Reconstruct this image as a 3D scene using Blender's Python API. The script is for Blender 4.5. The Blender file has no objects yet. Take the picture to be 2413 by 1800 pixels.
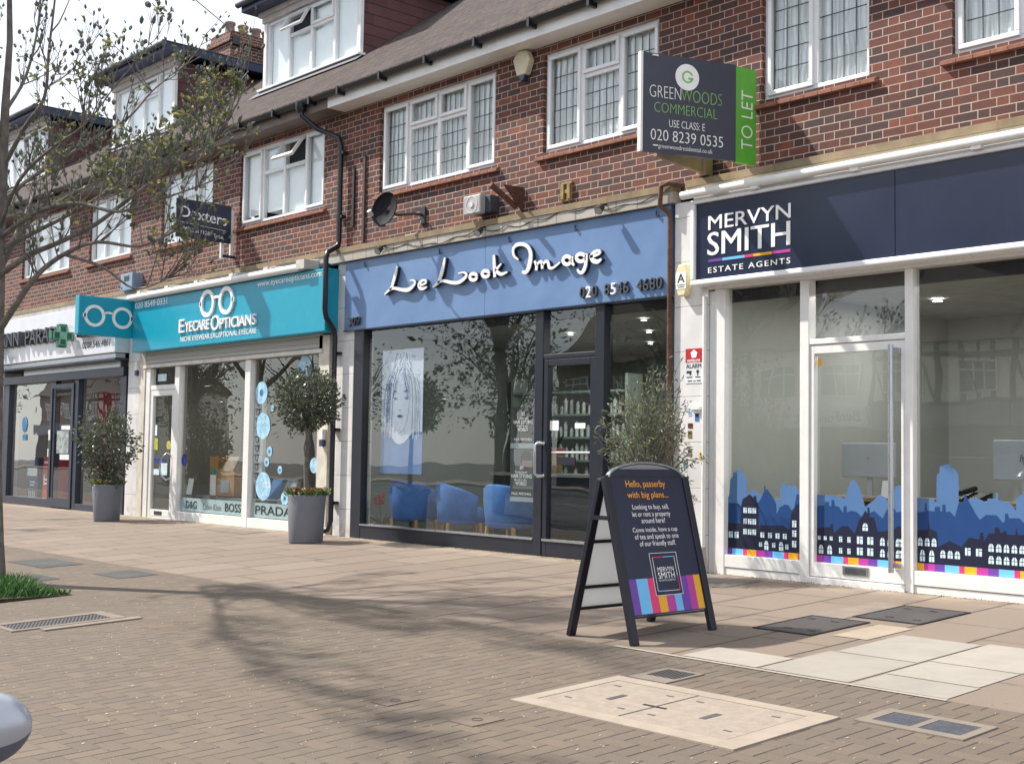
import bpy, bmesh, math, random
from mathutils import Vector, Matrix
rnd = random.Random(7)
S = bpy.context.scene
COL = S.collection
PI = math.pi
# ------------------------------------------------------------------ camera
cam = bpy.data.cameras.new('camera'); cam_o = bpy.data.objects.new('camera', cam); COL.objects.link(cam_o)
def cam_matrix(loc, yaw, pitch, roll):
    c, s = math.cos(yaw), math.sin(yaw); cp, sp = math.cos(pitch), math.sin(pitch); cr, sr = math.cos(roll), math.sin(roll)
    F = Vector((s*cp, c*cp, sp)); r = Vector((c, -s, 0)); u = r.cross(F)
    r2 = r*cr + u*sr; u2 = u*cr - r*sr
    return Matrix(((r2.x, u2.x, -F.x, loc[0]), (r2.y, u2.y, -F.y, loc[1]), (r2.z, u2.z, -F.z, loc[2]), (0, 0, 0, 1)))
cam_o.matrix_world = cam_matrix((0, -10, 1.11), math.radians(-47.7), math.radians(3.4), math.radians(0.89))
cam.sensor_width = 36; cam.lens = 36*2980/2413; cam.clip_end = 1000; cam.clip_start = .05
S.camera = cam_o
# ------------------------------------------------------------------ sky, sun, exposure
SUN = Vector((-.95, -.50, 1.15)).normalized()          # towards the sun
W = bpy.data.worlds.new('World'); S.world = W; W.use_nodes = True
wn = W.node_tree; bg = wn.nodes['Background']
sky = wn.nodes.new('ShaderNodeTexSky'); sky.sky_type = 'NISHITA'; sky.sun_disc = False
sky.sun_elevation = math.asin(SUN.z); sky.sun_rotation = math.atan2(SUN.x, SUN.y)
sky.air_density = 1.0; sky.dust_density = .6; sky.ozone_density = 1.0; sky.altitude = 0
# a thin veil of high cloud over the blue
ctc = wn.nodes.new('ShaderNodeTexCoord'); cmp_ = wn.nodes.new('ShaderNodeMapping'); cmp_.inputs['Scale'].default_value = (1, 1, 3)
cno = wn.nodes.new('ShaderNodeTexNoise'); cno.inputs['Scale'].default_value = 1.6; cno.inputs['Detail'].default_value = 5
crm = wn.nodes.new('ShaderNodeMapRange'); crm.inputs[1].default_value = .3; crm.inputs[2].default_value = .7; crm.inputs[3].default_value = .55; crm.inputs[4].default_value = .9
cmx = wn.nodes.new('ShaderNodeMix'); cmx.data_type = 'RGBA'; cmx.inputs[7].default_value = (9.3, 9.6, 10.2, 1)
wn.links.new(ctc.outputs['Generated'], cmp_.inputs[0]); wn.links.new(cmp_.outputs[0], cno.inputs['Vector']); wn.links.new(cno.outputs[0], crm.inputs[0])
wn.links.new(crm.outputs[0], cmx.inputs[0]); wn.links.new(sky.outputs[0], cmx.inputs[6])
wn.links.new(cmx.outputs[2], bg.inputs[0]); bg.inputs[1].default_value = .10
sl = bpy.data.lights.new('sun', 'SUN'); sl.energy = 4.7; sl.angle = math.radians(1.0); sl.color = (1, .94, .85)
so = bpy.data.objects.new('sun', sl); COL.objects.link(so)
so.rotation_euler = SUN.to_track_quat('Z', 'Y').to_euler(); so.location = (-20, -20, 40)
vs = S.view_settings; vs.view_transform = 'Standard'; vs.look = 'None'; vs.gamma = 1; vs.exposure = .6
S.cycles.max_bounces = 10; S.cycles.transparent_max_bounces = 24
S.cycles.sample_clamp_indirect = 6
GS = .045
def g(y): return GS*max(y, -9.)
# ------------------------------------------------------------------ node helpers
def lin(h):
    h = h.lstrip('#'); v = [int(h[i:i+2], 16)/255 for i in (0, 2, 4)]
    return tuple((c/12.92 if c <= .04045 else ((c+.055)/1.055)**2.4) for c in v)
class V:
    def __init__(s, nt, k): s.nt = nt; s.k = k
    def op(s, o, b=None, c=None, clamp=False):
        n = s.nt.nodes.new('ShaderNodeMath'); n.operation = o; n.use_clamp = clamp
        for i, x in enumerate((s, b, c)):
            if x is None: continue
            if isinstance(x, V): s.nt.links.new(x.k, n.inputs[i])
            else: n.inputs[i].default_value = x
        return V(s.nt, n.outputs[0])
    def __add__(s, b): return s.op('ADD', b)
    def __sub__(s, b): return s.op('SUBTRACT', b)
    def __mul__(s, b): return s.op('MULTIPLY', b)
    def __truediv__(s, b): return s.op('DIVIDE', b)
    def floor(s): return s.op('FLOOR')
    def abs(s): return s.op('ABSOLUTE')
    def min(s, b): return s.op('MINIMUM', b)
    def max(s, b): return s.op('MAXIMUM', b)
    def mod(s, b): return s.op('FLOORED_MODULO', b)
    def lt(s, b): return s.op('LESS_THAN', b)
    def gt(s, b): return s.op('GREATER_THAN', b)
    def step(s, a, b):
        n = s.nt.nodes.new('ShaderNodeMapRange'); s.nt.links.new(s.k, n.inputs[0]); n.inputs[1].default_value = a; n.inputs[2].default_value = b
        n.interpolation_type = 'SMOOTHSTEP'; return V(s.nt, n.outputs[0])
class Mat:
    def __init__(s, name, rough=.6, metal=0, spec=.5):
        s.m = bpy.data.materials.new(name); s.m.use_nodes = True; s.nt = s.m.node_tree
        s.b = s.nt.nodes['Principled BSDF']; s.b.inputs['Roughness'].default_value = rough
        s.b.inputs['Metallic'].default_value = metal; s.b.inputs['Specular IOR Level'].default_value = spec
    def pos(s, obj=False):
        if obj: k = s.nt.nodes.new('ShaderNodeTexCoord').outputs['Object']
        else: k = s.nt.nodes.new('ShaderNodeNewGeometry').outputs['Position']
        n = s.nt.nodes.new('ShaderNodeSeparateXYZ'); s.nt.links.new(k, n.inputs[0])
        s.pk = k
        return [V(s.nt, o) for o in n.outputs]
    def noise(s, scale, detail=4, rough=.6, vec=None, stretch=None):
        n = s.nt.nodes.new('ShaderNodeTexNoise'); n.inputs['Scale'].default_value = scale; n.inputs['Detail'].default_value = detail; n.inputs['Roughness'].default_value = rough
        k = vec
        if k is None:
            k = s.nt.nodes.new('ShaderNodeNewGeometry').outputs['Position']
        if stretch:
            mp = s.nt.nodes.new('ShaderNodeMapping'); mp.inputs['Scale'].default_value = stretch; s.nt.links.new(k, mp.inputs[0]); k = mp.outputs[0]
        s.nt.links.new(k, n.inputs['Vector'])
        return V(s.nt, n.outputs[0])
    def white(s, a, b):
        c = s.nt.nodes.new('ShaderNodeCombineXYZ'); s.nt.links.new(a.k, c.inputs[0]); s.nt.links.new(b.k, c.inputs[1])
        n = s.nt.nodes.new('ShaderNodeTexWhiteNoise'); n.noise_dimensions = '3D'; s.nt.links.new(c.outputs[0], n.inputs['Vector'])
        return V(s.nt, n.outputs['Value'])
    def island(s): return V(s.nt, s.nt.nodes.new('ShaderNodeNewGeometry').outputs['Random Per Island'])
    def ramp(s, f, stops):
        n = s.nt.nodes.new('ShaderNodeValToRGB'); e = n.color_ramp.elements
        while len(e) < len(stops): e.new(.5)
        for q, (p, c) in zip(e, stops): q.position = p; q.color = (*c, 1)
        s.nt.links.new(f.k, n.inputs[0]); return n.outputs[0]
    def mix(s, f, a, b, mode='MIX'):
        n = s.nt.nodes.new('ShaderNodeMix'); n.data_type = 'RGBA'; n.blend_type = mode; n.clamp_factor = True
        for i, x in ((0, f), (6, a), (7, b)):
            if isinstance(x, V): s.nt.links.new(x.k, n.inputs[i])
            elif isinstance(x, (int, float)): n.inputs[i].default_value = x
            elif isinstance(x, tuple): n.inputs[i].default_value = (*x, 1)
            else: s.nt.links.new(x, n.inputs[i])
        return n.outputs[2]
    def color(s, k):
        if isinstance(k, tuple): s.b.inputs['Base Color'].default_value = (*k, 1)
        else: s.nt.links.new(k, s.b.inputs['Base Color'])
    def rough(s, v): s.nt.links.new(v.k, s.b.inputs['Roughness'])
    def bump(s, h, dist=.01, strength=1.):
        n = s.nt.nodes.new('ShaderNodeBump'); n.inputs['Distance'].default_value = dist; n.inputs['Strength'].default_value = strength
        s.nt.links.new(h.k, n.inputs['Height']); s.nt.links.new(n.outputs[0], s.b.inputs['Normal'])
MC = {}
def plain(name, col, rough=.5, metal=0, var=.12, scale=6, bump=0, dirt=0, spec=.5):
    """painted / moulded surface: base colour with soft blotches, optional streaky grime"""
    if name in MC: return MC[name]
    M = Mat(name, rough, metal, spec); c = lin(col) if isinstance(col, str) else col
    n = M.noise(scale, 5)
    k = M.mix(n.step(.3, .7), tuple(x*(1-var) for x in c), tuple(min(1, x*(1+var)) for x in c))
    if dirt:
        d = M.noise(1.7, 6, .7, stretch=(3, 3, .7)).step(.5, .8)
        k = M.mix(d*dirt, k, tuple(x*.45 for x in (c[0], c[1]*.95, c[2]*.85)))
    M.color(k)
    r = M.noise(scale*3, 3); M.rough(r*.2+(rough-.1))
    if bump: M.bump(M.noise(scale*8, 4), .004, bump)
    MC[name] = M.m
    return M.m
# ------------------------------------------------------------------ mesh builder
class MB:
    def __init__(s): s.v = []; s.f = []; s.mi = []; s.sm = []
    def add(s, vs_, fs, mi=0, sm=False):
        o = len(s.v); s.v += [tuple(p) for p in vs_]
        for f in fs: s.f.append([o+i for i in f]); s.mi.append(mi); s.sm.append(sm)
        return s
    def box(s, x0, x1, y0, y1, z0, z1, mi=0):
        if x0 > x1: x0, x1 = x1, x0
        if y0 > y1: y0, y1 = y1, y0
        if z0 > z1: z0, z1 = z1, z0
        p = [(x, y, z) for z in (z0, z1) for y in (y0, y1) for x in (x0, x1)]
        return s.add(p, [(0, 2, 3, 1), (4, 5, 7, 6), (0, 1, 5, 4), (2, 6, 7, 3), (0, 4, 6, 2), (1, 3, 7, 5)], mi)
    def obox(s, c, ax, h, mi=0):
        c = Vector(c); A = [Vector(a).normalized()*k for a, k in zip(ax, h)]
        p = [c + A[0]*x + A[1]*y + A[2]*z for z in (-1, 1) for y in (-1, 1) for x in (-1, 1)]
        f = [(0, 2, 3, 1), (4, 5, 7, 6), (0, 1, 5, 4), (2, 6, 7, 3), (0, 4, 6, 2), (1, 3, 7, 5)]
        if A[0].cross(A[1]).dot(A[2]) < 0: f = [q[::-1] for q in f]
        return s.add(p, f, mi)
    def bar(s, a, b, w, h=None, up=(0, 0, 1), mi=0):
        a, b = Vector(a), Vector(b); d = b-a; L = d.length; d.normalize(); u = Vector(up)
        if abs(d.dot(u)) > .98: u = Vector((1, 0, 0))
        x = d.cross(u).normalized(); y = x.cross(d)
        return s.obox((a+b)/2, (x, d, y), (w/2, L/2, (h or w)/2), mi)
    def poly(s, pts, mi=0): return s.add(pts, [tuple(range(len(pts)))], mi)
    def prism(s, pts, d, mi=0):
        """closed outline extruded by vector d"""
        n = len(pts); d = Vector(d); p = [Vector(q) for q in pts]; q = [a+d for a in p]
        return s.add(p+q, [tuple(range(n))[::-1], tuple(range(n, 2*n))] + [(i, (i+1) % n, n+(i+1) % n, n+i) for i in range(n)], mi)
    def tube(s, path, r, n=8, mi=0, sm=True, cap=True):
        P = [Vector(p) for p in path]; m = len(P)
        R = r if isinstance(r, (list, tuple)) else [r]*m
        rings = []; prev = None
        for i in range(m):
            d = (P[min(i+1, m-1)]-P[max(i-1, 0)])
            if d.length < 1e-9: d = Vector((0, 0, 1))
            d.normalize()
            if prev is None:
                a = d.cross(Vector((0, 0, 1)) if abs(d.z) < .95 else Vector((1, 0, 0))).normalized()
            else:
                a = prev - d*prev.dot(d)
                a = a.normalized() if a.length > 1e-6 else d.orthogonal().normalized()
            prev = a; b = d.cross(a)
            rings.append([P[i]+(a*math.cos(t)+b*math.sin(t))*R[i] for t in (2*PI*k/n for k in range(n))])
        vs_ = [q for rg in rings for q in rg]
        fs = [(i*n+k, i*n+(k+1) % n, (i+1)*n+(k+1) % n, (i+1)*n+k) for i in range(m-1) for k in range(n)]
        s.add(vs_, fs, mi, sm)
        if cap:
            s.add(rings[0], [tuple(range(n))[::-1]], mi); s.add(rings[-1], [tuple(range(n))], mi)
        return s
    def lathe(s, prof, c, n=32, mi=0, sm=True):
        cx, cy, cz = c
        vs_ = [(cx+r*math.cos(2*PI*k/n), cy+r*math.sin(2*PI*k/n), cz+z) for r, z in prof for k in range(n)]
        m = len(prof)
        return s.add(vs_, [(i*n+k, i*n+(k+1) % n, (i+1)*n+(k+1) % n, (i+1)*n+k) for i in range(m-1) for k in range(n)], mi, sm)
    def disc(s, c, r, ax, n=24, th=.004, mi=0, sx=1.):
        c = Vector(c); u, v = Vector(ax[0]), Vector(ax[1]); nn = u.cross(v)
        return s.prism([c+u*(r*sx*math.cos(2*PI*k/n))+v*(r*math.sin(2*PI*k/n)) for k in range(n)], nn*th, mi)
    def ring(s, c, r, w, ax, n=32, th=.006, mi=0):
        c = Vector(c); u, v = Vector(ax[0]), Vector(ax[1]); nn = u.cross(v)*th
        o = [c+u*((r+w/2)*math.cos(2*PI*k/n))+v*((r+w/2)*math.sin(2*PI*k/n)) for k in range(n)]
        i_ = [c+u*((r-w/2)*math.cos(2*PI*k/n))+v*((r-w/2)*math.sin(2*PI*k/n)) for k in range(n)]
        vs_ = o+i_+[p+nn for p in o]+[p+nn for p in i_]; f = []
        for k in range(n):
            j = (k+1) % n
            f += [(2*n+k, 2*n+j, 3*n+j, 3*n+k), (k, j, 2*n+j, 2*n+k), (n+j, n+k, 3*n+k, 3*n+j)]
        return s.add(vs_, f, mi)
    def stroke(s, pts, ax, y, th=.03, mi=0):
        """brush stroke: (x, z, width) triples on the facade plane"""
        P = [(Vector((p[0], 0, p[1])), p[2]) for p in smooth_path(pts)]; L, R = [], []
        m = len(P)
        for i, (p, w) in enumerate(P):
            d = P[min(i+1, m-1)][0]-P[max(i-1, 0)][0]
            d = d.normalized() if d.length > 1e-9 else Vector((1, 0, 0))
            q = Vector((-d.z, 0, d.x))
            L.append(p+q*w); R.append(p-q*w)
        n = m
        A = [Vector((p.x, y, p.z)) for p in L]; B = [Vector((p.x, y, p.z)) for p in R]
        C_ = [p-Vector((0, th, 0)) for p in A]; D = [p-Vector((0, th, 0)) for p in B]
        vs_ = A+B+C_+D; f = []
        for i in range(n-1):
            f += [(2*n+i, 2*n+i+1, 3*n+i+1, 3*n+i)[::1], (i, i+1, 2*n+i+1, 2*n+i), (n+i+1, n+i, 3*n+i, 3*n+i+1)]
        f += [(0, 2*n, 3*n, n), (n-1, 2*n-1, 4*n-1, 3*n-1)]
        return s.add(vs_, f, mi)
    def build(s, name, mats, parent=None, at=None, bevel=0, fix=False):
        if not isinstance(mats, (list, tuple)): mats = [mats]
        off = Vector(at) if at is not None else (root_loc(parent) if parent is not None else Vector((0, 0, 0)))
        me = bpy.data.meshes.new(name)
        me.from_pydata([tuple(Vector(p)-off) for p in s.v], [], s.f)
        for m in mats: me.materials.append(m)
        me.polygons.foreach_set('material_index', s.mi); me.polygons.foreach_set('use_smooth', s.sm)
        if fix:
            b = bmesh.new(); b.from_mesh(me); bmesh.ops.remove_doubles(b, verts=b.verts, dist=1e-5); bmesh.ops.recalc_face_normals(b, faces=b.faces); b.to_mesh(me); b.free()
        me.update()
        o = bpy.data.objects.new(name, me); COL.objects.link(o)
        if parent is not None: o.parent = parent
        elif at is not None: o.location = at
        if bevel:
            md = o.modifiers.new('bevel', 'BEVEL'); md.width = bevel; md.segments = 2; md.limit_method = 'ANGLE'
        return o
def root_loc(o):
    while o.parent is not None: o = o.parent
    return Vector(o.location)
def smooth_path(p, k=4):
    out = []
    for i in range(len(p)-1):
        a = p[max(i-1, 0)]; b = p[i]; c = p[i+1]; d = p[min(i+2, len(p)-1)]
        for j in range(k):
            t = j/k
            out.append(tuple(.5*((2*b[q])+(-a[q]+c[q])*t+(2*a[q]-5*b[q]+4*c[q]-d[q])*t*t+(-a[q]+3*b[q]-3*c[q]+d[q])*t**3) for q in range(len(b))))
    out.append(tuple(p[-1])); return out
def tag(o, label, cat, group=None):
    o['label'] = label; o['category'] = cat
    if group: o['group'] = group
    return o
def thing(name, label, cat, loc, group=None):
    o = bpy.data.objects.new(name, None); COL.objects.link(o); o.location = loc; o.empty_display_size = .2
    return tag(o, label, cat, group)
def struct(o): o['kind'] = 'structure'; return o
# ------------------------------------------------------------------ lettering
TC = {}
def glyphs(s, weight=0., space=1., shear=0.):
    key = (s, weight, space, shear)
    if key in TC: return TC[key]
    cu = bpy.data.curves.new('t', 'FONT'); cu.body = s; cu.size = 1; cu.offset = weight; cu.space_character = space; cu.shear = shear; cu.resolution_u = 3
    o = bpy.data.objects.new('t', cu); COL.objects.link(o); bpy.context.view_layer.update()
    me = bpy.data.meshes.new_from_object(o.evaluated_get(bpy.context.evaluated_depsgraph_get()))
    v = [(p.co.x, p.co.y) for p in me.vertices]; f = [list(q.vertices) for q in me.polygons]
    bpy.data.objects.remove(o); bpy.data.curves.remove(cu); bpy.data.meshes.remove(me)
    x0, x1 = min(p[0] for p in v), max(p[0] for p in v); y0, y1 = min(p[1] for p in v), max(p[1] for p in v)
    v = [((p[0]-x0)/(x1-x0), (p[1]-y0)/(y1-y0)) for p in v]
    cnt = {}
    for q in f:
        for i in range(len(q)):
            e = (q[i], q[(i+1) % len(q)]); cnt[e] = 1
    edges = [e for e in cnt if (e[1], e[0]) not in cnt]
    TC[key] = (v, f, edges); return TC[key]
def text(mb, s, o, u, v, w, h, th=.003, mi=0, weight=0., space=1., shear=0., sides=True, skew=0.):
    """string fitted into the box o + [0,w]u + [0,h]v, raised by th along u x v"""
    if weight > 0:                       # bolder: close copies, each a hair lower than the one before
        k_ = weight*h*.9; nb = 3
        for i in range(nb):
            q = (i/(nb-1)-.5)*2*k_
            text(mb, s, Vector(o)+Vector(u).normalized()*(k_+q), u, v, w-2*k_, h, th-.0004*i, mi, 0., space, shear, sides and i == 0, skew)
        return
    P, F, E_ = glyphs(s, weight, space, shear); o, u, v = Vector(o), Vector(u).normalized(), Vector(v).normalized(); n = u.cross(v)*th
    A = [o+u*(p[0]*w)+v*(p[1]*h+p[0]*skew) for p in P]
    def nrm(f): return (A[f[1]]-A[f[0]]).cross(A[f[2]]-A[f[0]]).dot(n) > 0
    mb.add([a+n for a in A], [f if nrm(f) else f[::-1] for f in F], mi)
    if sides: mb.add(A+[a+n for a in A], [(a, b, len(A)+b, len(A)+a) for a, b in E_], mi)
X, Y, Z = Vector((1, 0, 0)), Vector((0, 1, 0)), Vector((0, 0, 1))
def ftext(mb, s, x0, x1, z0, z1, y, th=.003, **k): text(mb, s, (x0, y, z0), X, Z, x1-x0, z1-z0, th, **k)
# ------------------------------------------------------------------ materials
def mat_brick():
    M = Mat('flemish_brick', .85); x, y, z = M.pos()
    h, P, st = .0775, .3375, .2275
    w = M.noise(1.3, 2)*.012; z = z+w; x = x+y*.9+M.noise(2.1, 2)*.012
    row = (z/h).floor(); fv = z-row*h
    u = x+row.mod(2.)*(P/2); cell = (u/P).floor(); f = u-cell*P
    hd = f.gt(st)
    d = f.min((f*-1.)+P).min((f-st).abs()).min(fv.min((fv*-1.)+h))
    d = d+M.noise(60, 3)*.004-.002
    brick = d.step(.0035, .0065)
    rv = M.white(cell*2.+hd, row); rv2 = M.white(row+37., cell*2.+hd)
    c = M.ramp(rv+hd*.10, [(0, (.050, .028, .028)), (.3, (.072, .032, .029)), (.52, (.112, .036, .027)), (.82, (.150, .045, .030)), (1, (.22, .064, .037))])
    c = M.mix(M.noise(9, 4).step(.35, .75)*.5, c, (.045, .028, .030))
    c = M.mix(M.noise(90, 3).step(.4, .75)*.35, c, (.2, .12, .10))
    c = M.mix(M.noise(.8, 6, .7, stretch=(1.6, 1, .5)).step(.48, .78)*.55, c, (.035, .027, .028))
    mort = M.mix(M.noise(5, 4).step(.3, .7), (.40, .30, .245), (.51, .40, .325))
    mort = M.mix(M.noise(1.1, 4).step(.5, .8)*.45, mort, (.22, .18, .16))
    M.color(M.mix(brick, mort, c))
    M.bump((brick*-.5)+M.noise(120, 3)*.25+rv2*.25, .012, .8)
    return M.m
def mat_tiles():
    M = Mat('clay_roof_tiles', .9); x, y, z = M.pos()
    v = z/.588; h = .105; row = (v/h).floor(); fv = v-row*h
    u = x+row.mod(2.)*.085+M.white(row, row*.5)*.03; cell = (u/.17).floor(); f = u-cell*.17
    e = f.min((f*-1.)+.17).step(.002, .007)
    rv = M.white(cell, row)
    c = M.ramp(rv, [(0, (.045, .034, .034)), (.5, (.068, .048, .045)), (1, (.095, .064, .055))])
    c = M.mix(M.noise(1.6, 6, .7).step(.42, .75)*.8, c, (.115, .085, .068))
    c = M.mix(M.noise(22, 4).step(.55, .8)*.7, c, (.05, .04, .037))
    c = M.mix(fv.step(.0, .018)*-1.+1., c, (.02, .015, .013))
    c = M.mix(M.noise(26, 3).step(.58, .68)*.6, c, (.15, .115, .10)); c = M.mix(M.noise(17, 4).step(.56, .66)*.75, c, (.025, .02, .02))
    M.color(M.mix(e, (.03, .022, .02), c))
    M.bump((fv*-6.)+rv*.7+e*.25+M.noise(24, 4)*2.2, .03, 1.)
    return M.m
def mat_hung():
    M = Mat('hung_tile_cheek', .8); x, y, z = M.pos()
    h = .17; row = (z/h).floor(); fv = z-row*h
    u = y+row.mod(2.)*.12; cell = (u/.24).floor()
    rv = M.white(cell, row)
    c = M.mix(rv, (.085, .034, .034), (.125, .05, .046))
    M.color(M.mix(fv.step(.006, .022), (.018, .010, .011), c)); M.bump(fv*-4., .02, 1.)
    return M.m
def mat_slabs():
    M = Mat('pavement_slabs', .85); x, y, z = M.pos()
    L = .915; W_ = .605
    xx = x+.02+M.noise(.7, 2)*.03; col = (xx/W_).floor(); fx = xx-col*W_
    yy = y+M.white(col, col*.37)*.5+col.mod(2.)*.45; cell = (yy/L).floor(); fy = yy-cell*L
    dx = fx.min((fx*-1.)+W_); dy = fy.min((fy*-1.)+L)
    jx = dx.step(.005, .013); jy = dy.step(.004, .011)
    j = jx.min(jy*.75+.25+M.noise(3, 2).step(.45, .6)*.4).min(1.)
    rv = M.white(col, cell)
    c = M.ramp(rv, [(0, (.172, .132, .102)), (.4, (.186, .143, .110)), (.75, (.196, .151, .116)), (1, (.214, .165, .127))])
    c = M.mix(M.noise(.9, 6, .65).step(.42, .72)*.4, c, (.195, .158, .130))
    c = M.mix(M.noise(7, 5, .7).step(.55, .8)*.3, c, (.185, .145, .118))
    c = M.mix(M.noise(160, 2).step(.45, .75)*.25, c, (.34, .28, .23))
    sp = M.noise(14, 2).step(.70, .74); c = M.mix(sp*.5, c, (.11, .09, .08))
    yy2 = y.step(-.55, -.08); c = M.mix(yy2*.45*M.noise(3.2, 5).step(.3, .65), c, (.42, .345, .25))
    gr = (dx.min(dy).step(.0, .07)*-1.+1.)*M.noise(4, 5).step(.4, .7); c = M.mix(gr*.45, c, (.11, .088, .07))
    M.color(M.mix(j, (.045, .035, .03), c))
    M.bump(j*.8+rv*.25+M.noise(80, 4)*.18, .012, .7)
    return M.m
def mat_blocks():
    M = Mat('herringbone_blocks', .88); x, y, z = M.pos()
    w = .102
    xx = (x+M.noise(1.1, 2)*.025)/w; yy = (y+M.noise(1.3, 2)*.025)/w
    i = xx.floor(); j = yy.floor(); fx = xx-i; fy = yy-j
    s_ = (i-j).mod(4.)
    e0 = (s_-0.).abs().lt(.5); e1 = (s_-1.).abs().lt(.5); e2 = (s_-2.).abs().lt(.5); e3 = (s_-3.).abs().lt(.5)
    dL = fx+e1*9.; dR = (fx*-1.)+1.+e0*9.; dB = fy+e2*9.; dT = (fy*-1.)+1.+e3*9.
    n1 = M.noise(45, 3)*.05-.025
    gap = M.white(i-e1+11., j-e2)*.75+.25; along = (dL.min(dR)+n1).step(.025, .085)         # joints running away from the camera: the shade the sun casts into them is painted dark
    across = (dB.min(dT)+n1).step(.02, .07)
    rv = M.white(i-e1, j-e2)
    c = M.ramp(rv, [(0, (.112, .085, .063)), (.5, (.126, .096, .070)), (.85, (.136, .103, .074)), (1, (.152, .112, .079))])
    c = M.mix(M.noise(.7, 6, .65).step(.4, .75)*.55, c, (.108, .090, .072))
    c = M.mix(M.noise(2.7, 4).step(.5, .8)*.3, c, (.14, .122, .085))
    c = M.mix(M.noise(140, 3).step(.4, .8)*.45, c, (.18, .15, .125))
    sp = M.noise(11, 2).step(.70, .74); c = M.mix(sp*.5, c, (.07, .06, .055))
    c = M.mix(((across*-1.)+1.)*gap*.5, c, (.12, .098, .082))
    M.color(M.mix(((along*-1.)+1.)*gap, c, (.03, .024, .02)))
    M.bump(along.min(across*.5+.5)*.6+rv*.35+M.noise(90, 4)*.2, .012, .8)
    return M.m
def mat_glass():
    m = bpy.data.materials.new('shop_glass'); m.use_nodes = True; nt = m.node_tree; nt.nodes.clear()
    out = nt.nodes.new('ShaderNodeOutputMaterial'); mx = nt.nodes.new('ShaderNodeMixShader')
    t = nt.nodes.new('ShaderNodeBsdfTransparent'); t.inputs[0].default_value = (.90, .94, .93, 1)
    gl = nt.nodes.new('ShaderNodeBsdfGlossy'); gl.inputs['Roughness'].default_value = .0; gl.inputs[0].default_value = (.97, 1, .99, 1)
    gq = nt.nodes.new('ShaderNodeNewGeometry'); dt = nt.nodes.new('ShaderNodeVectorMath'); dt.operation = 'DOT_PRODUCT'
    nt.links.new(gq.outputs['Incoming'], dt.inputs[0]); nt.links.new(gq.outputs['Normal'], dt.inputs[1])
    c1 = (V(nt, dt.outputs['Value']).abs()*-1.)+1.; f = (c1.op('POWER', 5.)*.96+.042)*2.4; f = f.min(1.)      # both faces of the sheet, same from either side
    no = nt.nodes.new('ShaderNodeTexNoise'); no.inputs['Scale'].default_value = 1.4; no.inputs['Detail'].default_value = 1
    ge = nt.nodes.new('ShaderNodeNewGeometry'); nt.links.new(ge.outputs['Position'], no.inputs['Vector'])
    bu = nt.nodes.new('ShaderNodeBump'); bu.inputs['Distance'].default_value = .004; bu.inputs['Strength'].default_value = .5
    nt.links.new(no.outputs[0], bu.inputs['Height']); nt.links.new(bu.outputs[0], gl.inputs['Normal'])
    nt.links.new(f.k, mx.inputs[0]); nt.links.new(t.outputs[0], mx.inputs[1]); nt.links.new(gl.outputs[0], mx.inputs[2]); nt.links.new(mx.outputs[0], out.inputs[0])
    return m
def mat_leaf(name, stops, rough=.5, transl=.25):
    M = Mat(name, rough); r = M.island()
    k = M.ramp(r, stops); M.color(k)
    tr = M.nt.nodes.new('ShaderNodeBsdfTranslucent'); M.nt.links.new(k, tr.inputs[0])
    mx = M.nt.nodes.new('ShaderNodeMixShader'); mx.inputs[0].default_value = transl
    M.nt.links.new(M.b.outputs[0], mx.inputs[1]); M.nt.links.new(tr.outputs[0], mx.inputs[2])
    M.nt.links.new(mx.outputs[0], M.nt.nodes['Material Output'].inputs[0]); return M.m
def mat_emit(name, col, e):
    M = Mat(name); M.color(col); M.b.inputs['Emission Color'].default_value = (*col, 1); M.b.inputs['Emission Strength'].default_value = e; return M.m
def mat_fold(name, col, period, amp=.25, rough=.9):
    """cloth with vertical folds"""
    M = Mat(name, rough); x, y, z = M.pos()
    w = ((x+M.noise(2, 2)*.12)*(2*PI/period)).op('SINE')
    c = lin(col); M.color(M.mix(w*.5+.5, tuple(v*(1-amp) for v in c), c)); M.bump(w, .02, 1.); return M.m  # shade of the folds is painted into the colour along the same wave
def mat_treadplate():
    M = Mat('cast_iron_tread', .55, .6); x, y, z = M.pos()
    a = ((x/.045).floor()+(y/.045).floor()).mod(2.)
    fx = (x/.045)-(x/.045).floor(); fy = (y/.045)-(y/.045).floor()
    ew = a*((fx-.5).abs().lt(.17)*(fy-.5).abs().lt(.42))+((a*-1.)+1.)*((fy-.5).abs().lt(.17)*(fx-.5).abs().lt(.42))
    M.color(M.mix(ew, (.075, .068, .066), (.16, .145, .14))); M.bump(ew+M.noise(40, 3)*.4, .006, 1.); return M.m
def mat_grate():
    M = Mat('cast_iron_grate', .6, .4); x, y, z = M.pos()
    f = (x*.5+y)/.03; s_ = (f-f.floor()).gt(.45)
    M.color(M.mix(s_, (.012, .012, .012), (.10, .095, .092))); M.bump(s_, .01, 1.); return M.m
def mat_shutter():
    M = Mat('shutter_slats', .45, .2); x, y, z = M.pos()
    f = z/.062; w = (f-f.floor()); c = w.step(0., .12)
    M.color(M.mix(c, (.10, .09, .08), (.50, .475, .44))); M.bump((w*6.28).op('SINE')*.5+c, .012, .8); return M.m
def mat_tileband():
    M = Mat('glazed_band_tile', .4); x, y, z = M.pos()
    f = x/.305+.3; d = (f-f.floor()); j = d.min((d*-1.)+1.).step(.006, .016)
    c = M.mix(M.noise(1.5, 5).step(.3, .75), (.36, .33, .285), (.47, .44, .39))
    c = M.mix(M.noise(7, 5, .7, stretch=(1, 1, .25)).step(.55, .8)*.6, c, (.17, .15, .13))
    M.color(M.mix(j, (.035, .03, .028), c)); M.bump(j+M.noise(20)*.2, .006, .8); return M.m
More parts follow.
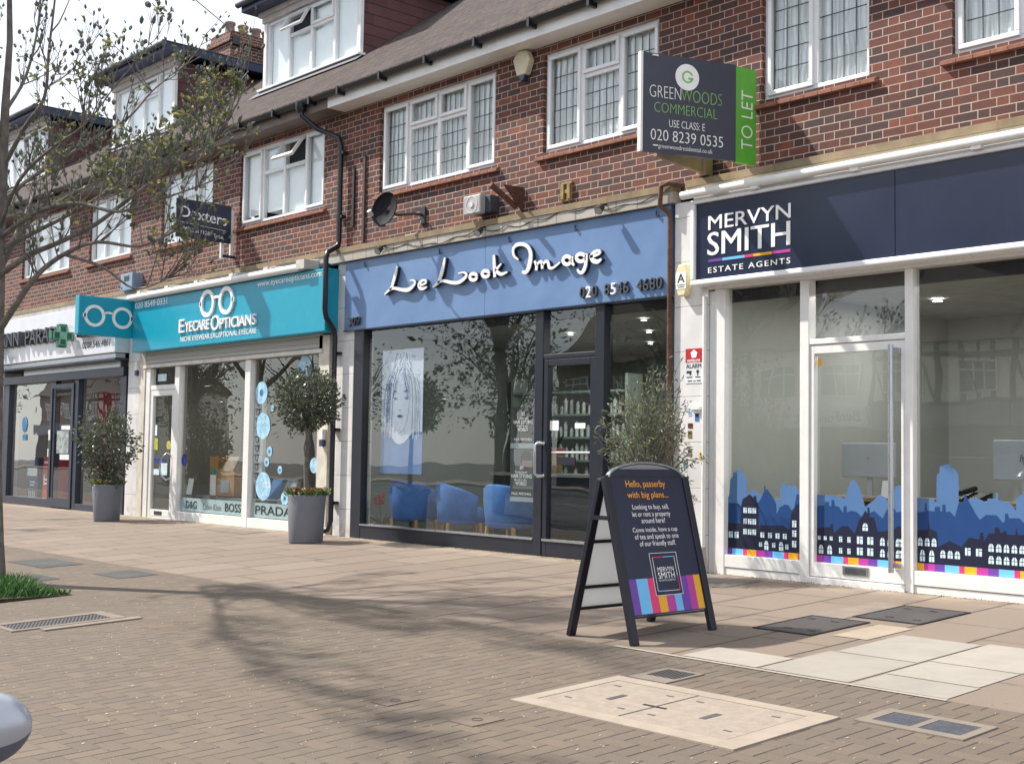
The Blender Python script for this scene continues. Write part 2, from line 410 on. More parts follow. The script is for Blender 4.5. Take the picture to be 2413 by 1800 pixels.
def mat_pilaster():
    M = Mat('painted_tile_pilaster', .45); x, y, z = M.pos()
    f = z/.46+.2; d = (f-f.floor()); j = d.min((d*-1.)+1.).step(.004, .012)
    c = M.mix(M.noise(2.5, 5).step(.3, .7), (.60, .59, .585), (.72, .71, .70))
    c = M.mix(M.noise(4, 6, .7, stretch=(2, 2, .5)).step(.56, .75)*.55, c, (.33, .29, .25))
    c = M.mix(((z*-1.)+.45).step(.1, .45)*M.noise(9, 4).step(.35, .7)*.6, c, (.28, .24, .2))
    M.color(M.mix(j, (.30, .28, .27), c)); M.bump(j+M.noise(25)*.15, .005, .6); return M.m
def mat_bark():
    M = Mat('grey_bark', .9); k = M.mix(M.noise(9, 5).step(.3, .7), (.10, .088, .080), (.21, .185, .165)); M.color(k); M.bump(M.noise(40, 4, stretch=(1, 1, .3)), .01, .8); return M.m
def mat_asphalt(name='asphalt', a=.045, b=.075):
    M = Mat(name, .9); k = M.mix(M.noise(2, 5).step(.3, .7), (a, a, a*1.02), (b, b, b)); k = M.mix(M.noise(150, 2).step(.5, .8)*.4, k, (.16, .155, .15)); M.color(k); M.bump(M.noise(120, 3), .006, .7); return M.m
def mat_eye():
    M = Mat('turquoise_vinyl', .32); n = M.noise(3.5, 6, .7).step(.5, .85); c = M.mix(n*.35, (.004, .31, .45), (.07, .48, .58))
    c = M.mix(M.noise(11, 5, .7, stretch=(1, 1, .4)).step(.6, .85)*.3, c, (.16, .42, .50)); M.color(c); M.bump(M.noise(1.6, 3), .02, .35); return M.m
def mat_blue():
    M = Mat('powder_blue_panel', .35); c = M.mix(M.noise(1.5, 4).step(.3, .7), (.125, .220, .41), (.148, .25, .445))
    c = M.mix(M.noise(6, 5, .7, stretch=(3, 1, .35)).step(.6, .85)*.5, c, (.085, .13, .23)); c = M.mix(M.noise(26, 3, stretch=(1, 1, 3)).step(.66, .72)*.3, c, (.05, .07, .12)); M.color(c); M.bump(M.noise(1.1, 3), .05, .35); return M.m
def mat_navy():
    M = Mat('navy_panel', .22); c = M.mix(M.noise(1.2, 3).step(.3, .7), (.013, .020, .046), (.018, .026, .056)); c = M.mix(M.noise(5, 6, .75, stretch=(3, 1, .3)).step(.55, .85)*.5, c, (.04, .05, .085)); M.color(c); M.bump(M.noise(.8, 2), .03, .2); return M.m
B_ = dict(brick=mat_brick(), tiles=mat_tiles(), hung=mat_hung(), slabs=mat_slabs(), blocks=mat_blocks(), glass=mat_glass(), tread=mat_treadplate(),
          grate=mat_grate(), shutter=mat_shutter(), band=mat_tileband(), pil=mat_pilaster(), bark=mat_bark(), asph=mat_asphalt(), eye=mat_eye(), blue=mat_blue(), navy=mat_navy())
glass = B_['glass']
upvc = plain('white_upvc', '#e3e4e6', .3, var=.03, dirt=.12); alu_dk = plain('dark_grey_aluminium', '#343a48', .35, .2, var=.1)
whitepaint = plain('white_gloss_paint', '#e2e1de', .35, var=.04, dirt=.25); cream = plain('cream_paint', '#d9d0bd', .5, var=.06, dirt=.4)
black = plain('black_plastic', '#17181b', .4); gut = plain('black_gutter_plastic', '#1d1f25', .35, dirt=.2); greyp = plain('grey_plastic', '#a5a6a6', .5, dirt=.3)
stone = plain('concrete_ledge', '#8a7a62', .9, var=.2, scale=4, bump=.5, dirt=.5); lead = plain('lead_strip', '#2b2e36', .5); leadw = plain('lead_flashing', '#4c4f5c', .6, var=.2)
sill_m = plain('red_tile_sill', '#8a5d4b', .8, var=.2, scale=12, bump=.4, dirt=.3); wood = plain('weathered_timber', '#9d8873', .8, var=.15, dirt=.3)
whitelet = plain('white_lettering', '#f1f1f0', .4, var=.02); navylet = plain('dark_lettering', '#20232b', .5)
conc = plain('pale_concrete', (.34, .31, .28), .9, var=.1, scale=5, bump=.4, dirt=.18); concw = plain('concrete_frame', (.19, .157, .128), .9, var=.08, scale=8, bump=.4, dirt=.15)
planter_m = plain('grey_planter', '#6d7078', .6, var=.06, scale=3, dirt=.15); soil = plain('soil', '#3a2c22', .95, var=.3, scale=30)
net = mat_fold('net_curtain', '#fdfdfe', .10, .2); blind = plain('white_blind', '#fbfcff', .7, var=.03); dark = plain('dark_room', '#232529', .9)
purple, sky_, pink, yel, mag = [plain(n, c, .4, var=.03) for n, c in (('purple_vinyl', '#6b3f9e'), ('pale_blue_vinyl', '#6cb8e6'), ('pink_vinyl', '#d8386f'), ('yellow_vinyl', '#e2a91f'), ('magenta_vinyl', '#b83a97'))]
red = plain('red_paint', '#b3262c', .4); orange_t = plain('orange_lettering', '#e9a02e', .5, var=.03); steel = plain('brushed_steel', '#b9bdc2', .3, .9, var=.05); green_l = plain('leaf_green_panel', '#5fae3a', .4, var=.06)
skirt = plain('render_white', '#d8d4cc', .8, var=.08, scale=3, dirt=.35); oak = plain('pale_wood', '#b98d52', .5, var=.15, scale=20)
# ------------------------------------------------------------------ ground
def sheet(name, x0, x1, y0, y1, mat, dz=0., nx=1):
    m = MB(); m.add([(x0, y0, GS*y0+dz), (x1, y0, GS*y0+dz), (x1, y1, GS*y1+dz), (x0, y1, GS*y1+dz)], [(0, 1, 2, 3)])
    return m
struct(sheet('slab_pavement', -60, 30, -3.6, .35, 0).build('slab_pavement', B_['slabs']))
struct(sheet('block_paving', -60, 30, -9.05, -3.6, 0).build('block_paving', B_['blocks']))
m = MB(); m.box(-60, 30, -9.2, -9.05, -.75, GS*9*-1); struct(m.build('kerb', plain('granite_kerb', '#8f8d8a', .8, bump=.4), fix=False))
m = MB(); m.poly([(-199, -199, -.56), (199, -199, -.56), (199, -9.2, -.56), (-199, -9.2, -.56)]); struct(m.build('road', B_['asph']))
m = MB()
for k in range(-30, 16): m.poly([(k*4, -21.1, -.555), (k*4+2, -21.1, -.555), (k*4+2, -21., -.555), (k*4, -21., -.555)])
struct(m.build('road_markings', plain('road_paint', '#d9d8d2', .7, var=.1, scale=12)))
m = MB(); m.poly([(-200, -200, -.9), (200, -200, -.9), (200, 200, -.9), (-200, 200, -.9)]); struct(m.build('ground', plain('earth', '#5d5a4c', .95, var=.3, scale=.5)))
m = MB(); m.box(-120, 60, -38, -33.5, -.7, -.44); struct(m.build('far_pavement', plain('far_slabs', '#8d8379', .9, var=.1)))
# pale replacement slabs in the pavement
pv = bpy.data.objects['slab_pavement']
def slab(x0, x1, y0, y1, mat, dz=.004, name='pale_slab'):
    m = MB(); q = .006
    x0 += q; x1 -= q; y0 += q; y1 -= q; n = 5
    m.add([(x0, y0, GS*y0+dz), (x1, y0, GS*y0+dz), (x1, y1, GS*y1+dz), (x0, y1, GS*y1+dz)], [(0, 1, 2, 3)])
    return m.build(name, mat, pv)
for k, (a, b, c, d) in enumerate(((-4.745, -4.145, -2.79, -1.965), (-4.78, -4.14, -3.575, -2.79), (-4.135, -3.53, -2.69, -1.9), (-4.13, -3.53, -3.205, -2.69), (-4.12, -3.515, -3.585, -3.205), (-5.40, -4.79, -3.575, -3.17))):
    slab(a, b, c, d, plain('pale_slab_%s' % 'abc'[k % 3], ((.30, .275, .24), (.28, .255, .222), (.32, .29, .252))[k % 3], .85, var=.07, scale=3, bump=.3, dirt=.12))
slab(-5.10, -4.81, -2.30, -1.68, plain('cream_slab', (.33, .27, .205), .85, var=.08, scale=4, bump=.3))
slab(-5.72, -5.43, -1.64, -.72, plain('grey_patch', (.215, .175, .14), .9, var=.12, scale=6, bump=.4))
for (a, b, c, d) in ((-5.95, -3.50, -3.63, -3.585),):
    slab(a, b, c, d, plain('edge_mortar', (.36, .32, .275), .85, var=.08), .005, 'edging_strip')
slab(-12.92, -12.28, -4.2, -3.75, B_['asph'], .004, 'asphalt_patch'); slab(-14.9, -13.9, -4.35, -3.85, B_['asph'], .004, 'asphalt_patch'); slab(-13.4, -12.75, -5.0, -4.6, B_['asph'], .004, 'asphalt_patch')
slab(-16.9, -15.8, -.72, -.3, plain('wet_patch', (.17, .135, .105), .8, var=.15, scale=5), .004, 'repaired_slab'); slab(-8.35, -7.2, -.85, -.25, plain('grey_slab', (.17, .145, .125), .9, var=.2, scale=3, bump=.4), .004, 'repaired_slab')
# ------------------------------------------------------------------ building parts
PITCH = .727
def roof_z(y): return 6.10+PITCH*(y+.42)
def upper_wall(b, x0, x1, holes, z0=3.88, z1=5.93, depth=.14):
    m = MB(); xs = sorted({x0, x1, *[h[0] for h in holes], *[h[1] for h in holes]}); zs = sorted({z0, z1, *[h[2] for h in holes], *[h[3] for h in holes]})
    for i in range(len(xs)-1):
        for j in range(len(zs)-1):
            cx, cz = (xs[i]+xs[i+1])/2, (zs[j]+zs[j+1])/2
            if any(h[0] < cx < h[1] and h[2] < cz < h[3] for h in holes): continue
            m.poly([(xs[i], 0, zs[j]), (xs[i+1], 0, zs[j]), (xs[i+1], 0, zs[j+1]), (xs[i], 0, zs[j+1])])
    for a, c, d, e in holes:
        m.poly([(a, 0, d), (a, 0, e), (a, depth, e), (a, depth, d)]); m.poly([(c, 0, e), (c, 0, d), (c, depth, d), (c, depth, e)])
        m.poly([(a, 0, e), (c, 0, e), (c, depth, e), (a, depth, e)]); m.poly([(c, 0, d), (a, 0, d), (a, depth, d), (c, depth, d)])
    return m.build('wall', B_['brick'], b)
def sash(m, x0, x1, z0, z1, y, w=.045, t=.03):
    m.box(x0, x1, y-t, y, z0, z0+w); m.box(x0, x1, y-t, y, z1-w, z1); m.box(x0, x0+w, y-t, y, z0+w, z1-w); m.box(x1-w, x1, y-t, y, z0+w, z1-w)
def window(b, xs, z0, z1, y=.05, trans={}, opn=None, lattice=None, back='curtain', sashes=(), fr=.055, sill=True, gap=0, name='window'):
    """xs: vertical members; trans: bay -> transom height; opn: (bay, angle) of a tilted top light"""
    f = MB(); x0, x1 = xs[0], xs[-1]
    f.box(x0, x1, y, y+.07, z0, z0+fr); f.box(x0, x1, y, y+.07, z1-fr, z1); f.box(x0, x0+fr, y, y+.07, z0+fr, z1-fr); f.box(x1-fr, x1, y, y+.07, z0+fr, z1-fr)
    for q in xs[1:-1]: f.box(q-.032, q+.032, y-.002, y+.068, z0+fr, z1-fr)
    panes = []
    for i in range(len(xs)-1):
        a = xs[i]+(fr if i == 0 else .032); c = xs[i+1]-(fr if i == len(xs)-2 else .032); t = trans.get(i)
        if t:
            f.box(a, c, y+.001, y+.066, t-.03, t+.03); panes += [(a, c, z0+fr, t-.03, i, 0), (a, c, t+.03, z1-fr, i, 1)]
        else: panes.append((a, c, z0+fr, z1-fr, i, 0))
    for a, c, d, e, i, top in panes:
        if (i, top) in sashes: sash(f, a-.012, c+.012, d-.012, e+.012, y+.004)
    fo = f.build(name, upvc, b, bevel=.006)
    pm = MB(); lm = MB()
    for a, c, d, e, i, top in panes:
        if opn and opn[0] == i and top:
            continue
        if not lattice: pm.poly([(a, y+.03, d), (c, y+.03, d), (c, y+.03, e), (a, y+.03, e)])
        else:                                  # every little leaded pane sits at its own slight angle
            n1 = max(1, round((c-a)/lattice[0])); n2 = max(1, round((e-d)/lattice[1]))
            for q1 in range(n1):
                for q2 in range(n2):
                    t1, t2 = rnd.uniform(-.0022, .0022), rnd.uniform(-.004, .004); ax_, bx_ = a+(c-a)*q1/n1, a+(c-a)*(q1+1)/n1; az_, bz_ = d+(e-d)*q2/n2, d+(e-d)*(q2+1)/n2
                    pm.poly([(ax_, y+.036-t1-t2, az_), (bx_, y+.036+t1-t2, az_), (bx_, y+.036+t1+t2, bz_), (ax_, y+.036-t1+t2, bz_)])
        if lattice:
            s = .047 if ((i, top) in sashes) else 0
            lx, lz = lattice; n = max(1, round((c-a-2*s)/lx))
            for k in range(1, n): q = a+s+(c-a-2*s)*k/n; lm.box(q-.0038, q+.0038, y+.024, y+.029, d+s, e-s)
            n = max(1, round((e-d-2*s)/lz))
            for k in range(1, n): q = d+s+(e-d-2*s)*k/n; lm.box(a+s, c-s, y+.0225, y+.0285, q-.0038, q+.0038)
    pm.build('pane', glass, fo)
    if lattice: lm.build('leading', lead, fo)
    if opn:
        i, ang = opn; t = trans[i]; a, c = xs[i]+.02, xs[i+1]-.02; h = z1-fr-t+.01; hinge = z1-fr
        sm = MB(); dn = Vector((0, -math.sin(ang), -math.cos(ang))); nn = Vector((0, -math.cos(ang), math.sin(ang)))
        def P(u, v, o=0): return Vector((a+u, y-.01, hinge))+dn*v+nn*o
        w = .05
        for u0, u1, v0, v1 in ((0, c-a, 0, w), (0, c-a, h-w, h), (0, w, w, h-w), (c-a-w, c-a, w, h-w)):
            sm.obox((P(u0, v0)+P(u1, v1))/2+nn*.02, (X, dn, nn), ((u1-u0)/2, (v1-v0)/2, .02))
        so_ = sm.build('opening_light', upvc, fo)
        gm = MB(); gm.poly([P(w, h-w, .02), P(c-a-w, h-w, .02), P(c-a-w, w, .02), P(w, w, .02)]); gm.build('pane', glass, fo)
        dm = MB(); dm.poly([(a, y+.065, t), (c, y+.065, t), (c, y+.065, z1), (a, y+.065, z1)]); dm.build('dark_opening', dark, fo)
    cm = MB(); yy = y+.085
    if back == 'blind':
        for i in range(len(xs)-1):
            lo = z0+(gap if i < 2 else 0)
            cm.poly([(xs[i]+.01, yy, lo), (xs[i+1]-.01, yy, lo), (xs[i+1]-.01, yy, z1), (xs[i]+.01, yy, z1)])
        cm.build('roller_blind', blind, fo)
    else:
        n = 60
        pts = [(x0+(x1-x0)*k/n, yy+.012*math.sin(k*1.9)+.008*math.sin(k*.7)) for k in range(n+1)]
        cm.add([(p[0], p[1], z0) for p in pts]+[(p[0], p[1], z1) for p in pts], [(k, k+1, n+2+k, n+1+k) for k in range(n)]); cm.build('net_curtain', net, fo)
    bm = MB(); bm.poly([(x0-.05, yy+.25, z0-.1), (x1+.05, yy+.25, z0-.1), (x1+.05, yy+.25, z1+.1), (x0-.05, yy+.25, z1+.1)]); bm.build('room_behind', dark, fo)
    if sill:
        sm = MB(); n = max(1, round((x1-x0+.18)/.16)); w = (x1-x0+.18)/n
        for k in range(n):
            q = x0-.09+k*w
            sm.prism([(q+.003, .06, z0-.002), (q+.003, -.055, z0-.052), (q+.003, -.055, z0-.085), (q+.003, .06, z0-.085)], (w-.006, 0, 0))
        sm.build('sill', sill_m, fo)
    return fo
def dormer(b, x0, x1, opn=None):
    yd = 1.2; z0, z1 = 7.34, 8.58
    m = MB()
    for xa, xb in ((x0-.02, x0+.10), (x1-.10, x1+.02)):
        m.prism([(xa, yd+.03, roof_z(yd)-.15), (xa, yd+.03, z1), (xa, 3.4, z1), (xa, 3.4, roof_z(3.4)-.15)], (xb-xa, 0, 0))
    m.box(x0-.02, x1+.02, yd+.031, yd+.12, roof_z(yd)-.2, z0-.021)
    d = m.build('dormer', B_['hung'], b)
    for a, c in ((x0-.04, x0+.05), (x1-.05, x1+.04)): w = MB(); w.box(a, c, yd-.03, yd+.029, z0-.019, z1); w.build('corner_board', whitepaint, d, bevel=.005)
    w = MB(); w.box(x0-.1, x1+.1, yd-.11, yd+.03, z0-.06, z0-.02); w.build('sill', whitepaint, d, bevel=.005)
    L = x1-x0
    xs = [x0+.05, x0+.05+(L-.1)*.25, x0+.05+(L-.1)*.5, x0+.05+(L-.1)*.75, x1-.05]
    window(d, xs, z0-.019, z1-.1, yd, {1: z1-.48, 2: z1-.48}, opn=opn, back='blind', sill=False, sashes=((2, 1),))
    h = MB(); h.box(x0-.06, x1+.06, yd-.06, yd+.06, z1-.1, z1); h.box(x0-.1, x1+.1, yd-.12, yd+.05, z1+.001, z1+.07)
    h.build('head_board', plain('aged_white_board', '#b9b4b2', .6, dirt=.4), d)
    r = MB(); r.box(x0-.26, x1+.26, yd-.36, 3.95, z1+.071, z1+.24); r.build('flat_roof', plain('dark_fascia', '#2c3552', .45, var=.15), d, bevel=.01)
    t = MB(); t.box(x0-.27, x1+.27, yd-.37, 3.97, z1+.241, z1+.26); t.tube([(x0-.30, yd-.41, z1+.2), (x1+.30, yd-.41, z1+.2)], .055, 10); t.build('roof_edge', leadw, d)
    f = MB(); f.poly([(x0-.2, yd-.22, roof_z(yd-.22)+.03), (x1+.2, yd-.22, roof_z(yd-.22)+.03), (x1+.2, yd-.03, roof_z(yd-.03)+.045), (x0-.2, yd-.03, roof_z(yd-.03)+.045)]); f.build('lead_apron', leadw, d)
    return d
def unit(name, label, x0, x1, fascia, soffit_m, holes):
    b = thing(name, label, 'building', ((x0+x1)/2, 0, 0), 'terrace units over the shops')
    upper_wall(b, x0, x1, holes)
    m = MB(); m.add([(x0, -.42, 6.10), (x1, -.42, 6.10), (x1, 6, roof_z(6)), (x0, 6, roof_z(6)), (x0, 12.4, 6.1), (x1, 12.4, 6.1)], [(0, 1, 2, 3), (3, 2, 5, 4)])
    m.add([(x0, -.42, 6.08), (x1, -.42, 6.08), (x1, -.42, 6.10), (x0, -.42, 6.10)], [(0, 1, 2, 3)])
    m.build('roof', B_['tiles'], b)
    m = MB(); m.box(x0, x1, 5.9, 6.1, roof_z(6)-.06, roof_z(6)+.07); m.build('ridge', plain('ridge_tile', '#5d453b', .9, var=.25, scale=5), b, bevel=.04)
    m = MB(); m.box(x0, x1, -.3, -.275, 5.90, 6.09); m.box(x0, x1, -.275, .0, 5.90, 5.925); m.build('eaves_board', fascia, b)
    m = MB(); n = 7; prof = [(-.361-.058*math.cos(PI*k/n), 6.095-.075*math.sin(PI*k/n)) for k in range(n+1)]
    m.add([(q, y, z) for q in (x0, x1) for y, z in prof], [(k, k+1, n+2+k, n+1+k) for k in range(n)], 0, True)
    m.add([(q, y+(.004 if y < -.36 else -.004), z+.004) for q in (x0, x1) for y, z in prof], [(k, n+1+k, n+2+k, k+1) for k in range(n)], 0, True)
    k = x0+.4
    while k < x1: m.box(k-.02, k+.02, -.43, -.3, 5.99, 6.10); k += .95
    m.build('gutter', gut, b)
    m = MB(); m.box(x0, x1, 12.0, 12.2, -.2, 6.1); m.box(x0, x1, .3, 11.9, 3.75, 3.85); m.build('rear_wall', B_['brick'], b)
    return b
def ledge(b, x0, x1, band, z0=3.755):
    m = MB(); m.prism([(x0, .02, 3.99), (x0, -.10, 3.955), (x0, -.13, 3.945), (x0, -.13, 3.875), (x0, .02, 3.875)], (x1-x0, 0, 0)); m.build('concrete_ledge', stone, b)
    m = MB(); m.box(x0, x1, -.115, .02, z0, 3.874); m.build('tile_band', band, b)
    m = MB(); m.box(x0, x1, .12, .2, 2.7, 3.754); m.build('fascia_backing', dark, b)
def room(b, x0, x1, depth, wall, floor, ceil, zc=2.78):
    m = MB(); y0, y1 = .2, depth
    m.poly([(x0, y1, 0), (x1, y1, 0), (x1, y1, zc), (x0, y1, zc)], 0); m.poly([(x0, y0, 0), (x0, y1, 0), (x0, y1, zc), (x0, y0, zc)], 0); m.poly([(x1, y1, 0), (x1, y0, 0), (x1, y0, zc), (x1, y1, zc)], 0)
    m.poly([(x0, -.02, .03), (x1, -.02, .03), (x1, y1, .03), (x0, y1, .03)], 1); m.poly([(x0, y1, zc), (x1, y1, zc), (x1, .12, zc), (x0, .12, zc)], 2)
    o = m.build('interior', [wall, floor, ceil], b)
    return o
def pane(b, x0, x1, z0, z1, y=.03, name='shop_window'):
    m = MB(); m.poly([(x0, y, z0), (x1, y, z0), (x1, y, z1), (x0, y, z1)]); return m.build(name, glass, b)
def pil(b, x0, x1, y=-.06, z0=-.12, z1=3.75, mat=None):
    m = MB(); m.box(x0, x1, y, .3, z0, z1); return m.build('pilaster', mat or B_['pil'], b, bevel=.008)
HZ = (4.63, 5.81)
# ------------------------------------------------------------------ far left unit
b0 = unit('terrace_unit', 'far left brick terrace unit with dormer, half hidden behind the street tree', -33.1, -27.0, gut, gut, [(-32.2, -30.0, *HZ), (-29.3, -27.7, *HZ)])
window(b0, [-32.2, -31.65, -31.1, -30.55, -30.0], *HZ, trans={1: 5.4, 2: 5.4}, back='blind'); window(b0, [-29.3, -28.77, -28.23, -27.7], *HZ, trans={1: 5.4}, back='blind')
dormer(b0, -30.75, -28.15); ledge(b0, -33.1, -27, B_['band']); pil(b0, -27.35, -26.75); pil(b0, -33.1, -32.7)
m = MB(); m.box(-32.7, -27.35, -.05, .05, -.12, .4); m.box(-32.7, -27.35, -.05, .05, 2.6, 2.8)
for q in (-32.7, -30.9, -29.1, -27.41): m.box(q, q+.06, -.049, .049, .4, 2.6)
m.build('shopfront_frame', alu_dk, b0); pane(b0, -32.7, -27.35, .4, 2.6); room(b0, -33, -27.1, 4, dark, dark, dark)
m = MB(); m.box(-32.7, -27.4, -.2, .1, 2.85, 3.7); tag(m.build('shop_sign', plain('olive_sign', '#3e5a52', .4), at=(-30, -.2, 2.85)), 'plain green shop fascia left of the pharmacy', 'shop sign')
m = MB(); m.box(-33.15, -33.1, .0, 12, -.2, 6.0); m.prism([(-33.15, -.3, 6.0), (-33.15, 6, roof_z(6)-.05), (-33.15, 12.3, 6.0)], (.05, 0, 0)); m.build('gable', B_['brick'], b0)
# ------------------------------------------------------------------ pharmacy unit
b1 = unit('terrace_unit', 'brick terrace unit above the pharmacy, its two first floor windows behind the tree branches', -27.0, -20.95, plain('brown_eaves', '#6e625a', .6, dirt=.4), None, [(-26.15, -23.8, *HZ), (-22.9, -21.15, *HZ)])
window(b1, [-26.15, -25.56, -24.98, -24.39, -23.8], *HZ, trans={1: 5.4, 2: 5.4}, back='blind'); window(b1, [-22.9, -22.32, -21.73, -21.15], *HZ, trans={1: 5.4}, back='blind')
dormer(b1, -24.6, -22.0)
ledge(b1, -27, -20.95, B_['band'])
m = MB(); cx, cy = -26.45, 5.2
m.box(-27.0, -26.05, 4.62, 6.0, 9.2, 11.0); m.box(-27.06, -25.99, 4.56, 6.06, 10.72, 10.86)
ch = m.build('chimney_stack', B_['brick'], b1)
m = MB()
for yy in (4.85, 5.2, 5.55, 5.85): m.lathe([(.13, 0), (.14, .05), (.12, .08), (.11, .26), (.135, .28), (.135, .33), (.10, .33), (.09, .1)], (-26.5, yy, 11.0), 14)
m.build('chimney_pots', plain('clay_pot', '#7d6a66', .9, var=.15), ch)
m = MB(); m.tube([(-25.98, 4.75, 10.75), (-26.1, 4.5, 11.1), (-26.7, 4.0, 11.75)], .012, 5); m.obox((-26.72, 3.98, 11.8), (X, Y, Z), (.05, .05, .08)); m.obox((-26.0, 4.72, 10.75), (X, Y, Z), (.05, .09, .09)); m.build('aerial', lead, ch)
# dark aluminium shopfront, canopy soffit and doors of the pharmacy
m = MB(); zt = 2.62
m.box(-26.75, -20.93, -.32, .1, 2.70, 2.74); m.box(-26.75, -21.05, -.1, .08, 2.44, 2.60)
for q, w in ((-26.75, .3), (-24.30, .22), (-23.2, .17), (-21.25, .22)): m.box(q, q+w, -.05, .06, -.06, 2.44)
m.box(-26.45, -24.3, -.05, .06, -.06, .16); m.box(-23.03, -21.25, -.05, .06, -.06, .12); m.box(-24.08, -23.2, -.04, .05, 2.2, 2.28)
fr1 = m.build('shopfront_frame', alu_dk, b1, bevel=.006)
m = MB(); m.box(-26.6, -21.0, -.28, -.1, 2.745, 2.82); m.box(-25.6, -21.2, -.09, .05, 2.601, 2.695); m.build('canopy_panel', steel, fr1)
pane(b1, -26.45, -24.3, .16, 2.44); pane(b1, -23.03, -21.25, .12, 2.44)
m = MB(); m.box(-24.28, -24.19, -.07, -.02, .02, 2.38); m.box(-23.3, -23.2, -.07, -.02, .02, 2.38); m.box(-24.19, -23.3, -.07, -.02, .02, .2); m.box(-24.19, -23.3, -.07, -.02, 2.3, 2.38)
d = m.build('door', alu_dk, b1); pane(d, -24.19, -23.3, .2, 2.3, -.04, 'pane'); m = MB(); m.box(-24.26, -24.20, -.085, -.071, 1.3, 1.5); m.build('door_lock', whitepaint, d)
room(b1, -26.8, -21.0, 5, plain('pharm_wall', '#9c9794', .8, var=.03), plain('pharm_floor', '#6d655c', .5), plain('pharm_ceiling', '#d8d8d8', .8))
pil(b1, -26.98, -26.76, mat=B_['pil']); pil(b1, -20.94, -20.50)
# ------------------------------------------------------------------ optician unit
b2 = unit('terrace_unit', 'brick terrace unit above the turquoise optician shop, with one top light propped open', -20.95, -14.55, plain('brown_eaves', '#6e625a'), None, [(-19.99, -18.25, *HZ), (-17.39, -15.05, *HZ)])
window(b2, [-19.99, -19.41, -18.83, -18.25], *HZ, trans={1: 5.4}, back='blind')
window(b2, [-17.39, -16.78, -16.18, -15.59, -15.05], *HZ, trans={1: 5.39, 2: 5.39}, opn=(2, .6), back='blind', gap=.16, sashes=((0, 0), (3, 0)))
dormer(b2, -18.72, -15.93, opn=(1, .5)); ledge(b2, -20.95, -14.55, B_['band'])
for q in ((-20.50, -20.30, -.06, .05, -.03, 2.85), (-14.985, -14.73, -.05, .06, -.03, 2.78)): m = MB(); m.box(*q); m.build('side_post', plain('aged_cream_post', '#cfc9ba', .5, dirt=.6), b2)
fr = MB()
for a, c in ((-20.295, -20.13), (-19.25, -19.09), (-17.0, -16.84)): fr.box(a, c, -.045, .06, -.03, 2.53)
fr.box(-19.09, -17.0, -.04, .05, -.03, .14); fr.box(-16.84, -14.985, -.04, .05, -.03, .14); fr.box(-20.13, -19.25, -.035, .05, 2.15, 2.235); fr.box(-20.13, -19.25, -.035, .05, -.03, .02)
frame2 = fr.build('shopfront_frame', whitepaint, b2, bevel=.008)
m = MB(); m.box(-20.35, -14.9, -.05, .10, 2.535, 2.85); m.build('roller_shutter', B_['shutter'], b2)
m = MB(); m.box(-20.36, -14.89, -.075, -.045, 2.535, 2.59); m.build('shutter_bottom_rail', plain('shutter_rail', '#cfcac2', .4, dirt=.3), b2)
p2a = pane(b2, -19.09, -17.0, .14, 2.53); p2b = pane(b2, -16.84, -14.985, .14, 2.53); pane(b2, -20.13, -19.25, 2.235, 2.53, .01, 'top_light')
m = MB(); m.box(-20.13, -20.03, -.03, .03, .025, 2.145); m.box(-19.35, -19.25, -.03, .03, .025, 2.145); m.box(-20.03, -19.35, -.03, .03, .025, .14); m.box(-20.03, -19.35, -.03, .03, 2.05, 2.145)
d2 = m.build('door', whitepaint, b2, bevel=.006); pane(d2, -20.03, -19.35, .14, 2.05, .0, 'pane')
m = MB(); m.tube([(-19.34, -.03, 1.06), (-19.36, -.09, 1.09), (-19.46, -.13, 1.0), (-19.52, -.14, .86), (-19.46, -.13, .72), (-19.36, -.09, .64), (-19.34, -.03, .67)], .016, 8); m.build('door_handle', steel, d2)
m = MB(); m.box(-19.86, -19.6, -.038, -.03, .055, .115); m.build('letterbox', plain('letterbox_black', '#22242a', .4), d2)
frost = plain('frosted_band', '#8fa5a6', .6, var=.05)
m = MB(); m.poly([(-19.07, .022, .155), (-17.02, .022, .155), (-17.02, .022, .37), (-19.07, .022, .37)]); fb = m.build('frosted_strip', frost, p2a)
m = MB(); ftext(m, 'D&G', -18.86, -18.5, .205, .325, .019, .002, weight=.01, sides=False); ftext(m, 'Calvin Klein', -18.3, -17.72, .20, .30, .019, .002, weight=-.012, sides=False); ftext(m, 'BOSS', -17.6, -17.12, .20, .33, .019, .002, weight=.02, sides=False); m.build('brand_lettering', navylet, p2a)
m = MB(); m.poly([(-16.82, .022, .155), (-15.0, .022, .155), (-15.0, .022, .37), (-16.82, .022, .37)]); m.build('frosted_strip', frost, p2b)
m = MB(); ftext(m, 'PRADA', -16.7, -15.7, .20, .33, .019, .002, weight=.012, sides=False); m.build('brand_lettering', navylet, p2b)
room(b2, -20.3, -14.75, 4.5, plain('optic_wall', '#8d8a80', .8, var=.03), plain('optic_floor', '#5d5145', .5), plain('optic_ceiling', '#b9b6ad', .8))
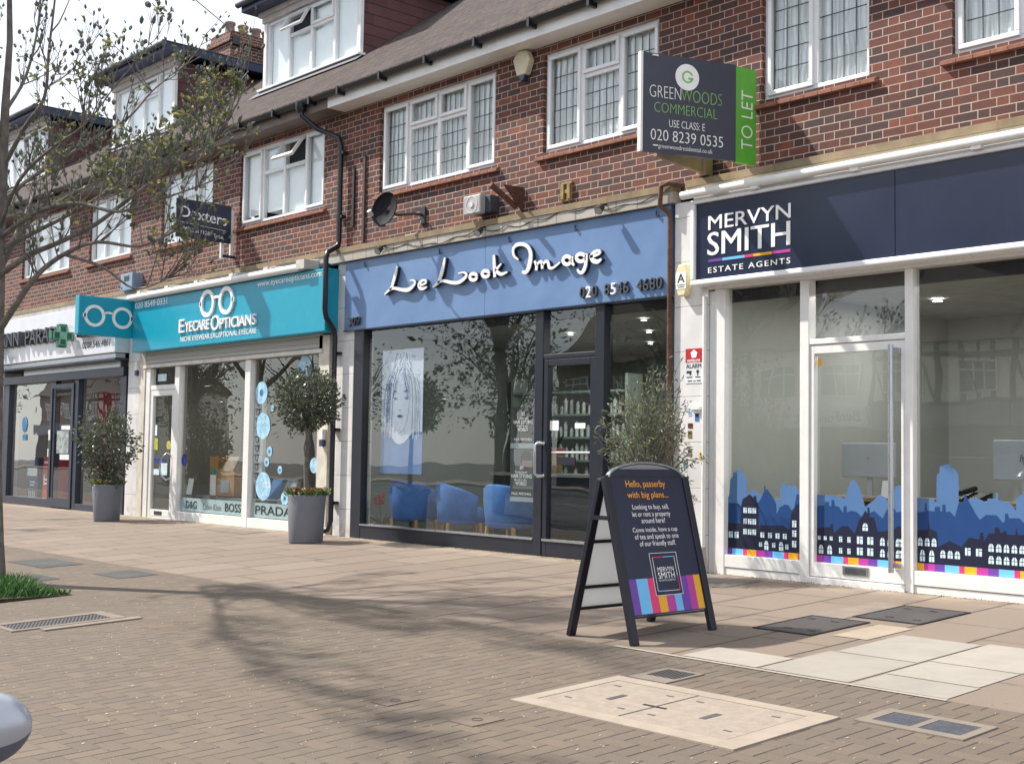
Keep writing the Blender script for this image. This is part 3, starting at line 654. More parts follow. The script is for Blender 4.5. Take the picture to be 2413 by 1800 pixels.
# stickers on the optician glass
m = MB(); blue_d = plain('pale_blue_decal', '#9cc7e0', .5, var=.25, scale=14)
F2 = (X, Z)
for x_, z_, r_ in ((-16.62, 2.02, .17), (-16.55, 1.52, .2), (-16.35, 1.14, .075), (-16.42, .98, .07), (-16.05, .87, .06), (-16.3, 1.78, .045), (-16.5, .62, .21), (-15.9, .46, .10), (-15.15, .95, .11), (-15.45, 2.35, .17)):
    m = MB(); m.disc((x_, .024, z_), r_, F2, 24, .002); m.build('round_decal', blue_d, p2b)
m = MB()
for x_, z_, r_ in ((-16.62, 2.02, .05), (-16.35, 1.14, .025), (-16.42, .98, .025), (-16.05, .87, .018), (-15.9, .46, .03)): m = MB(); m.disc((x_, .021, z_), r_, F2, 16, .002); m.build('decal_centre', plain('decal_blue', '#2a6fa3', .5), p2b)
m = MB(); ftext(m, 'OZO', -16.5, -16.3, .60, .68, .020, .002, sides=False); m.build('decal_lettering', whitelet, p2b)
m = MB(); m.disc((-18.98, .024, .98), .10, F2, 20, .002, sx=.8); m.build('blue_badge', plain('deep_blue_badge', '#1b2f86', .4), p2a)
m = MB(); m.box(-19.98, -19.55, -.006, -.003, .93, 1.0); m.build('blue_strip', plain('deep_blue_badge', '#1b2f86'), d2)
m = MB(); m.box(-19.72, -19.5, -.006, -.003, .72, .92); m.box(-19.98, -19.78, -.006, -.003, .72, .82); m.box(-19.97, -19.9, -.006, -.003, 1.38, 1.56); m.box(-19.92, -19.62, -.008, -.004, 2.3, 2.42); m.build('paper_notices', plain('notice_paper', '#cfe3ea', .7), d2)
m = MB(); m.box(-19.98, -19.86, -.006, -.003, 1.14, 1.34); m.disc((-19.47, -.003, 1.22), .075, F2, 18, .003); m.build('yellow_stickers', plain('sticker_yellow', '#b9b548', .5, var=.3, scale=20), d2)
# ------------------------------------------------------------------ hairdresser unit
b3 = unit('terrace_unit', 'brick terrace unit above the powder blue salon front, with leaded windows and net curtains', -14.55, -8.5, whitepaint, None, [(-13.71, -11.36, *HZ), (-10.52, -8.75, *HZ)])
LT = (.105, .2)
window(b3, [-13.71, -13.12, -12.51, -11.93, -11.36], *HZ, trans={1: 5.42, 2: 5.42}, lattice=LT, sashes=((1, 1), (2, 1), (0, 0), (3, 0)))
window(b3, [-10.52, -9.93, -9.34, -8.75], *HZ, trans={1: 5.43}, lattice=LT, sashes=((1, 1), (0, 0), (2, 0)))
ledge(b3, -14.55, -8.45, B_['band']); pil(b3, -14.58, -14.16, y=-.035, z1=3.75); pil(b3, -8.46, -8.02)
m = MB(); dk = plain('salon_dark_frame', '#20242f', .35, var=.1)
for a, c in ((-14.155, -13.93), (-10.56, -10.425), (-9.605, -9.465), (-8.56, -8.465)): m.box(a, c, -.04, .07, -.045, 2.8)
m.box(-13.93, -10.56, -.035, .065, -.045, .17); m.box(-9.465, -8.56, -.035, .065, -.045, .17); m.box(-10.425, -9.605, -.035, .065, 2.23, 2.285); m.box(-10.425, -9.605, -.03, .065, -.045, .0)
f3 = m.build('shopfront_frame', dk, b3, bevel=.006)
m = MB(); m.box(-13.93, -10.56, -.05, .06, .171, .19); m.build('sill_strip', steel, f3); m = MB(); m.box(-10.41, -9.62, -.045, .02, .171, .195); m.build('kick_strip', steel, f3)
p3a = pane(b3, -13.93, -10.56, .19, 2.8); pane(b3, -9.465, -8.56, .17, 2.8); pane(b3, -10.425, -9.605, 2.285, 2.8, .02, 'top_light')
m = MB(); m.box(-10.42, -10.35, -.03, .04, .005, 2.225); m.box(-9.68, -9.61, -.03, .04, .005, 2.225); m.box(-10.35, -9.68, -.03, .04, .005, .17); m.box(-10.35, -9.68, -.03, .04, 2.15, 2.225)
d3 = m.build('door', dk, b3, bevel=.005); pane(d3, -10.35, -9.68, .17, 2.15, .01, 'pane')
m = MB(); m.tube([(-10.39, -.03, 1.27), (-10.44, -.09, 1.275), (-10.46, -.11, 1.25), (-10.46, -.11, .93), (-10.44, -.09, .9), (-10.39, -.03, .905)], .02, 8); m.build('door_handle', steel, d3)
m = MB(); m.box(-10.2, -9.92, -.012, .004, 1.035, 1.12); m.build('letterbox', plain('letterbox_dark', '#34373f', .35, .4), d3)
m = MB(); m.tube([(-10.33, .03, 1.17), (-9.7, .03, 1.173)], .013, 8); m.build('reflection_bar', whitelet, d3)  # white bar standing in for a bright reflection in the door glass
m = MB(); m.box(-10.34, -10.2, .001, .006, 1.42, 1.53); m.box(-9.94, -9.78, .001, .006, 1.44, 1.5); m.build('door_stickers', whitelet, d3)
room(b3, -14.4, -8.5, 5.0, plain('salon_wall', '#77807a', .8, var=.03), plain('salon_floor', '#4b4038', .4), plain('salon_ceiling', '#8d918c', .8))
# ------------------------------------------------------------------ estate agent unit
b4 = unit('terrace_unit', 'right hand brick terrace unit above the navy estate agent front, with lattice windows', -8.5, -2.4, whitepaint, None, [(-7.41, -6.22, *HZ), (-5.41, -4.2, *HZ), (-3.6, -2.6, *HZ)])
for xs in ([-7.41, -6.826, -6.22], [-5.41, -4.8, -4.2], [-3.6, -3.1, -2.6]): window(b4, xs, *HZ, lattice=(.145, .2), sashes=((0, 0),))
ledge(b4, -8.27, -2.4, plain('cream_band', '#cdc3ac', .5, var=.08, scale=3, dirt=.6), 3.80)
m = MB(); m.box(-2.45, -2.4, 0, 12, -.2, 6.0); m.prism([(-2.45, -.3, 6.0), (-2.45, 6, roof_z(6)-.05), (-2.45, 12.3, 6.0)], (.05, 0, 0)); m.build('gable', B_['brick'], b4)
m = MB()
m.box(-8.015, -7.955, -.035, .1, -.04, 2.8)
for a, c in ((-7.95, -7.815), (-6.935, -6.835), (-5.845, -5.765), (-3.9, -3.8), (-2.55, -2.42)): m.box(a, c, -.045, .07, -.06, 2.815)
m.box(-7.815, -6.935, -.04, .06, .07, .192); m.box(-7.815, -6.935, -.03, .06, -.06, .066); m.box(-5.765, -3.9, -.04, .06, .065, .19); m.box(-5.765, -3.9, -.03, .06, -.06, .06)
m.box(-6.835, -5.845, -.04, .06, 2.197, 2.25); m.box(-6.835, -5.845, -.06, .06, -.06, .055); m.box(-3.8, -2.5, -.04, .06, -.06, .19)
m.box(-8.02, -2.4, -.08, .1, 2.815, 2.86)
m.build('shopfront_frame', whitepaint, b4, bevel=.006)
p4a = pane(b4, -7.815, -6.935, .192, 2.815, .02); p4b = pane(b4, -5.765, -3.9, .19, 2.815, .02); pane(b4, -3.8, -2.5, .19, 2.815, .02); m = MB(); m.poly([(-6.835, -.01, 2.25), (-5.845, -.01, 2.25), (-5.845, .09, 2.815), (-6.835, .09, 2.815)]); m.build('top_light', glass, b4)
m = MB(); m.box(-6.83, -6.785, -.03, .03, .062, 2.19); m.box(-5.89, -5.85, -.03, .03, .062, 2.19); m.box(-6.785, -5.89, -.03, .03, .062, .19); m.box(-6.785, -5.89, -.03, .03, 2.11, 2.19)
d4 = m.build('door', whitepaint, b4, bevel=.005); p4d = pane(d4, -6.785, -5.89, .19, 2.11, .02, 'pane')
m = MB(); m.tube([(-5.95, -.10, 2.15), (-5.95, -.10, .16)], .024, 10); m.box(-5.965, -5.89, -.10, -.03, 2.08, 2.12); m.box(-5.965, -5.89, -.10, -.03, .2, .24); m.build('door_pull', steel, d4)
m = MB(); m.box(-6.475, -6.215, -.04, -.03, .098, .178); lb = m.build('letterbox', plain('letterbox_steel', '#8c8e92', .4, .6), d4)
m = MB(); m.box(-6.45, -6.24, -.043, -.0405, .112, .163); m.build('letterbox_flap', plain('letterbox_flap', '#5a5b5e', .4, .5), d4)
m = MB(); m.box(-6.775, -6.735, .014, .018, 2.0, 2.07); m.build('yellow_sticker', yel, d4)
wall_ea = plain('office_wall', '#b4b7b3', .8, var=.02)
room(b4, -7.97, -2.5, 4.6, wall_ea, plain('office_floor', '#6d6357', .6), plain('office_ceiling', '#a9aaa6', .8), 2.9)
# skyline film on the agent's glass
SKY = {
 'a': (p4a, -7.812, -6.938, [(-7.812,.756),(-7.799,.761),(-7.788,.928),(-7.754,.959),(-7.754,.993),(-7.716,1.0),(-7.691,1.031),(-7.649,1.022),(-7.641,.978),(-7.591,.939),(-7.59,.791),(-7.504,.834),(-7.418,.79),(-7.265,.749),(-7.193,.739),(-7.194,.83),(-7.178,.902),(-7.135,.907),(-7.131,.881),(-7.106,.882),(-7.104,.937),(-7.098,.882),(-7.018,.881),(-6.975,.804),(-6.938,.805)],
  [(-7.812,.695),(-7.689,.694),(-7.647,.662),(-7.442,.717),(-7.409,.764),(-7.381,.824),(-7.38,.874),(-7.367,.874),(-7.366,.838),(-7.345,.845),(-7.277,.769),(-7.241,.704),(-7.236,.606),(-7.201,.673),(-7.138,.705),(-7.099,.697),(-7.068,.653),(-7.037,.673),(-7.006,.81),(-6.983,.807),(-6.972,.792),(-6.938,.812)],
  [(-7.812,.499),(-7.655,.501),(-7.652,.682),(-7.631,.743),(-7.594,.758),(-7.553,.789),(-7.504,.751),(-7.503,.771),(-7.475,.772),(-7.47,.722),(-7.45,.696),(-7.445,.478),(-7.408,.496),(-7.153,.503),(-7.083,.464),(-7.068,.627),(-7.037,.66),(-7.006,.713),(-6.938,.703)],
  [(-7.80,.357,.05,.06),(-7.73,.357,.05,.06)]+[(x_, z_, .043, .052) for x_ in (-7.624, -7.568, -7.515) for z_ in (.604, .498, .398)]+[(x_, .378, .045, .05) for x_ in (-7.42, -7.331, -7.244, -7.161)]+[(-7.436,.29,.036,.042),(-7.283,.29,.036,.045),(-7.133,.283,.036,.045)]+[(-7.056, z_, .047, .062) for z_ in (.495, .404, .307)]+[(-6.965, z_, .027, .062) for z_ in (.495, .404, .307)], [(-7.375,.264,.048,.088),(-7.204,.266,.048,.086)]),
 'd': (p4d, -6.783, -5.892, [(-6.783,.811),(-6.549,.802),(-6.491,.782),(-6.426,.94),(-6.401,.966),(-6.34,.899),(-6.312,.826),(-6.277,.716),(-6.186,.781),(-6.14,.83),(-6.08,.81),(-6.02,.74),(-5.98,.9),(-5.93,.92),(-5.892,.86)],
  [(-6.783,.703),(-6.703,.712),(-6.702,.743),(-6.655,.745),(-6.654,.707),(-6.629,.708),(-6.628,.765),(-6.6,.766),(-6.593,.713),(-6.549,.705),(-6.505,.651),(-6.498,.713),(-6.469,.715),(-6.468,.658),(-6.419,.676),(-6.362,.666),(-6.312,.622),(-6.186,.683),(-6.1,.62),(-6.06,.70),(-5.98,.71),(-5.97,.68),(-5.892,.69)],
  [(-6.783,.499),(-6.637,.519),(-6.629,.548),(-6.611,.546),(-6.607,.47),(-6.578,.478),(-6.52,.531),(-6.455,.535),(-6.383,.47),(-6.341,.59),(-6.305,.635),(-6.274,.682),(-6.253,.655),(-6.252,.711),(-6.235,.711),(-6.232,.626),(-6.186,.622),(-6.15,.5),(-6.0,.52),(-5.95,.56),(-5.892,.55)],
  [(-6.772,.396,.03,.035),(-6.707,.396,.03,.035),(-6.644,.396,.03,.035)]+[(x_, z_, .033, .05) for x_ in (-6.545, -6.458) for z_ in (.387, .284)]+[(x_, z_, .06, .066) for x_ in (-6.359, -6.253) for z_ in (.382, .283)], [(-6.762,.27,.05,.082),(-6.67,.27,.05,.082),(-6.302,.502,.055,.068)]+[(x_, z_, .047, .07) for x_ in (-6.125, -6.05, -5.97, -5.935) for z_ in (.38, .28)]),
 'b': (p4b, -5.763, -3.902, [(-5.763,.814),(-5.629,.812),(-5.584,.781),(-5.579,1.014),(-5.555,1.034),(-5.55,1.093),(-5.522,1.093),(-5.48,1.113),(-5.425,1.069),(-5.391,1.05),(-5.38,.999),(-5.379,.77),(-5.27,.824),(-5.216,.833),(-5.124,.792),(-5.123,.829),(-5.057,.832),(-5.05,.882),(-5.033,.882),(-5.031,.82),(-4.927,.799),(-4.878,.74),(-4.876,.838),(-4.825,.877),(-4.7,.95),(-4.55,.86),(-4.4,.8),(-4.2,.92),(-3.902,.82)],
  [(-5.763,.689),(-5.694,.699),(-5.689,.771),(-5.675,.771),(-5.672,.707),(-5.6,.703),(-5.599,.742),(-5.552,.744),(-5.548,.705),(-5.529,.706),(-5.528,.764),(-5.5,.765),(-5.498,.701),(-5.462,.709),(-5.414,.666),(-5.379,.782),(-5.338,.79),(-5.324,.861),(-5.257,.749),(-5.23,.7),(-5.19,.651),(-5.137,.694),(-5.045,.695),(-4.993,.636),(-4.974,.649),(-4.973,.711),(-4.947,.712),(-4.941,.675),(-4.852,.679),(-4.80,.63),(-4.6,.7),(-4.3,.66),(-3.902,.7)],
  [(-5.763,.533),(-5.662,.545),(-5.659,.623),(-5.645,.552),(-5.581,.53),(-5.568,.402),(-5.463,.459),(-5.354,.415),(-5.285,.501),(-5.198,.487),(-5.191,.544),(-5.164,.546),(-5.158,.471),(-5.112,.542),(-5.06,.545),(-5.059,.595),(-5.03,.596),(-5.007,.548),(-4.968,.575),(-4.955,.539),(-4.885,.543),(-4.88,.604),(-4.866,.544),(-4.7,.546),(-4.4,.5),(-3.902,.53)],
  [(-5.322,.348,.049,.063),(-5.225,.348,.052,.062)], [(x_, .403, .045, .07) for x_ in (-5.757, -5.692, -5.627)]+[(-5.738,.271,.048,.1),(-5.651,.271,.048,.1)]+[(x_, .312, .047, .066) for x_ in (-5.547, -5.48, -5.415)]+[(x_, z_, .047, .066) for x_ in (-5.116, -5.05, -4.984, -4.917, -4.852, -4.78) for z_ in (.393, .294)])}
tone = [plain(n, c, .5, var=.03) for n, c in (('film_light', '#4c719f'), ('film_mid', '#0b3c74'), ('film_dark', '#0a1230'))]
STRIP = [(mag, .10), (purple, .093), (sky_, .13), (pink, .05), (yel, .107)]
for key, (pn, xa, xb, l1, l2, l3, rects, arches) in SKY.items():
    for k, (l, mt) in enumerate(zip((l1, l2, l3), tone)):
        yy = .0165-.001*k; m = MB(); pts = [(p[0], yy, p[1]) for p in l]
        m.add(pts+[(p[0], yy, .253) for p in l], [(i, len(l)+i, len(l)+i+1, i+1) for i in range(len(l)-1) if l[i+1][0]-l[i][0] > 1e-6]); m.build('skyline_film', mt, pn)
    m = MB()
    for x_, z_, w_, h_ in rects:
        m.poly([(x_, .0125, z_), (x_+w_*.42, .0125, z_), (x_+w_*.42, .0125, z_+h_), (x_, .0125, z_+h_)]); m.poly([(x_+w_*.54, .0125, z_), (x_+w_, .0125, z_), (x_+w_, .0125, z_+h_*.68), (x_+w_*.54, .0125, z_+h_*.68)]); m.poly([(x_+w_*.54, .0125, z_+h_*.78), (x_+w_, .0125, z_+h_*.78), (x_+w_, .0125, z_+h_), (x_+w_*.54, .0125, z_+h_)])
    for x_, z_, w_, h_ in arches:
        for a, c in ((0, .45), (.55, 1)):
            m.poly([(x_+a*w_, .0125, z_), (x_+c*w_, .0125, z_), (x_+c*w_, .0125, z_+h_*.45), (x_+a*w_, .0125, z_+h_*.45)])
            t = [(x_+a*w_, z_+h_*.53), (x_+c*w_, z_+h_*.53)]+[(x_+q*w_, z_+h_*(.6+.4*math.sqrt(max(0, 1-(2*q-1)**2)))) for q in ((c, (a+c)/2, a) if a else (c, (a+c)/2, a))]
            m.poly([(p[0], .0125, p[1]) for p in t])
    m.build('film_windows', plain('film_white', '#c9dde6', .6, var=.03), pn)
    k = {'a': 1, 'd': 0, 'b': 4}[key]; q = xa; mm = MB(); first = True
    while q < xb-.001:
        w_ = STRIP[k % 5][1]*(.6 if first else 1); e = min(q+w_, xb)
        mm.poly([(q, .0115, .194), (e, .0115, .194), (e, .0115, .2545), (q, .0115, .2545)], k % 5); q = e; k += 1; first = False
    mm.build('colour_strip', [s_[0] for s_ in STRIP], pn)
# ------------------------------------------------------------------ shop signs
YX = (Y, Z)
def glasses(m, c, ax, s, th, mi=0):
    c = Vector(c); u, v = ax
    for k in (-1, 1):
        m.ring(c+u*(k*.62*s), .40*s, .13*s, ax, 36, th, mi)
        n = u.cross(v)*th; p = c+u*(k*1.07*s); m.prism([p-u*(.06*s)-v*(.08*s), p+u*(.06*s)-v*(.08*s), p+u*(.06*s)+v*(.08*s), p-u*(.06*s)+v*(.08*s)], n, mi)
    pts = []
    for k in range(9):
        a = PI*k/8; pts.append(c+u*(-.22*s*math.cos(a))+v*(.12*s+.10*s*math.sin(a)))
    inner = [c+u*(-.16*s*math.cos(PI*k/8))+v*(.10*s+.03*s*math.sin(PI*k/8)) for k in range(9)]
    for k in range(8): m.prism([inner[k], inner[k+1], pts[k+1], pts[k]], u.cross(v)*th, mi)
# turquoise box sign
t = thing('fascia_sign', 'long turquoise box sign with white round spectacles and white lettering', 'shop sign', (-17.5, -.25, 2.8))
m = MB(); m.box(-20.44, -14.56, -.25, .0, 2.80, 3.68); m.build('sign_box', B_['eye'], t, bevel=.01)
m = MB()
ftext(m, 'E', -18.72, -18.54, 3.03, 3.245, -.25, .03, weight=.008); ftext(m, 'YECARE', -18.52, -17.73, 3.03, 3.195, -.25, .03, weight=.006)
m.build('name_lettering', whitelet, t); m = MB(); ftext(m, 'O', -17.68, -17.43, 3.0, 3.235, -.25, .03, weight=.008); ftext(m, 'PTICIANS', -17.40, -16.35, 3.01, 3.175, -.25, .03, weight=.006); m.build('name_lettering', whitelet, t)
m = MB(); ftext(m, 'NICHE EYEWEAR EXCEPTIONAL EYECARE', -18.70, -16.35, 2.885, 2.965, -.25, .006, weight=.006)
m.build('small_lettering', whitelet, t); m = MB(); ftext(m, '020 8549 0331', -20.36, -19.2, 3.545, 3.655, -.25, .005); m.build('phone_lettering', whitelet, t); m = MB(); ftext(m, 'www.eyecareopticians.com', -16.36, -14.67, 3.545, 3.65, -.25, .005); m.build('small_lettering', whitelet, t)
m = MB(); glasses(m, (-17.53, -.25, 3.44), (X, Z), .47, .03); m.build('spectacles_emblem', whitelet, t)
t = thing('awning', 'rolled white awning cassette along the top of the turquoise box sign', 'awning', (-17.7, -.3, 3.74))
m = MB(); m.tube([(-20.5, -.30, 3.735), (-15.15, -.30, 3.735)], .055, 14); m.build('cassette', whitepaint, t)
m = MB()
for q in (-20.3, -19.3, -18.3, -17.2, -16.2, -15.25): m = MB(); m.box(q, q+.12, -.26, -.10, 3.76, 3.85); m.tube([(q+.06, -.28, 3.8), (q+.2, -.2, 3.84), (q+.3, -.12, 3.83)], .012, 5); m.build('bracket', plain('worn_white_bracket', '#c4c0b8', .5, dirt=.5), t)
m = MB(); m.box(-15.16, -14.95, -.36, -.1, 3.70, 3.83); m.build('end_bracket', plain('worn_white_bracket', '#c4c0b8', .5, dirt=.5), t)
t = thing('projecting_sign', 'turquoise box sign sticking out from the wall with white spectacles', 'hanging sign', (-20.5, -.7, 3.05))
m = MB(); m.box(-20.62, -20.46, -1.2, -.22, 3.05, 3.71); m.build('sign_box', B_['eye'], t, bevel=.012)
m = MB(); glasses(m, (-20.46, -.68, 3.38), YX, .40, .01); m.build('spectacles_emblem', whitelet, t)
# powder blue sign
STROKES = [[(-13.122,3.565,.018),(-13.148,3.479,.031),(-13.185,3.386,.034),(-13.234,3.293,.028),(-13.306,3.255,.018),(-13.378,3.22,.012)],[(-13.277,3.27,.015),(-13.176,3.284,.024),(-13.031,3.254,.028),(-12.889,3.236,.034),(-12.792,3.262,.028),(-12.729,3.317,.018),(-12.781,3.353,.012),(-12.837,3.353,.009)],[(-12.645,3.275,.021),(-12.571,3.277,.018),(-12.503,3.297,.018),(-12.532,3.33,.018),(-12.6,3.323,.024),(-12.654,3.285,.028),(-12.624,3.235,.028),(-12.556,3.224,.024),(-12.488,3.24,.012)],[(-12.137,3.574,.018),(-12.161,3.493,.031),(-12.198,3.387,.037),(-12.248,3.29,.031),(-12.3,3.252,.021),(-12.366,3.224,.012)],[(-12.274,3.275,.015),(-12.155,3.285,.024),(-11.997,3.25,.028),(-11.868,3.238,.028),(-11.767,3.27,.028),(-11.712,3.315,.021),(-11.769,3.353,.015),(-11.871,3.351,.009)],[(-11.521,3.275,.028),(-11.539,3.249,.028),(-11.585,3.242,.028),(-11.631,3.257,.028),(-11.651,3.287,.028),(-11.633,3.313,.028),(-11.587,3.32,.028),(-11.541,3.305,.028),(-11.521,3.275,.028)],[(-11.298,3.291,.028),(-11.316,3.267,.028),(-11.361,3.261,.028),(-11.406,3.276,.028),(-11.425,3.303,.028),(-11.407,3.327,.028),(-11.363,3.333,.028),(-11.317,3.318,.028),(-11.298,3.291,.028)],[(-11.217,3.508,.021),(-11.207,3.403,.031),(-11.193,3.24,.028)],[(-11.082,3.39,.012),(-11.141,3.348,.021),(-11.186,3.325,.021)],[(-11.186,3.327,.024),(-11.091,3.266,.028),(-10.973,3.28,.012)],[(-10.786,3.407,.012),(-10.857,3.458,.018),(-10.877,3.535,.024),(-10.82,3.581,.028),(-10.716,3.58,.028),(-10.624,3.538,.028),(-10.577,3.463,.034),(-10.58,3.369,.04),(-10.614,3.279,.037),(-10.663,3.245,.028),(-10.714,3.258,.018)],[(-10.508,3.362,.018),(-10.473,3.304,.024),(-10.478,3.25,.024)],[(-10.473,3.312,.018),(-10.418,3.345,.021),(-10.384,3.326,.024),(-10.376,3.258,.024)],[(-10.377,3.302,.018),(-10.318,3.339,.021),(-10.28,3.315,.024),(-10.262,3.262,.024),(-10.196,3.253,.018),(-10.089,3.303,.012)],[(-9.915,3.307,.028),(-9.933,3.277,.028),(-9.977,3.268,.028),(-10.023,3.286,.028),(-10.042,3.321,.028),(-10.024,3.351,.028),(-9.979,3.359,.028),(-9.934,3.341,.028),(-9.915,3.307,.028)],[(-9.899,3.351,.021),(-9.897,3.283,.024),(-9.865,3.246,.018)],[(-9.694,3.314,.028),(-9.713,3.286,.028),(-9.761,3.279,.028),(-9.81,3.297,.028),(-9.831,3.328,.028),(-9.811,3.356,.028),(-9.763,3.363,.028),(-9.714,3.346,.028),(-9.694,3.314,.028)],[(-9.68,3.357,.024),(-9.679,3.275,.028),(-9.698,3.203,.031),(-9.739,3.154,.028),(-9.791,3.167,.021),(-9.812,3.199,.015)],[(-9.628,3.314,.021),(-9.547,3.32,.021),(-9.47,3.342,.018),(-9.491,3.37,.018),(-9.557,3.359,.024),(-9.597,3.318,.031),(-9.576,3.272,.034),(-9.505,3.249,.031),(-9.449,3.273,.015)]]
t = thing('fascia_sign', 'powder blue shop fascia with white handwritten style lettering and a phone number', 'shop sign', (-11.45, -.06, 2.8))
m = MB(); m.box(-14.37, -11.437, -.06, .11, 2.80, 3.75); m.box(-11.433, -8.525, -.061, .11, 2.80, 3.75); m.build('sign_panel', B_['blue'], t, bevel=.003)
m = MB(); m.box(-14.37, -8.525, -.075, -.0605, 2.79, 2.806); m.build('bottom_edge', dk, t)
m = MB(); m.box(-14.36, -8.54, -.064, -.062, 3.745, 3.749)
for q in (-13.9, -12.3, -11.0, -9.9, -8.7): m.tube([(q, -.075, 3.71), (q, -.08, 3.66), (q+.02, -.085, 3.64), (q+.04, -.08, 3.66)], .008, 5)
m.build('sign_hooks', lead, t)
m = MB(); mb = MB()
for s_ in STROKES: s_ = [(p[0], p[1], p[2]*.76) for p in s_]; m.stroke(s_, None, -.11, .012); mb.stroke([(p[0], p[1], p[2]*.97) for p in s_], None, -.065, .044)
m.build('script_lettering', whitelet, t); mb.build('lettering_edge', dk, t)
m = MB(); old = plain('peeled_numeral', '#3d4046', .6, var=.3, scale=25)
for k, c in enumerate('020 8546 4680'):
    if c == ' ': continue
    q = -9.80+k*.0935; z_ = 2.873+k*.0006
    ftext(m, c, q, q+.078, z_, z_+.125, -.065, .03, mi=1 if k in (1, 5) else 0, weight=.01)
for k, c in enumerate('309'): q = -14.25+k*.098; ftext(m, c, q, q+.085, 2.86, 2.975, -.065, .03, weight=.01)
m.build('numerals', [old, whitelet], t)
# navy sign of the estate agent
t = thing('fascia_sign', 'long navy fascia in a white frame with white lettering and coloured underline', 'shop sign', (-5.3, -.2, 2.85))
m = MB(); m.box(-8.06, -5.846, -.20, .0, 2.90, 3.665); m.box(-5.838, -2.42, -.201, .0, 2.90, 3.665); m.build('sign_panel', B_['navy'], t)
m = MB(); m.box(-8.11, -2.41, -.235, .0, 2.845, 2.899); m.box(-8.11, -2.41, -.235, .0, 3.666, 3.70); m.box(-8.11, -8.061, -.235, .0, 2.899, 3.666); m.build('sign_frame', upvc, t, bevel=.012)
m = MB(); ftext(m, 'MERVYN', -7.905, -6.925, 3.385, 3.525, -.201, .006, weight=.018); m.build('lettering', whitelet, t); m = MB(); ftext(m, 'SMITH', -7.915, -6.93, 3.13, 3.36, -.201, .006, weight=.022); m.build('lettering', whitelet, t); m = MB(); ftext(m, 'ESTATE AGENTS', -7.905, -6.93, 2.957, 3.012, -.201, .004, weight=.012, space=1.25); m.build('lettering', whitelet, t)
m = MB()
for k, (a, c) in enumerate(((-7.903, -7.73), (-7.728, -7.46), (-7.458, -7.357), (-7.355, -7.14), (-7.138, -6.931))): m.box(a, c, -.205, -.2, 3.065, 3.092, k)
m.build('colour_underline', [purple, sky_, pink, yel, mag], t)
t = thing('awning', 'rolled white awning cassette above the navy fascia', 'awning', (-5.3, -.3, 3.7))
m = MB(); m.tube([(-8.20, -.26, 3.765), (-2.42, -.26, 3.765)], .042, 14); m.box(-8.1, -2.42, -.2, -.10, 3.701, 3.80)
for q in (-7.35, -6.25, -5.1, -4.0): m.box(q, q+.09, -.28, -.18, 3.70, 3.73)
m.build('cassette', whitepaint, t, bevel=.004)
m = MB(); m.tube([(-8.13, -.12, 3.7), (-8.10, -.11, 3.6), (-8.14, -.1, 3.45), (-8.13, -.1, 3.3), (-8.07, -.1, 3.17)], .007, 5); m.build('cable', black, t)
# pharmacy sign
t = thing('fascia_sign', 'glossy white pharmacy fascia with deep dark letters and a phone number', 'shop sign', (-23.8, -.15, 2.83))
m = MB(); m.box(-26.72, -20.95, -.32, .1, 2.83, 3.73); m.build('sign_box', plain('glossy_white_fascia', '#cfd2d9', .12, var=.05, scale=2), t, bevel=.012)
for w_, a, c, d_ in (('MANN', -26.25, -25.0, .16), ('PARADE', -24.75, -23.0, .13), ('PHARMACY', -22.35, -20.98, .12)): m = MB(); ftext(m, w_, a, c, 3.16, 3.44, -.30, d_, weight=.006); m.build('name_lettering', plain('deep_grey_letter', '#45464f', .4), t)
m = MB(); ftext(m, '0208 546 4861', -22.3, -21.15, 2.96, 3.08, -.32, .004); m.build('phone_lettering', navylet, t)
gm_ = plain('pharmacy_green', '#1f6b52', .4); gl_ = plain('pharmacy_green_light', '#7fb39a', .4)
def cross(x, y, z, s, label):
    t = thing('pharmacy_cross', label, 'cross sign', (x, y, z))
    pts = [(-1, -.36), (-.36, -.36), (-.36, -1), (.36, -1), (.36, -.36), (1, -.36), (1, .36), (.36, .36), (.36, 1), (-.36, 1), (-.36, .36), (-1, .36)]
    m = MB(); m.prism([(x, y+a*s, z+b_*s) for a, b_ in pts], (-.14, 0, 0)); m.build('cross_body', gm_, t, bevel=.01, fix=True)
    m = MB()
    for k, q in ((.82, .05),):
        P = [(x+.004, y+a*s*k, z+b_*s*k) for a, b_ in pts]
        for i in range(12): m.bar(P[i], P[(i+1) % 12], .028, .012)
    m.box(x+.002, x+.012, y-.07, y+.07, z-.07, z+.07); m.build('neon_outline', gl_, t)
    m = MB(); m.bar((x-.07, y+s, z), (x-.07, -.1, z), .04); m.build('arm', alu_dk, t); return t
cross(-22.7, -.52, 3.21, .215, 'green cross sign projecting over the pharmacy letters')
cross(-26.95, -.66, 3.02, .215, 'green cross sign at the far left edge of the pharmacy fascia')
# agents boards above
t = thing('agent_board', 'dark grey board with a green side panel and white circle emblem', 'letting board', (-7.5, -.3, 4.0))
A, Bc = Vector((-7.87, -1.235, 4.02)), Vector((-7.505, -.29, 3.985)); u = (Bc-A); u.z = 0; Wd = u.length; u.normalize(); n_ = u.cross(Z); h_ = .945
gb = plain('slate_board', '#3b3e4c', .45, var=.06); m = MB(); o_ = A.copy(); o_.z = 4.0
m.obox(o_+u*(Wd/2)+Z*(h_/2)-n_*.02, (u, Z, n_), (Wd/2, h_/2, .02)); m.build('board', gb, t)
m = MB(); m.obox(o_-u*.012+Z*(h_/2)-n_*.02, (u, Z, n_), (.012, h_/2+.004, .03)); m.build('edge_strip', whitepaint, t)
m = MB(); P = lambda a, b_: o_+u*a+Z*b_
m.disc(P(.475, .755), .128, (u, Z), 32, .003); m.build('emblem_disc', whitelet, t)
lm = plain('lime_lettering', '#86bd62', .5); m = MB()
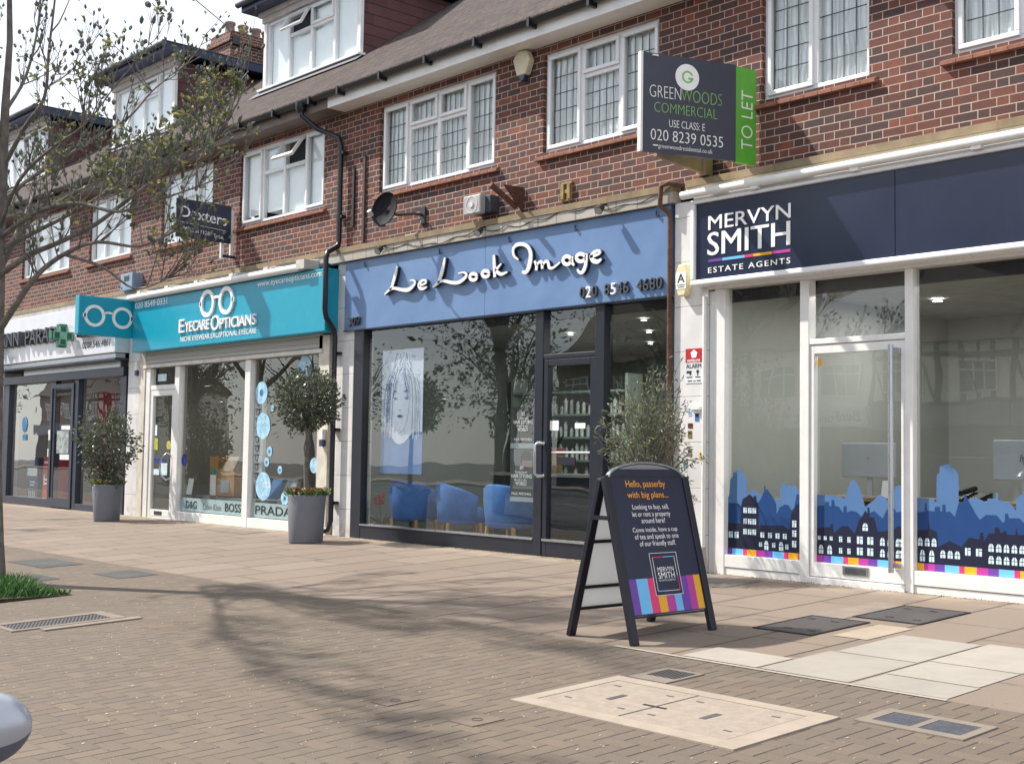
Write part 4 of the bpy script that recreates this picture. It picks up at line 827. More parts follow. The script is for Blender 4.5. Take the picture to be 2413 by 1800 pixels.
m.ring(P(.478, .758), .052, .018, (u, Z), 28, .005); q = P(.478, .758)
m.build('emblem_letter', lm, t)
m = MB(); m.obox(P(.528, .76)+n_*.004, (u, Z, n_), (.014, .014, .0035)); m.build('emblem_gap', whitelet, t)
m = MB(); m.obox(P(.51, .745)+n_*.006, (u, Z, n_), (.026, .008, .0035)); m.build('emblem_bar', lm, t)
m = MB(); text(m, 'GREEN', P(.075, .525), u, Z, .335, .115, .003, weight=-.022); m.build('white_lettering', whitelet, t); m = MB(); text(m, 'USE CLASS: E', P(.285, .255), u, Z, .385, .07, .003, weight=-.012); m.build('white_lettering', whitelet, t); m = MB(); text(m, '020 8239 0535', P(.09, .115), u, Z, .78, .105, .003, weight=-.012); m.build('white_lettering', whitelet, t); m = MB(); text(m, 'greenwoodresidential.co.uk', P(.17, .03), u, Z, .585, .055, .003, weight=-.012)
m.obox(P(.14, .065), (u, Z, n_), (.025, .006, .003)); m.obox(P(.13, .925), (u, Z, n_), (.03, .006, .012)); m.build('white_lettering', whitelet, t)
m = MB(); text(m, 'WOODS', P(.415, .52), u, Z, .44, .115, .003, weight=-.022); text(m, 'COMMERCIAL', P(.125, .385), u, Z, .68, .095, .003, weight=-.022); m.build('green_lettering', lm, t)
C0 = Bc.copy(); C0.z = 3.99; C1 = Vector((-7.46, -.03, 3.99)); u2 = (C1-C0); w2 = u2.length; u2.normalize(); n2 = u2.cross(Z)
m = MB(); m.obox(C0+u2*(w2/2)+Z*(h_/2)-n2*.015, (u2, Z, n2), (w2/2, h_/2, .015)); m.build('side_panel', green_l, t)
m = MB(); text(m, 'TO LET', C0+u2*(w2*.82)+Z*.14, Z, -u2, .58, w2*.55, .003, weight=-.01)
m.build('side_lettering', whitelet, t)
m = MB(); m.prism([(-8.10, -.0, 3.99), (-8.10, -.0, 4.2), (-8.02, -.9, 4.14), (-8.02, -.9, 4.02)], (.045, 0, 0)); m.prism([(-8.12, -.14, 3.97), (-8.12, -.02, 3.97), (-8.12, -.02, 4.25), (-8.12, -.14, 4.25)], (.12, 0, 0)); m.build('bracket_arm', wood, t, bevel=.004)
t = thing('agent_board', 'navy letting board on two white posts beside the optician upstairs window', 'letting board', (-17.45, -.6, 4.35))
m = MB(); o_ = Vector((-17.45, -1.03, 4.36)); u = Vector((0, 1, 0)); tilt = -.012
dz = .0
m.obox((-17.465, -.565, 4.655), (X, Y, Z), (.012, .465, .295)); m.build('board', plain('navy_board', '#232a44', .4), t)
Pn = lambda a, b_: Vector((-17.452, -1.03+a, 4.36+b_))
m = MB(); text(m, 'Dexters', Pn(.07, .315), Y, Z, .78, .17, .003, weight=.02, skew=-.05); text(m, '020 8288 1128', Pn(.07, .11), Y, Z, .49, .06, .003, weight=.004, skew=-.03); text(m, 'To Let.', Pn(.63, .07), Y, Z, .18, .055, .003, weight=.01, skew=-.02)
m.bar(Pn(.07, .235), Pn(.83, .19), .006, .006); m.build('lettering', whitelet, t)
m = MB(); m.box(-17.52, -17.48, -.25, -.20, 4.12, 4.9); m.box(-17.52, -17.48, -.085, -.035, 4.12, 4.9); m.build('post', whitepaint, t); m = MB(); m.box(-17.51, -17.47, -.22, .0, 4.14, 4.18); m.build('wall_plate', alu_dk, t)
# ------------------------------------------------------------------ wall fixtures
t = thing('downpipe', 'black rainwater downpipe stepping round the turquoise box sign', 'downpipe', (-14.5, -.1, -.05))
m = MB(); m.tube([(-15.12, -.37, 6.0), (-15.10, -.36, 5.88), (-14.95, -.2, 5.7), (-14.56, -.09, 5.52), (-14.52, -.08, 5.40), (-14.52, -.08, 4.08), (-14.51, -.10, 3.99), (-14.46, -.30, 3.88), (-14.45, -.33, 3.8), (-14.45, -.33, 3.08), (-14.46, -.30, 2.98), (-14.5, -.14, 2.82), (-14.5, -.12, 2.72), (-14.5, -.12, .2), (-14.52, -.16, .08), (-14.57, -.24, .05)], .038, 10); m.build('pipe', gut, t)
m = MB(); m.lathe([(.075, .1), (.075, 0), (.045, -.05)], (-15.12, -.37, 5.98), 14)
for z_ in (5.3, 4.4, 3.7, 2.5, 1.45, .45): m.box(-14.58, -14.44, -.1 if z_ > 3.9 or z_ < 2.8 else -.36, -.02 if z_ > 3.9 or z_ < 2.8 else -.26, z_-.02, z_+.02)
m.build('clips', gut, t)
t = thing('downpipe', 'rusty brown pipe beside the white pilaster of the salon', 'pipe', (-8.5, -.1, 0))
m = MB(); m.tube([(-8.36, -.02, 3.93), (-8.46, -.16, 3.95), (-8.56, -.17, 3.93), (-8.57, -.17, 3.72), (-8.50, -.11, 3.66), (-8.495, -.095, 3.6), (-8.49, -.09, .1)], .027, 8); m.build('pipe', plain('rusty_pipe', '#5a4036', .8, var=.35, scale=14), t)
def eyebox(label, name, x, y, z, w, h, d, mat): pass
t = thing('satellite_dish', 'black satellite dish on the brick wall under the leaded window', 'satellite dish', (-12.75, -.02, 4.2))
dc = Vector((-12.97, -.40, 4.235)); dn = Vector((.22, -.95, .20)).normalized(); du = dn.cross(Z).normalized(); dv = du.cross(dn)*-1
if dv.z < 0: dv = -dv
m = MB(); n = 28; prof = [(1.0, .075), (.985, .06), (.75, .035), (.45, .012), (.0001, 0)]
vs_ = [dc+du*(.205*r*math.cos(2*PI*k/n))+dv*(.23*r*math.sin(2*PI*k/n))+dn*z_ for r, z_ in prof for k in range(n)]
m.add(vs_, [(i*n+k, i*n+(k+1) % n, (i+1)*n+(k+1) % n, (i+1)*n+k) for i in range(4) for k in range(n)], 0, True); o = m.build('dish', plain('dish_black', '#1a1c21', .75, spec=.2), t)
md = o.modifiers.new('solid', 'SOLIDIFY'); md.thickness = .008
m = MB(); m.tube([dc-dn*.0, dc-dn*.10+Vector((.05, .05, -.02)), (-12.72, -.16, 4.2), (-12.72, -.03, 4.2)], .018, 7); m.box(-12.77, -12.67, -.03, .0, 4.09, 4.3); m.tube([dc-dv*.20, dc-dv*.25+dn*.10, dc-dv*.17+dn*.30], .012, 6); m.build('mount', lead, t)
m = MB(); m.tube([dc-dv*.17+dn*.27, dc-dv*.13+dn*.34], [.026, .03], 10); m.build('receiver', greyp, t)
m = MB(); m.tube([(-12.72, -.05, 4.12), (-12.85, -.02, 3.98), (-13.1, -.01, 3.98)], .006, 4); m.build('cable', whitepaint, t)
t = thing('vent_unit', 'small grey square fan unit mounted on the brick above the blue sign', 'extractor fan', (-11.5, -.12, 4.1))
m = MB(); m.box(-11.60, -11.26, -.15, .0, 4.03, 4.24); m.build('housing', plain('dark_housing', '#3f434d', .6), t, bevel=.008)
m = MB(); m.box(-11.66, -11.34, -.24, -.152, 4.02, 4.25); m.build('front_cover', greyp, t, bevel=.014); m = MB(); m.disc((-11.5, -.24, 4.135), .035, (X, Z), 20, .012); m.ring((-11.5, -.24, 4.135), .10, .012, (X, Z), 28, .004); m.build('roundel', plain('light_grey_plastic', '#c2c3c4', .5), t)
t = thing('alarm_box', 'cream hexagonal alarm box high between the two leaded windows', 'alarm box', (-10.85, -.05, 5.6))
hexa = [(-10.95, 5.80), (-10.87, 5.90), (-10.72, 5.88), (-10.66, 5.76), (-10.73, 5.60), (-10.88, 5.60)]
m = MB(); m.prism([(a, -.015, b_) for a, b_ in hexa], (0, -.09, 0)); m.build('cover', plain('aged_cream_plastic', '#c9bfa6', .5, dirt=.3), t, bevel=.012, fix=True); m = MB(); m.prism([(-10.86, -.02, 5.605), (-10.75, -.02, 5.605), (-10.78, -.02, 5.54), (-10.83, -.02, 5.54)], (0, -.07, 0)); m.build('strobe', plain('strobe_dark', '#2c3550', .2), t)
t = thing('alarm_box', 'tall cream bell box with a black letter A on the white pilaster', 'alarm box', (-8.29, -.08, 2.8))
oct_ = [(-8.335, 3.09), (-8.245, 3.09), (-8.21, 2.98), (-8.215, 2.88), (-8.25, 2.77), (-8.335, 2.77), (-8.37, 2.88), (-8.375, 2.98)]
m = MB(); m.prism([(a, -.062, b_) for a, b_ in oct_], (0, -.09, 0)); m.build('cover', plain('cream_bell_box', '#d8cfa4', .45, dirt=.15), t, bevel=.01, fix=True)
m = MB(); m.box(-8.355, -8.23, -.156, -.1525, 2.84, 3.01); m.build('label_plate', whitelet, t); m = MB(); ftext(m, 'A', -8.34, -8.245, 2.905, 2.995, -.156, .003, weight=.02); ftext(m, 'alarm installed and', -8.345, -8.24, 2.876, 2.888, -.156, .002); ftext(m, 'maintained', -8.335, -8.25, 2.855, 2.868, -.156, .002); m.build('letter', navylet, t)
t = thing('meter_box', 'small blue grey cabinet on the wall above the pharmacy and optician boundary', 'wall box', (-20.8, -.15, 3.9))
m = MB(); m.box(-21.08, -20.62, -.2, .0, 3.92, 4.22); m.build('cabinet', plain('blue_grey_box', '#7f95ab', .4, dirt=.2), t, bevel=.01); m = MB(); m.box(-20.93, -20.74, -.204, -.2005, 4.08, 4.17); m.build('label_plate', lead, t); m = MB(); m.disc((-21.02, -.2, 3.97), .02, (X, Z), 12, .006); m.build('lock', black, t)
FLOOD = 'floodlights on the ledge above the blue sign'
for x_, lb_ in ((-13.38, 'small dark spotlight on the ledge nearest the downpipe'), (-11.38, 'small dark spotlight on the ledge below the grey fan unit'), (-9.38, 'small dark spotlight on the ledge nearest the white pilaster')):
    t = thing('spotlight', lb_, 'spotlight', (x_, -.18, 3.8), FLOOD)
    d_ = Vector((.25, -.75, -.6)).normalized(); c = Vector((x_, -.22, 3.80)); m = MB(); m.tube([c-d_*.05, c+d_*.05], [.038, .046], 14); m.build('lamp_body', plain('lamp_bronze', '#3a352f', .5), t); m = MB(); m.disc(c+d_*.051, .038, (d_.cross(Z).normalized()*-1, d_.cross(Z).normalized().cross(d_)*-1), 16, .002); m.build('lens', greyp, t); m = MB(); m.tube([(x_, -.11, 3.86), (x_, -.17, 3.85), c], .012, 6); m.build('arm', lead, t)
m = MB(); pts = [(-13.5, -.14, 3.83)]
for k in range(1, 60): pts.append((-13.5+k*.083, -.122-.006*math.sin(k*.9), 3.80+.03*math.sin(k*.33)+.015*math.sin(k*1.1)+(.0 if k < 30 else .04)))
tag(MB().tube(pts, .006, 4).build('cable', black, at=(-11, -.12, 3.8)), 'thin black cable looped along the tiled ledge over the blue sign', 'cable')
t = thing('wall_bracket', 'rusty triangular bracket with a tube on the brick wall', 'bracket', (-10.95, -.1, 4.1)); rust = plain('rust_brown', '#5b3a32', .85, var=.25, scale=15)
m = MB(); m.prism([(-10.86, -.005, 4.28), (-10.86, -.30, 4.27), (-10.86, -.005, 3.99)], (.03, 0, 0)); m.build('plate', rust, t); m = MB(); m.tube([(-10.95, -.42, 4.27), (-10.9, -.06, 4.05)], .035, 10); m.build('tube', rust, t)
t = thing('wall_anchor', 'yellowed H shaped metal plate fixed to the brick', 'wall plate', (-10.1, -.02, 4.1)); ym = plain('yellowed_metal', '#8d7a4c', .7, var=.3, scale=12)
m = MB(); m.box(-10.17, -10.12, -.05, .0, 4.03, 4.21); m.box(-10.07, -10.02, -.05, .0, 4.03, 4.21); m.box(-10.12, -10.07, -.04, .0, 4.10, 4.14); m.box(-10.18, -10.01, -.03, .0, 4.205, 4.23); m.box(-10.18, -10.01, -.03, .0, 4.01, 4.035); m.build('plate', ym, t, bevel=.004)
m = MB(); m.box(-14.30, -14.26, -.03, .0, 4.25, 5.05); tag(m.build('conduit', lead, at=(-14.28, 0, 4.25)), 'thin dark vertical trunking on the brick right of the downpipe', 'conduit')
m = MB(); m.box(-14.05, -14.01, -.03, .0, 4.0, 5.2); tag(m.build('conduit', plain('brown_conduit', '#4b3b3b', .8), at=(-14.03, 0, 4.0)), 'faded brown vertical trunking on the brick left of the leaded window', 'conduit')
t = thing('alarm_notice', 'red and white alarm warning notice on the white pilaster', 'notice', (-8.19, -.06, 1.88))
m = MB(); m.box(-8.30, -8.085, -.066, -.061, 1.885, 2.09); m.build('lower_plate', plain('grey_notice', '#d5d8da', .5), t); m = MB(); m.box(-8.30, -8.085, -.066, -.061, 2.09, 2.235); m.build('upper_plate', red, t)
m = MB(); pent = [(-8.19+.045*math.sin(2*PI*k/5), -.0665, 2.178+.045*math.cos(2*PI*k/5)) for k in range(5)]; m.prism(pent[::-1], (0, -.002, 0)); ftext(m, 'venture', -8.28, -8.11, 2.098, 2.13, -.066, .002, weight=.02); m.build('emblem', whitelet, t)
m = MB(); ftext(m, 'ALARM', -8.29, -8.095, 2.035, 2.08, -.066, .002, weight=.03); ftext(m, '0208 123 4680', -8.27, -8.1, 1.90, 1.915, -.066, .002); m.box(-8.285, -8.22, -.068, -.066, 1.985, 2.01); m.box(-8.245, -8.225, -.068, -.066, 1.965, 1.985); m.box(-8.285, -8.21, -.068, -.066, 1.94, 1.95); m.disc((-8.14, -.066, 2.0), .018, (X, Z), 14, .002); m.box(-8.146, -8.134, -.068, -.066, 1.958, 1.985); m.box(-8.17, -8.105, -.068, -.066, 1.94, 1.95); m.build('notice_lettering', navylet, t)
STK = 'small stickers on the white pilaster'
for x_, z_, w_, h_, c_, lb_ in ((-8.265, 1.60, .045, .03, '#b9d3e6', 'tiny pale blue sticker, topmost on the pilaster'), (-8.265, 1.555, .045, .035, '#9cc3e0', 'pale blue sticker just under the topmost one'), (-8.175, 1.50, .05, .085, '#3a6fae', 'upright royal blue sticker on the pilaster'), (-8.265, 1.43, .06, .05, '#6b2430', 'dark red square sticker on the pilaster'), (-8.265, 1.33, .05, .075, '#7d6a2a', 'mustard brown sticker on the pilaster'), (-8.265, 1.15, .05, .07, '#7a7365', 'grey brown faded sticker on the pilaster'), (-8.115, 1.12, .045, .075, '#d9b62c', 'bright yellow sticker on the pilaster'), (-8.32, 1.03, .05, .06, '#5d8a8f', 'grey green sticker lowest on the pilaster')):
    m = MB(); m.box(x_, x_+w_, -.0645, -.0605, z_, z_+h_); m.box(x_+.008, x_+w_-.008, -.0655, -.0646, z_+h_*.55, z_+h_*.8, 1); tag(m.build('sticker', [plain('sticker_'+c_[1:], c_, .5, var=.15, scale=40), navylet], at=(x_, -.06, z_)), lb_, 'sticker', STK)
m = MB(); m.box(-8.20, -8.09, -.10, -.06, 1.615, 1.65); m.box(-8.19, -8.10, -.085, -.06, 1.58, 1.615); tag(m.build('junction_box', whitepaint, at=(-8.15, -.06, 1.6)), 'small white junction box with cable on the pilaster', 'junction box')
t = thing('pipe', 'white boxed pipe running down the right edge of the pilaster', 'pipe', (-8.03, -.1, 0))
m = MB(); m.tube([(-8.04, -.085, 2.75), (-8.04, -.085, .25)], .022, 8); m.build('tube', whitepaint, t); m = MB(); m.tube([(-8.04, -.085, .25), (-8.05, -.09, .12), (-8.06, -.11, -.06)], [.022, .045, .055], 8); m.build('shoe', plain('flaking_white', '#a9a39b', .8, dirt=.7), t)
for x_, z_, w_, lb_, mt in ((-20.62, 2.42, .09, 'small white and navy keypad box on the pillar beside the optician', whitepaint), (-14.86, 1.22, .10, 'little blue and white sign on the post behind the round tree', whitepaint)):
    t = thing('keypad' if x_ < -15 else 'small_sign', lb_, 'wall box' if x_ < -15 else 'sign', (x_, -.08, z_)); m = MB(); m.box(x_, x_+w_, -.11, -.05, z_+.09, z_+.24); m.build('upper_case', mt, t, bevel=.006); m = MB(); m.box(x_+.005, x_+w_-.005, -.105, -.05, z_, z_+.089); m.build('lower_case', plain('keypad_navy', '#2e3a62', .4), t, bevel=.006)
# ------------------------------------------------------------------ A board
t = thing('a_board', 'navy pavement A-board with arched top, orange and white lettering and striped foot', 'a-board', (-6.16, -3.04, g(-3.04)))
frm = plain('a_board_frame', '#1a1c27', .4, var=.08); navy_p = plain('a_board_panel', '#23263f', .35, var=.05)
a = Vector((-5.855, -3.46, g(-3.46))); v = Vector((-.2503, 0, .9682)); u = Y.copy(); n_ = u.cross(v)
def Q(s_, t_, o=0.): return a+u*s_+v*t_+n_*o
m = MB()
for s_ in (-.045, .805):
    zb = (g(-3.46+s_)-g(-3.46))/v.z
    m.obox((Q(s_, zb)+Q(s_, 1.175))/2, (u, v, n_), (.032, (1.175-zb)/2, .02))
m.obox(Q(.38, .182), (u, v, n_), (.395, .007, .008))
m.build('front_frame', frm, t, bevel=.005)
arch = [(-.012, .192), (.772, .192), (.772, 1.165)]+[(.38+.392*math.cos(q), 1.165+.105*math.sin(q)) for q in (PI*k/16 for k in range(1, 16))]+[(-.012, 1.165)]
m = MB(); m.prism([Q(s_, t_, -.012) for s_, t_ in arch], n_*.02); m.build('front_panel', navy_p, t)
m = MB(); P_ = [(.38+.40*math.cos(q), 1.165+.112*math.sin(q)) for q in (PI*k/16 for k in range(0, 17))]
for k in range(16): m.bar(Q(*P_[k], -.002), Q(*P_[k+1], -.002), .012, .036, up=n_)
m.build('top_trim', steel, t)
m = MB(); st_ = [(0.0, .075, purple), (.075, .115, sky_), (.19, .085, pink), (.275, .085, yel), (.36, .09, mag), (.45, .075, sky_), (.525, .09, purple), (.615, .075, mag), (.69, .07, yel)]
for k, (s_, w_, _) in enumerate(st_): m.poly([Q(s_, .20, .0085), Q(s_+w_, .20, .0085), Q(s_+w_, .445, .0085), Q(s_, .445, .0085)], k)
m.build('colour_stripes', [q[2] for q in st_], t)
def tx(m, s, s0, s1, t0, t1, **k): text(m, s, Q(s0, t0, .0082), u, v, s1-s0, t1-t0, .002, sides=False, **k)
m = MB(); tx(m, 'Hello, passerby', .142, .568, 1.083, 1.147, weight=.018); tx(m, 'with big plans...', .14, .582, 1.005, 1.065, weight=.018); m.build('orange_lettering', orange_t, t)
m = MB(); tx(m, 'Looking to buy, sell,', .17, .56, .925, .972); tx(m, 'let or rent a property', .155, .565, .872, .92); tx(m, 'around here?', .24, .495, .835, .873); tx(m, 'Come inside, have a cup', .13, .61, .762, .805); tx(m, 'of tea and speak to one', .14, .61, .71, .758); tx(m, 'of our friendly staff.', .178, .565, .66, .708); m.build('white_lettering', whitelet, t)
m = MB(); m.poly([Q(.255, .318, .0095), Q(.545, .318, .0095), Q(.545, .618, .0095), Q(.255, .618, .0095)]); m.build('logo_panel', navy_p, t)
m = MB()
for e in (.0, .028):
    x0_, x1_, z0_, z1_ = .255+e, .545-e, .318+e*1.05, .618-e*1.05; th_ = .003
    for p, q in (((x0_, z0_), (x1_, z0_)), ((x1_, z0_), (x1_, z1_)), ((x1_, z1_), (x0_, z1_)), ((x0_, z1_), (x0_, z0_))): m.bar(Q(*p, .0105), Q(*q, .0105), th_, .002, up=n_)
tx(m, 'MERVYN', .315, .49, .485, .517, weight=.015); tx(m, 'SMITH', .313, .492, .435, .48, weight=.02); tx(m, 'ESTATE AGENTS', .315, .49, .417, .428)
m.build('logo_lettering', whitelet, t)
m = MB(); m.bar(Q(.283, .588, .012), Q(.40, .588, .012), .006, .002, up=n_); m.bar(Q(.517, .45, .012), Q(.517, .348, .012), .006, .002, up=n_); m.build('logo_accent', pink, t)
m = MB(); m.bar(Q(.40, .588, .012), Q(.517, .588, .012), .006, .002, up=n_); m.bar(Q(.283, .348, .012), Q(.35, .348, .012), .006, .002, up=n_); m.build('logo_accent', sky_, t)
vr = Vector((.2503, 0, .9682)); ar = Vector((-6.47, -3.46, g(-3.46)))
def Rr(s_, t_, o=0.): return ar+u*s_+vr*t_+Vector((-.968, 0, .25))*o
m = MB()
for s_ in (-.045, .805):
    zb = (g(-3.46+s_)-g(-3.46))/vr.z; m.obox((Rr(s_, zb)+Rr(s_, 1.16))/2, (u, vr, Vector((-.968, 0, .25))), (.032, (1.16-zb)/2, .02))
for t_ in (.20, .36, .70): m.obox(Rr(.38, t_), (u, vr, Vector((-.968, 0, .25))), (.395, .012, .014))
m.build('rear_frame', frm, t, bevel=.005)
archr = [(-.012, .21), (.772, .21), (.772, 1.165)]+[(.38+.392*math.cos(q), 1.165+.10*math.sin(q)) for q in (PI*k/16 for k in range(1, 16))]+[(-.012, 1.165)]
m = MB(); m.prism([Rr(s_, t_, -.006) for s_, t_ in archr], Vector((-.968, 0, .25))*.014); m.build('rear_panel', mat_leaf('translucent_sheet', [(0, (.62, .63, .64)), (1, (.62, .63, .64))], .4, .6), t)
m = MB()
for s_ in (-.075, .835): m.bar(Q(s_, .88, -.0), Rr(s_, .88, 0), .012, .03)
m.tube([Q(-.05, 1.178), Q(.81, 1.178)], .012, 8); m.build('hinge_stays', frm, t)
# ------------------------------------------------------------------ planters
leaf_bay = mat_leaf('bay_leaf', [(0, (.045, .062, .040)), (.5, (.095, .118, .078)), (.8, (.155, .178, .12)), (1, (.27, .28, .20))], .28)
leaf_olive = mat_leaf('olive_leaf', [(0, (.07, .088, .042)), (.5, (.15, .178, .09)), (.85, (.24, .265, .145)), (1, (.34, .36, .24))], .5)
leaf_green = mat_leaf('bedding_leaf', [(0, (.04, .10, .02)), (.6, (.11, .19, .05)), (1, (.25, .30, .10))], .5)
def leaf(m, p, d, L, w, mi=0):
    d = d.normalized(); s_ = d.cross(Vector((rnd.uniform(-1, 1), rnd.uniform(-1, 1), rnd.uniform(-1, 1))))
    if s_.length < .05: s_ = d.orthogonal()
    s_.normalize(); up = s_.cross(d)*(w*.35)
    a = p; b = p+d*L*.5; c = p+d*L
    m.add([a, b+s_*w/2+up, c, b-s_*w/2+up, b], [(0, 4, 1), (1, 4, 2), (0, 3, 4), (3, 2, 4)], mi)
def rvec(): 
    while True:
        q = Vector((rnd.uniform(-1, 1), rnd.uniform(-1, 1), rnd.uniform(-1, 1)))
        if .05 < q.length < 1: return q
def foliage(m, tm, c, R, n, L, w, shell=.55, stems=40, root=None, lump=.18, droop=0.):
    c = Vector(c); ph = [rnd.uniform(0, 6) for _ in range(6)]
    def rad(d): return 1+lump*(math.sin(3*d.x+ph[0])*math.sin(4*d.y+ph[1])+.7*math.sin(5*d.z+ph[2]+2*d.x))
    tips = []
    for _ in range(stems):
        d = rvec().normalized(); e = c+Vector((d.x*R[0], d.y*R[1], d.z*R[2]))*rad(d)*rnd.uniform(.8, 1.12)
        r0 = Vector(root) if root is not None else c
        mid = (r0+e)/2+rvec()*R[0]*.2
        path = smooth_path([tuple(r0), tuple(mid), tuple(e)], 4); tm.tube(path, [.008-.006*k/len(path) for k in range(len(path))], 4, cap=False); tips.append((path, d))
    for k in range(n):
        if rnd.random() < .45:
            path, d = rnd.choice(tips); i = rnd.randrange(len(path)//2, len(path)); p = Vector(path[i])+rvec()*.03; dd = (rvec()+d*.8)
        else:
            d = rvec().normalized(); q = rnd.uniform(shell, 1)**.6*rad(d); p = c+Vector((d.x*R[0], d.y*R[1], d.z*R[2]))*q; dd = rvec()+d*.6
        dd.z -= droop
        leaf(m, p, dd, L*rnd.uniform(.7, 1.25), w*rnd.uniform(.8, 1.2))
def pot(x, y, label, h, r0, r1):
    z_ = g(y); t = thing('planter', label, 'planter', (x, y, z_), 'round grey planters outside the shops')
    m = MB(); m.lathe([(.01, 0), (r0, 0), (r0+.005, .01), (r1, h-.015), (r1-.006, h), (r1-.02, h), (r1-.026, h-.06), (.01, h-.06)], (x, y, z_), 48); m.build('tub', planter_m, t)
    m = MB(); m.lathe([(.001, h-.045), (r1-.03, h-.05)], (x, y, z_), 24); m.build('soil', soil, t); return t, z_+h
def flowers(t, x, y, z_, r, n, cols, name):
    m = MB(); f = MB()
    for k in range(n*6):
        q = rnd.uniform(0, 2*PI); rr = r*math.sqrt(rnd.random()); p = Vector((x+rr*math.cos(q), y+rr*math.sin(q), z_-.03)); d = Vector((math.cos(q)*.6, math.sin(q)*.6, rnd.uniform(.4, 1.5)))+rvec()*.5; leaf(m, p+Vector((0, 0, rnd.uniform(0, .06))), d, rnd.uniform(.05, .10), .022)
    for k in range(n):
        q = rnd.uniform(0, 2*PI); rr = r*math.sqrt(rnd.uniform(.2, 1)); p = Vector((x+rr*math.cos(q), y+rr*math.sin(q), z_+rnd.uniform(.02, .08))); ci = rnd.randrange(len(cols))
        for j in range(5): leaf(f, p, Vector((math.cos(j*1.256), math.sin(j*1.256), .3)), .030, .028, ci)
    m.build('bedding_plants', leaf_green, t); f.build(name, cols, t)
yf = plain('yellow_petal', '#d9b02c', .6); wf = plain('white_petal', '#d9cfd0', .6); pf = plain('crimson_petal', '#8e2145', .6)
t, zt = pot(-19.92, -.84, 'grey planter with a bushy evergreen and small yellow flowers, outside the pharmacy', .60, .20, .245)
flowers(t, -19.92, -.84, zt, .27, 40, [yf, yf, wf], 'flowers')
t0 = thing('shrub', 'dense bushy evergreen growing in the planter by the pharmacy', 'shrub', (-19.92, -.84, zt-.05)); m, tm = MB(), MB()
for q in ((-.05, .04), (.03, -.03), (.02, .06), (-.04, -.05), (.08, .02)): tm.tube([(-19.92+q[0], -.84+q[1], zt-.05), (-19.92+q[0]*2.2, -.84+q[1]*2.2, zt+.25), (-19.92+q[0]*3, -.84+q[1]*3, zt+.6)], [.014, .011, .006], 6)
foliage(m, tm, (-19.90, -.84, 1.22), (.47, .47, .64), 2300, .075, .032, .2, 90, (-19.92, -.84, zt+.1), .2); tm.build('stems', B_['bark'], t0); m.build('leaves', leaf_bay, t0)
t, zt = pot(-14.03, -.82, 'grey planter with pink and white flowers under the ball shaped tree', .62, .215, .25)
flowers(t, -14.03, -.82, zt, .27, 80, [pf, wf, pf, yf], 'flowers')
t0 = thing('standard_tree', 'ball shaped standard tree on a bare stem in the middle planter', 'small tree', (-14.03, -.82, zt-.05)); m, tm = MB(), MB()
tm.tube([(-14.03, -.82, zt-.05), (-14.05, -.83, .95), (-14.03, -.82, 1.2), (-14.04, -.83, 1.42)], [.036, .033, .030, .028], 10); tm.tube([(-14.0, -.80, zt-.05), (-14.02, -.84, .9), (-14.06, -.86, 1.2), (-14.02, -.83, 1.4)], .012, 6)
for k in range(7): d_ = Vector((math.cos(k*.9), math.sin(k*.9), 1.1)); tm.tube([(-14.04, -.83, 1.40), Vector((-14.04, -.83, 1.40))+d_*.16, Vector((-14.04, -.83, 1.45))+d_*.32+rvec()*.05], [.016, .011, .006], 6)
foliage(m, tm, (-14.03, -.83, 1.83), (.43, .43, .41), 3700, .058, .024, .25, 110, (-14.04, -.83, 1.5), .06); tm.build('trunk', B_['bark'], t0); m.build('crown', leaf_bay, t0)
t, zt = pot(-8.10, -.82, 'grey planter hidden behind the A-board with an olive tree', .60, .21, .245)
t0 = thing('olive_tree', 'loose silvery olive tree between the salon door and the A-board', 'small tree', (-8.10, -.82, zt-.05)); m, tm = MB(), MB()
tm.tube([(-8.10, -.82, zt-.05), (-8.12, -.83, .8), (-8.10, -.82, 1.0)], [.03, .027, .02], 8)
foliage(m, tm, (-8.14, -.82, 1.36), (.40, .40, .58), 2500, .062, .014, .0, 130, (-8.10, -.82, .75), .25)
for e in ((-7.42, -.80, 1.12), (-7.5, -.95, .92), (-7.62, -.7, .72), (-7.6, -.9, .98), (-8.72, -.8, 1.30), (-8.7, -.9, 1.48), (-8.68, -.75, 1.0), (-7.75, -.8, 1.45), (-8.05, -.85, 2.0), (-7.72, -.9, .78), (-7.85, -.8, .5), (-8.6, -.8, .85)):
    path = smooth_path([(-8.10, -.82, .72), tuple((Vector((-8.1, -.82, .85))+Vector(e))/2+Vector((0, 0, .08))), e], 6); tm.tube(path, [.007-.005*k/len(path) for k in range(len(path))], 4, cap=False)
    for k in range(26): i = rnd.randrange(5, len(path)); leaf(m, Vector(path[i])+rvec()*.02, rvec(), .06, .014)
tm.build('trunk', B_['bark'], t0); m.build('crown', leaf_olive, t0)
for q in range(9): pass
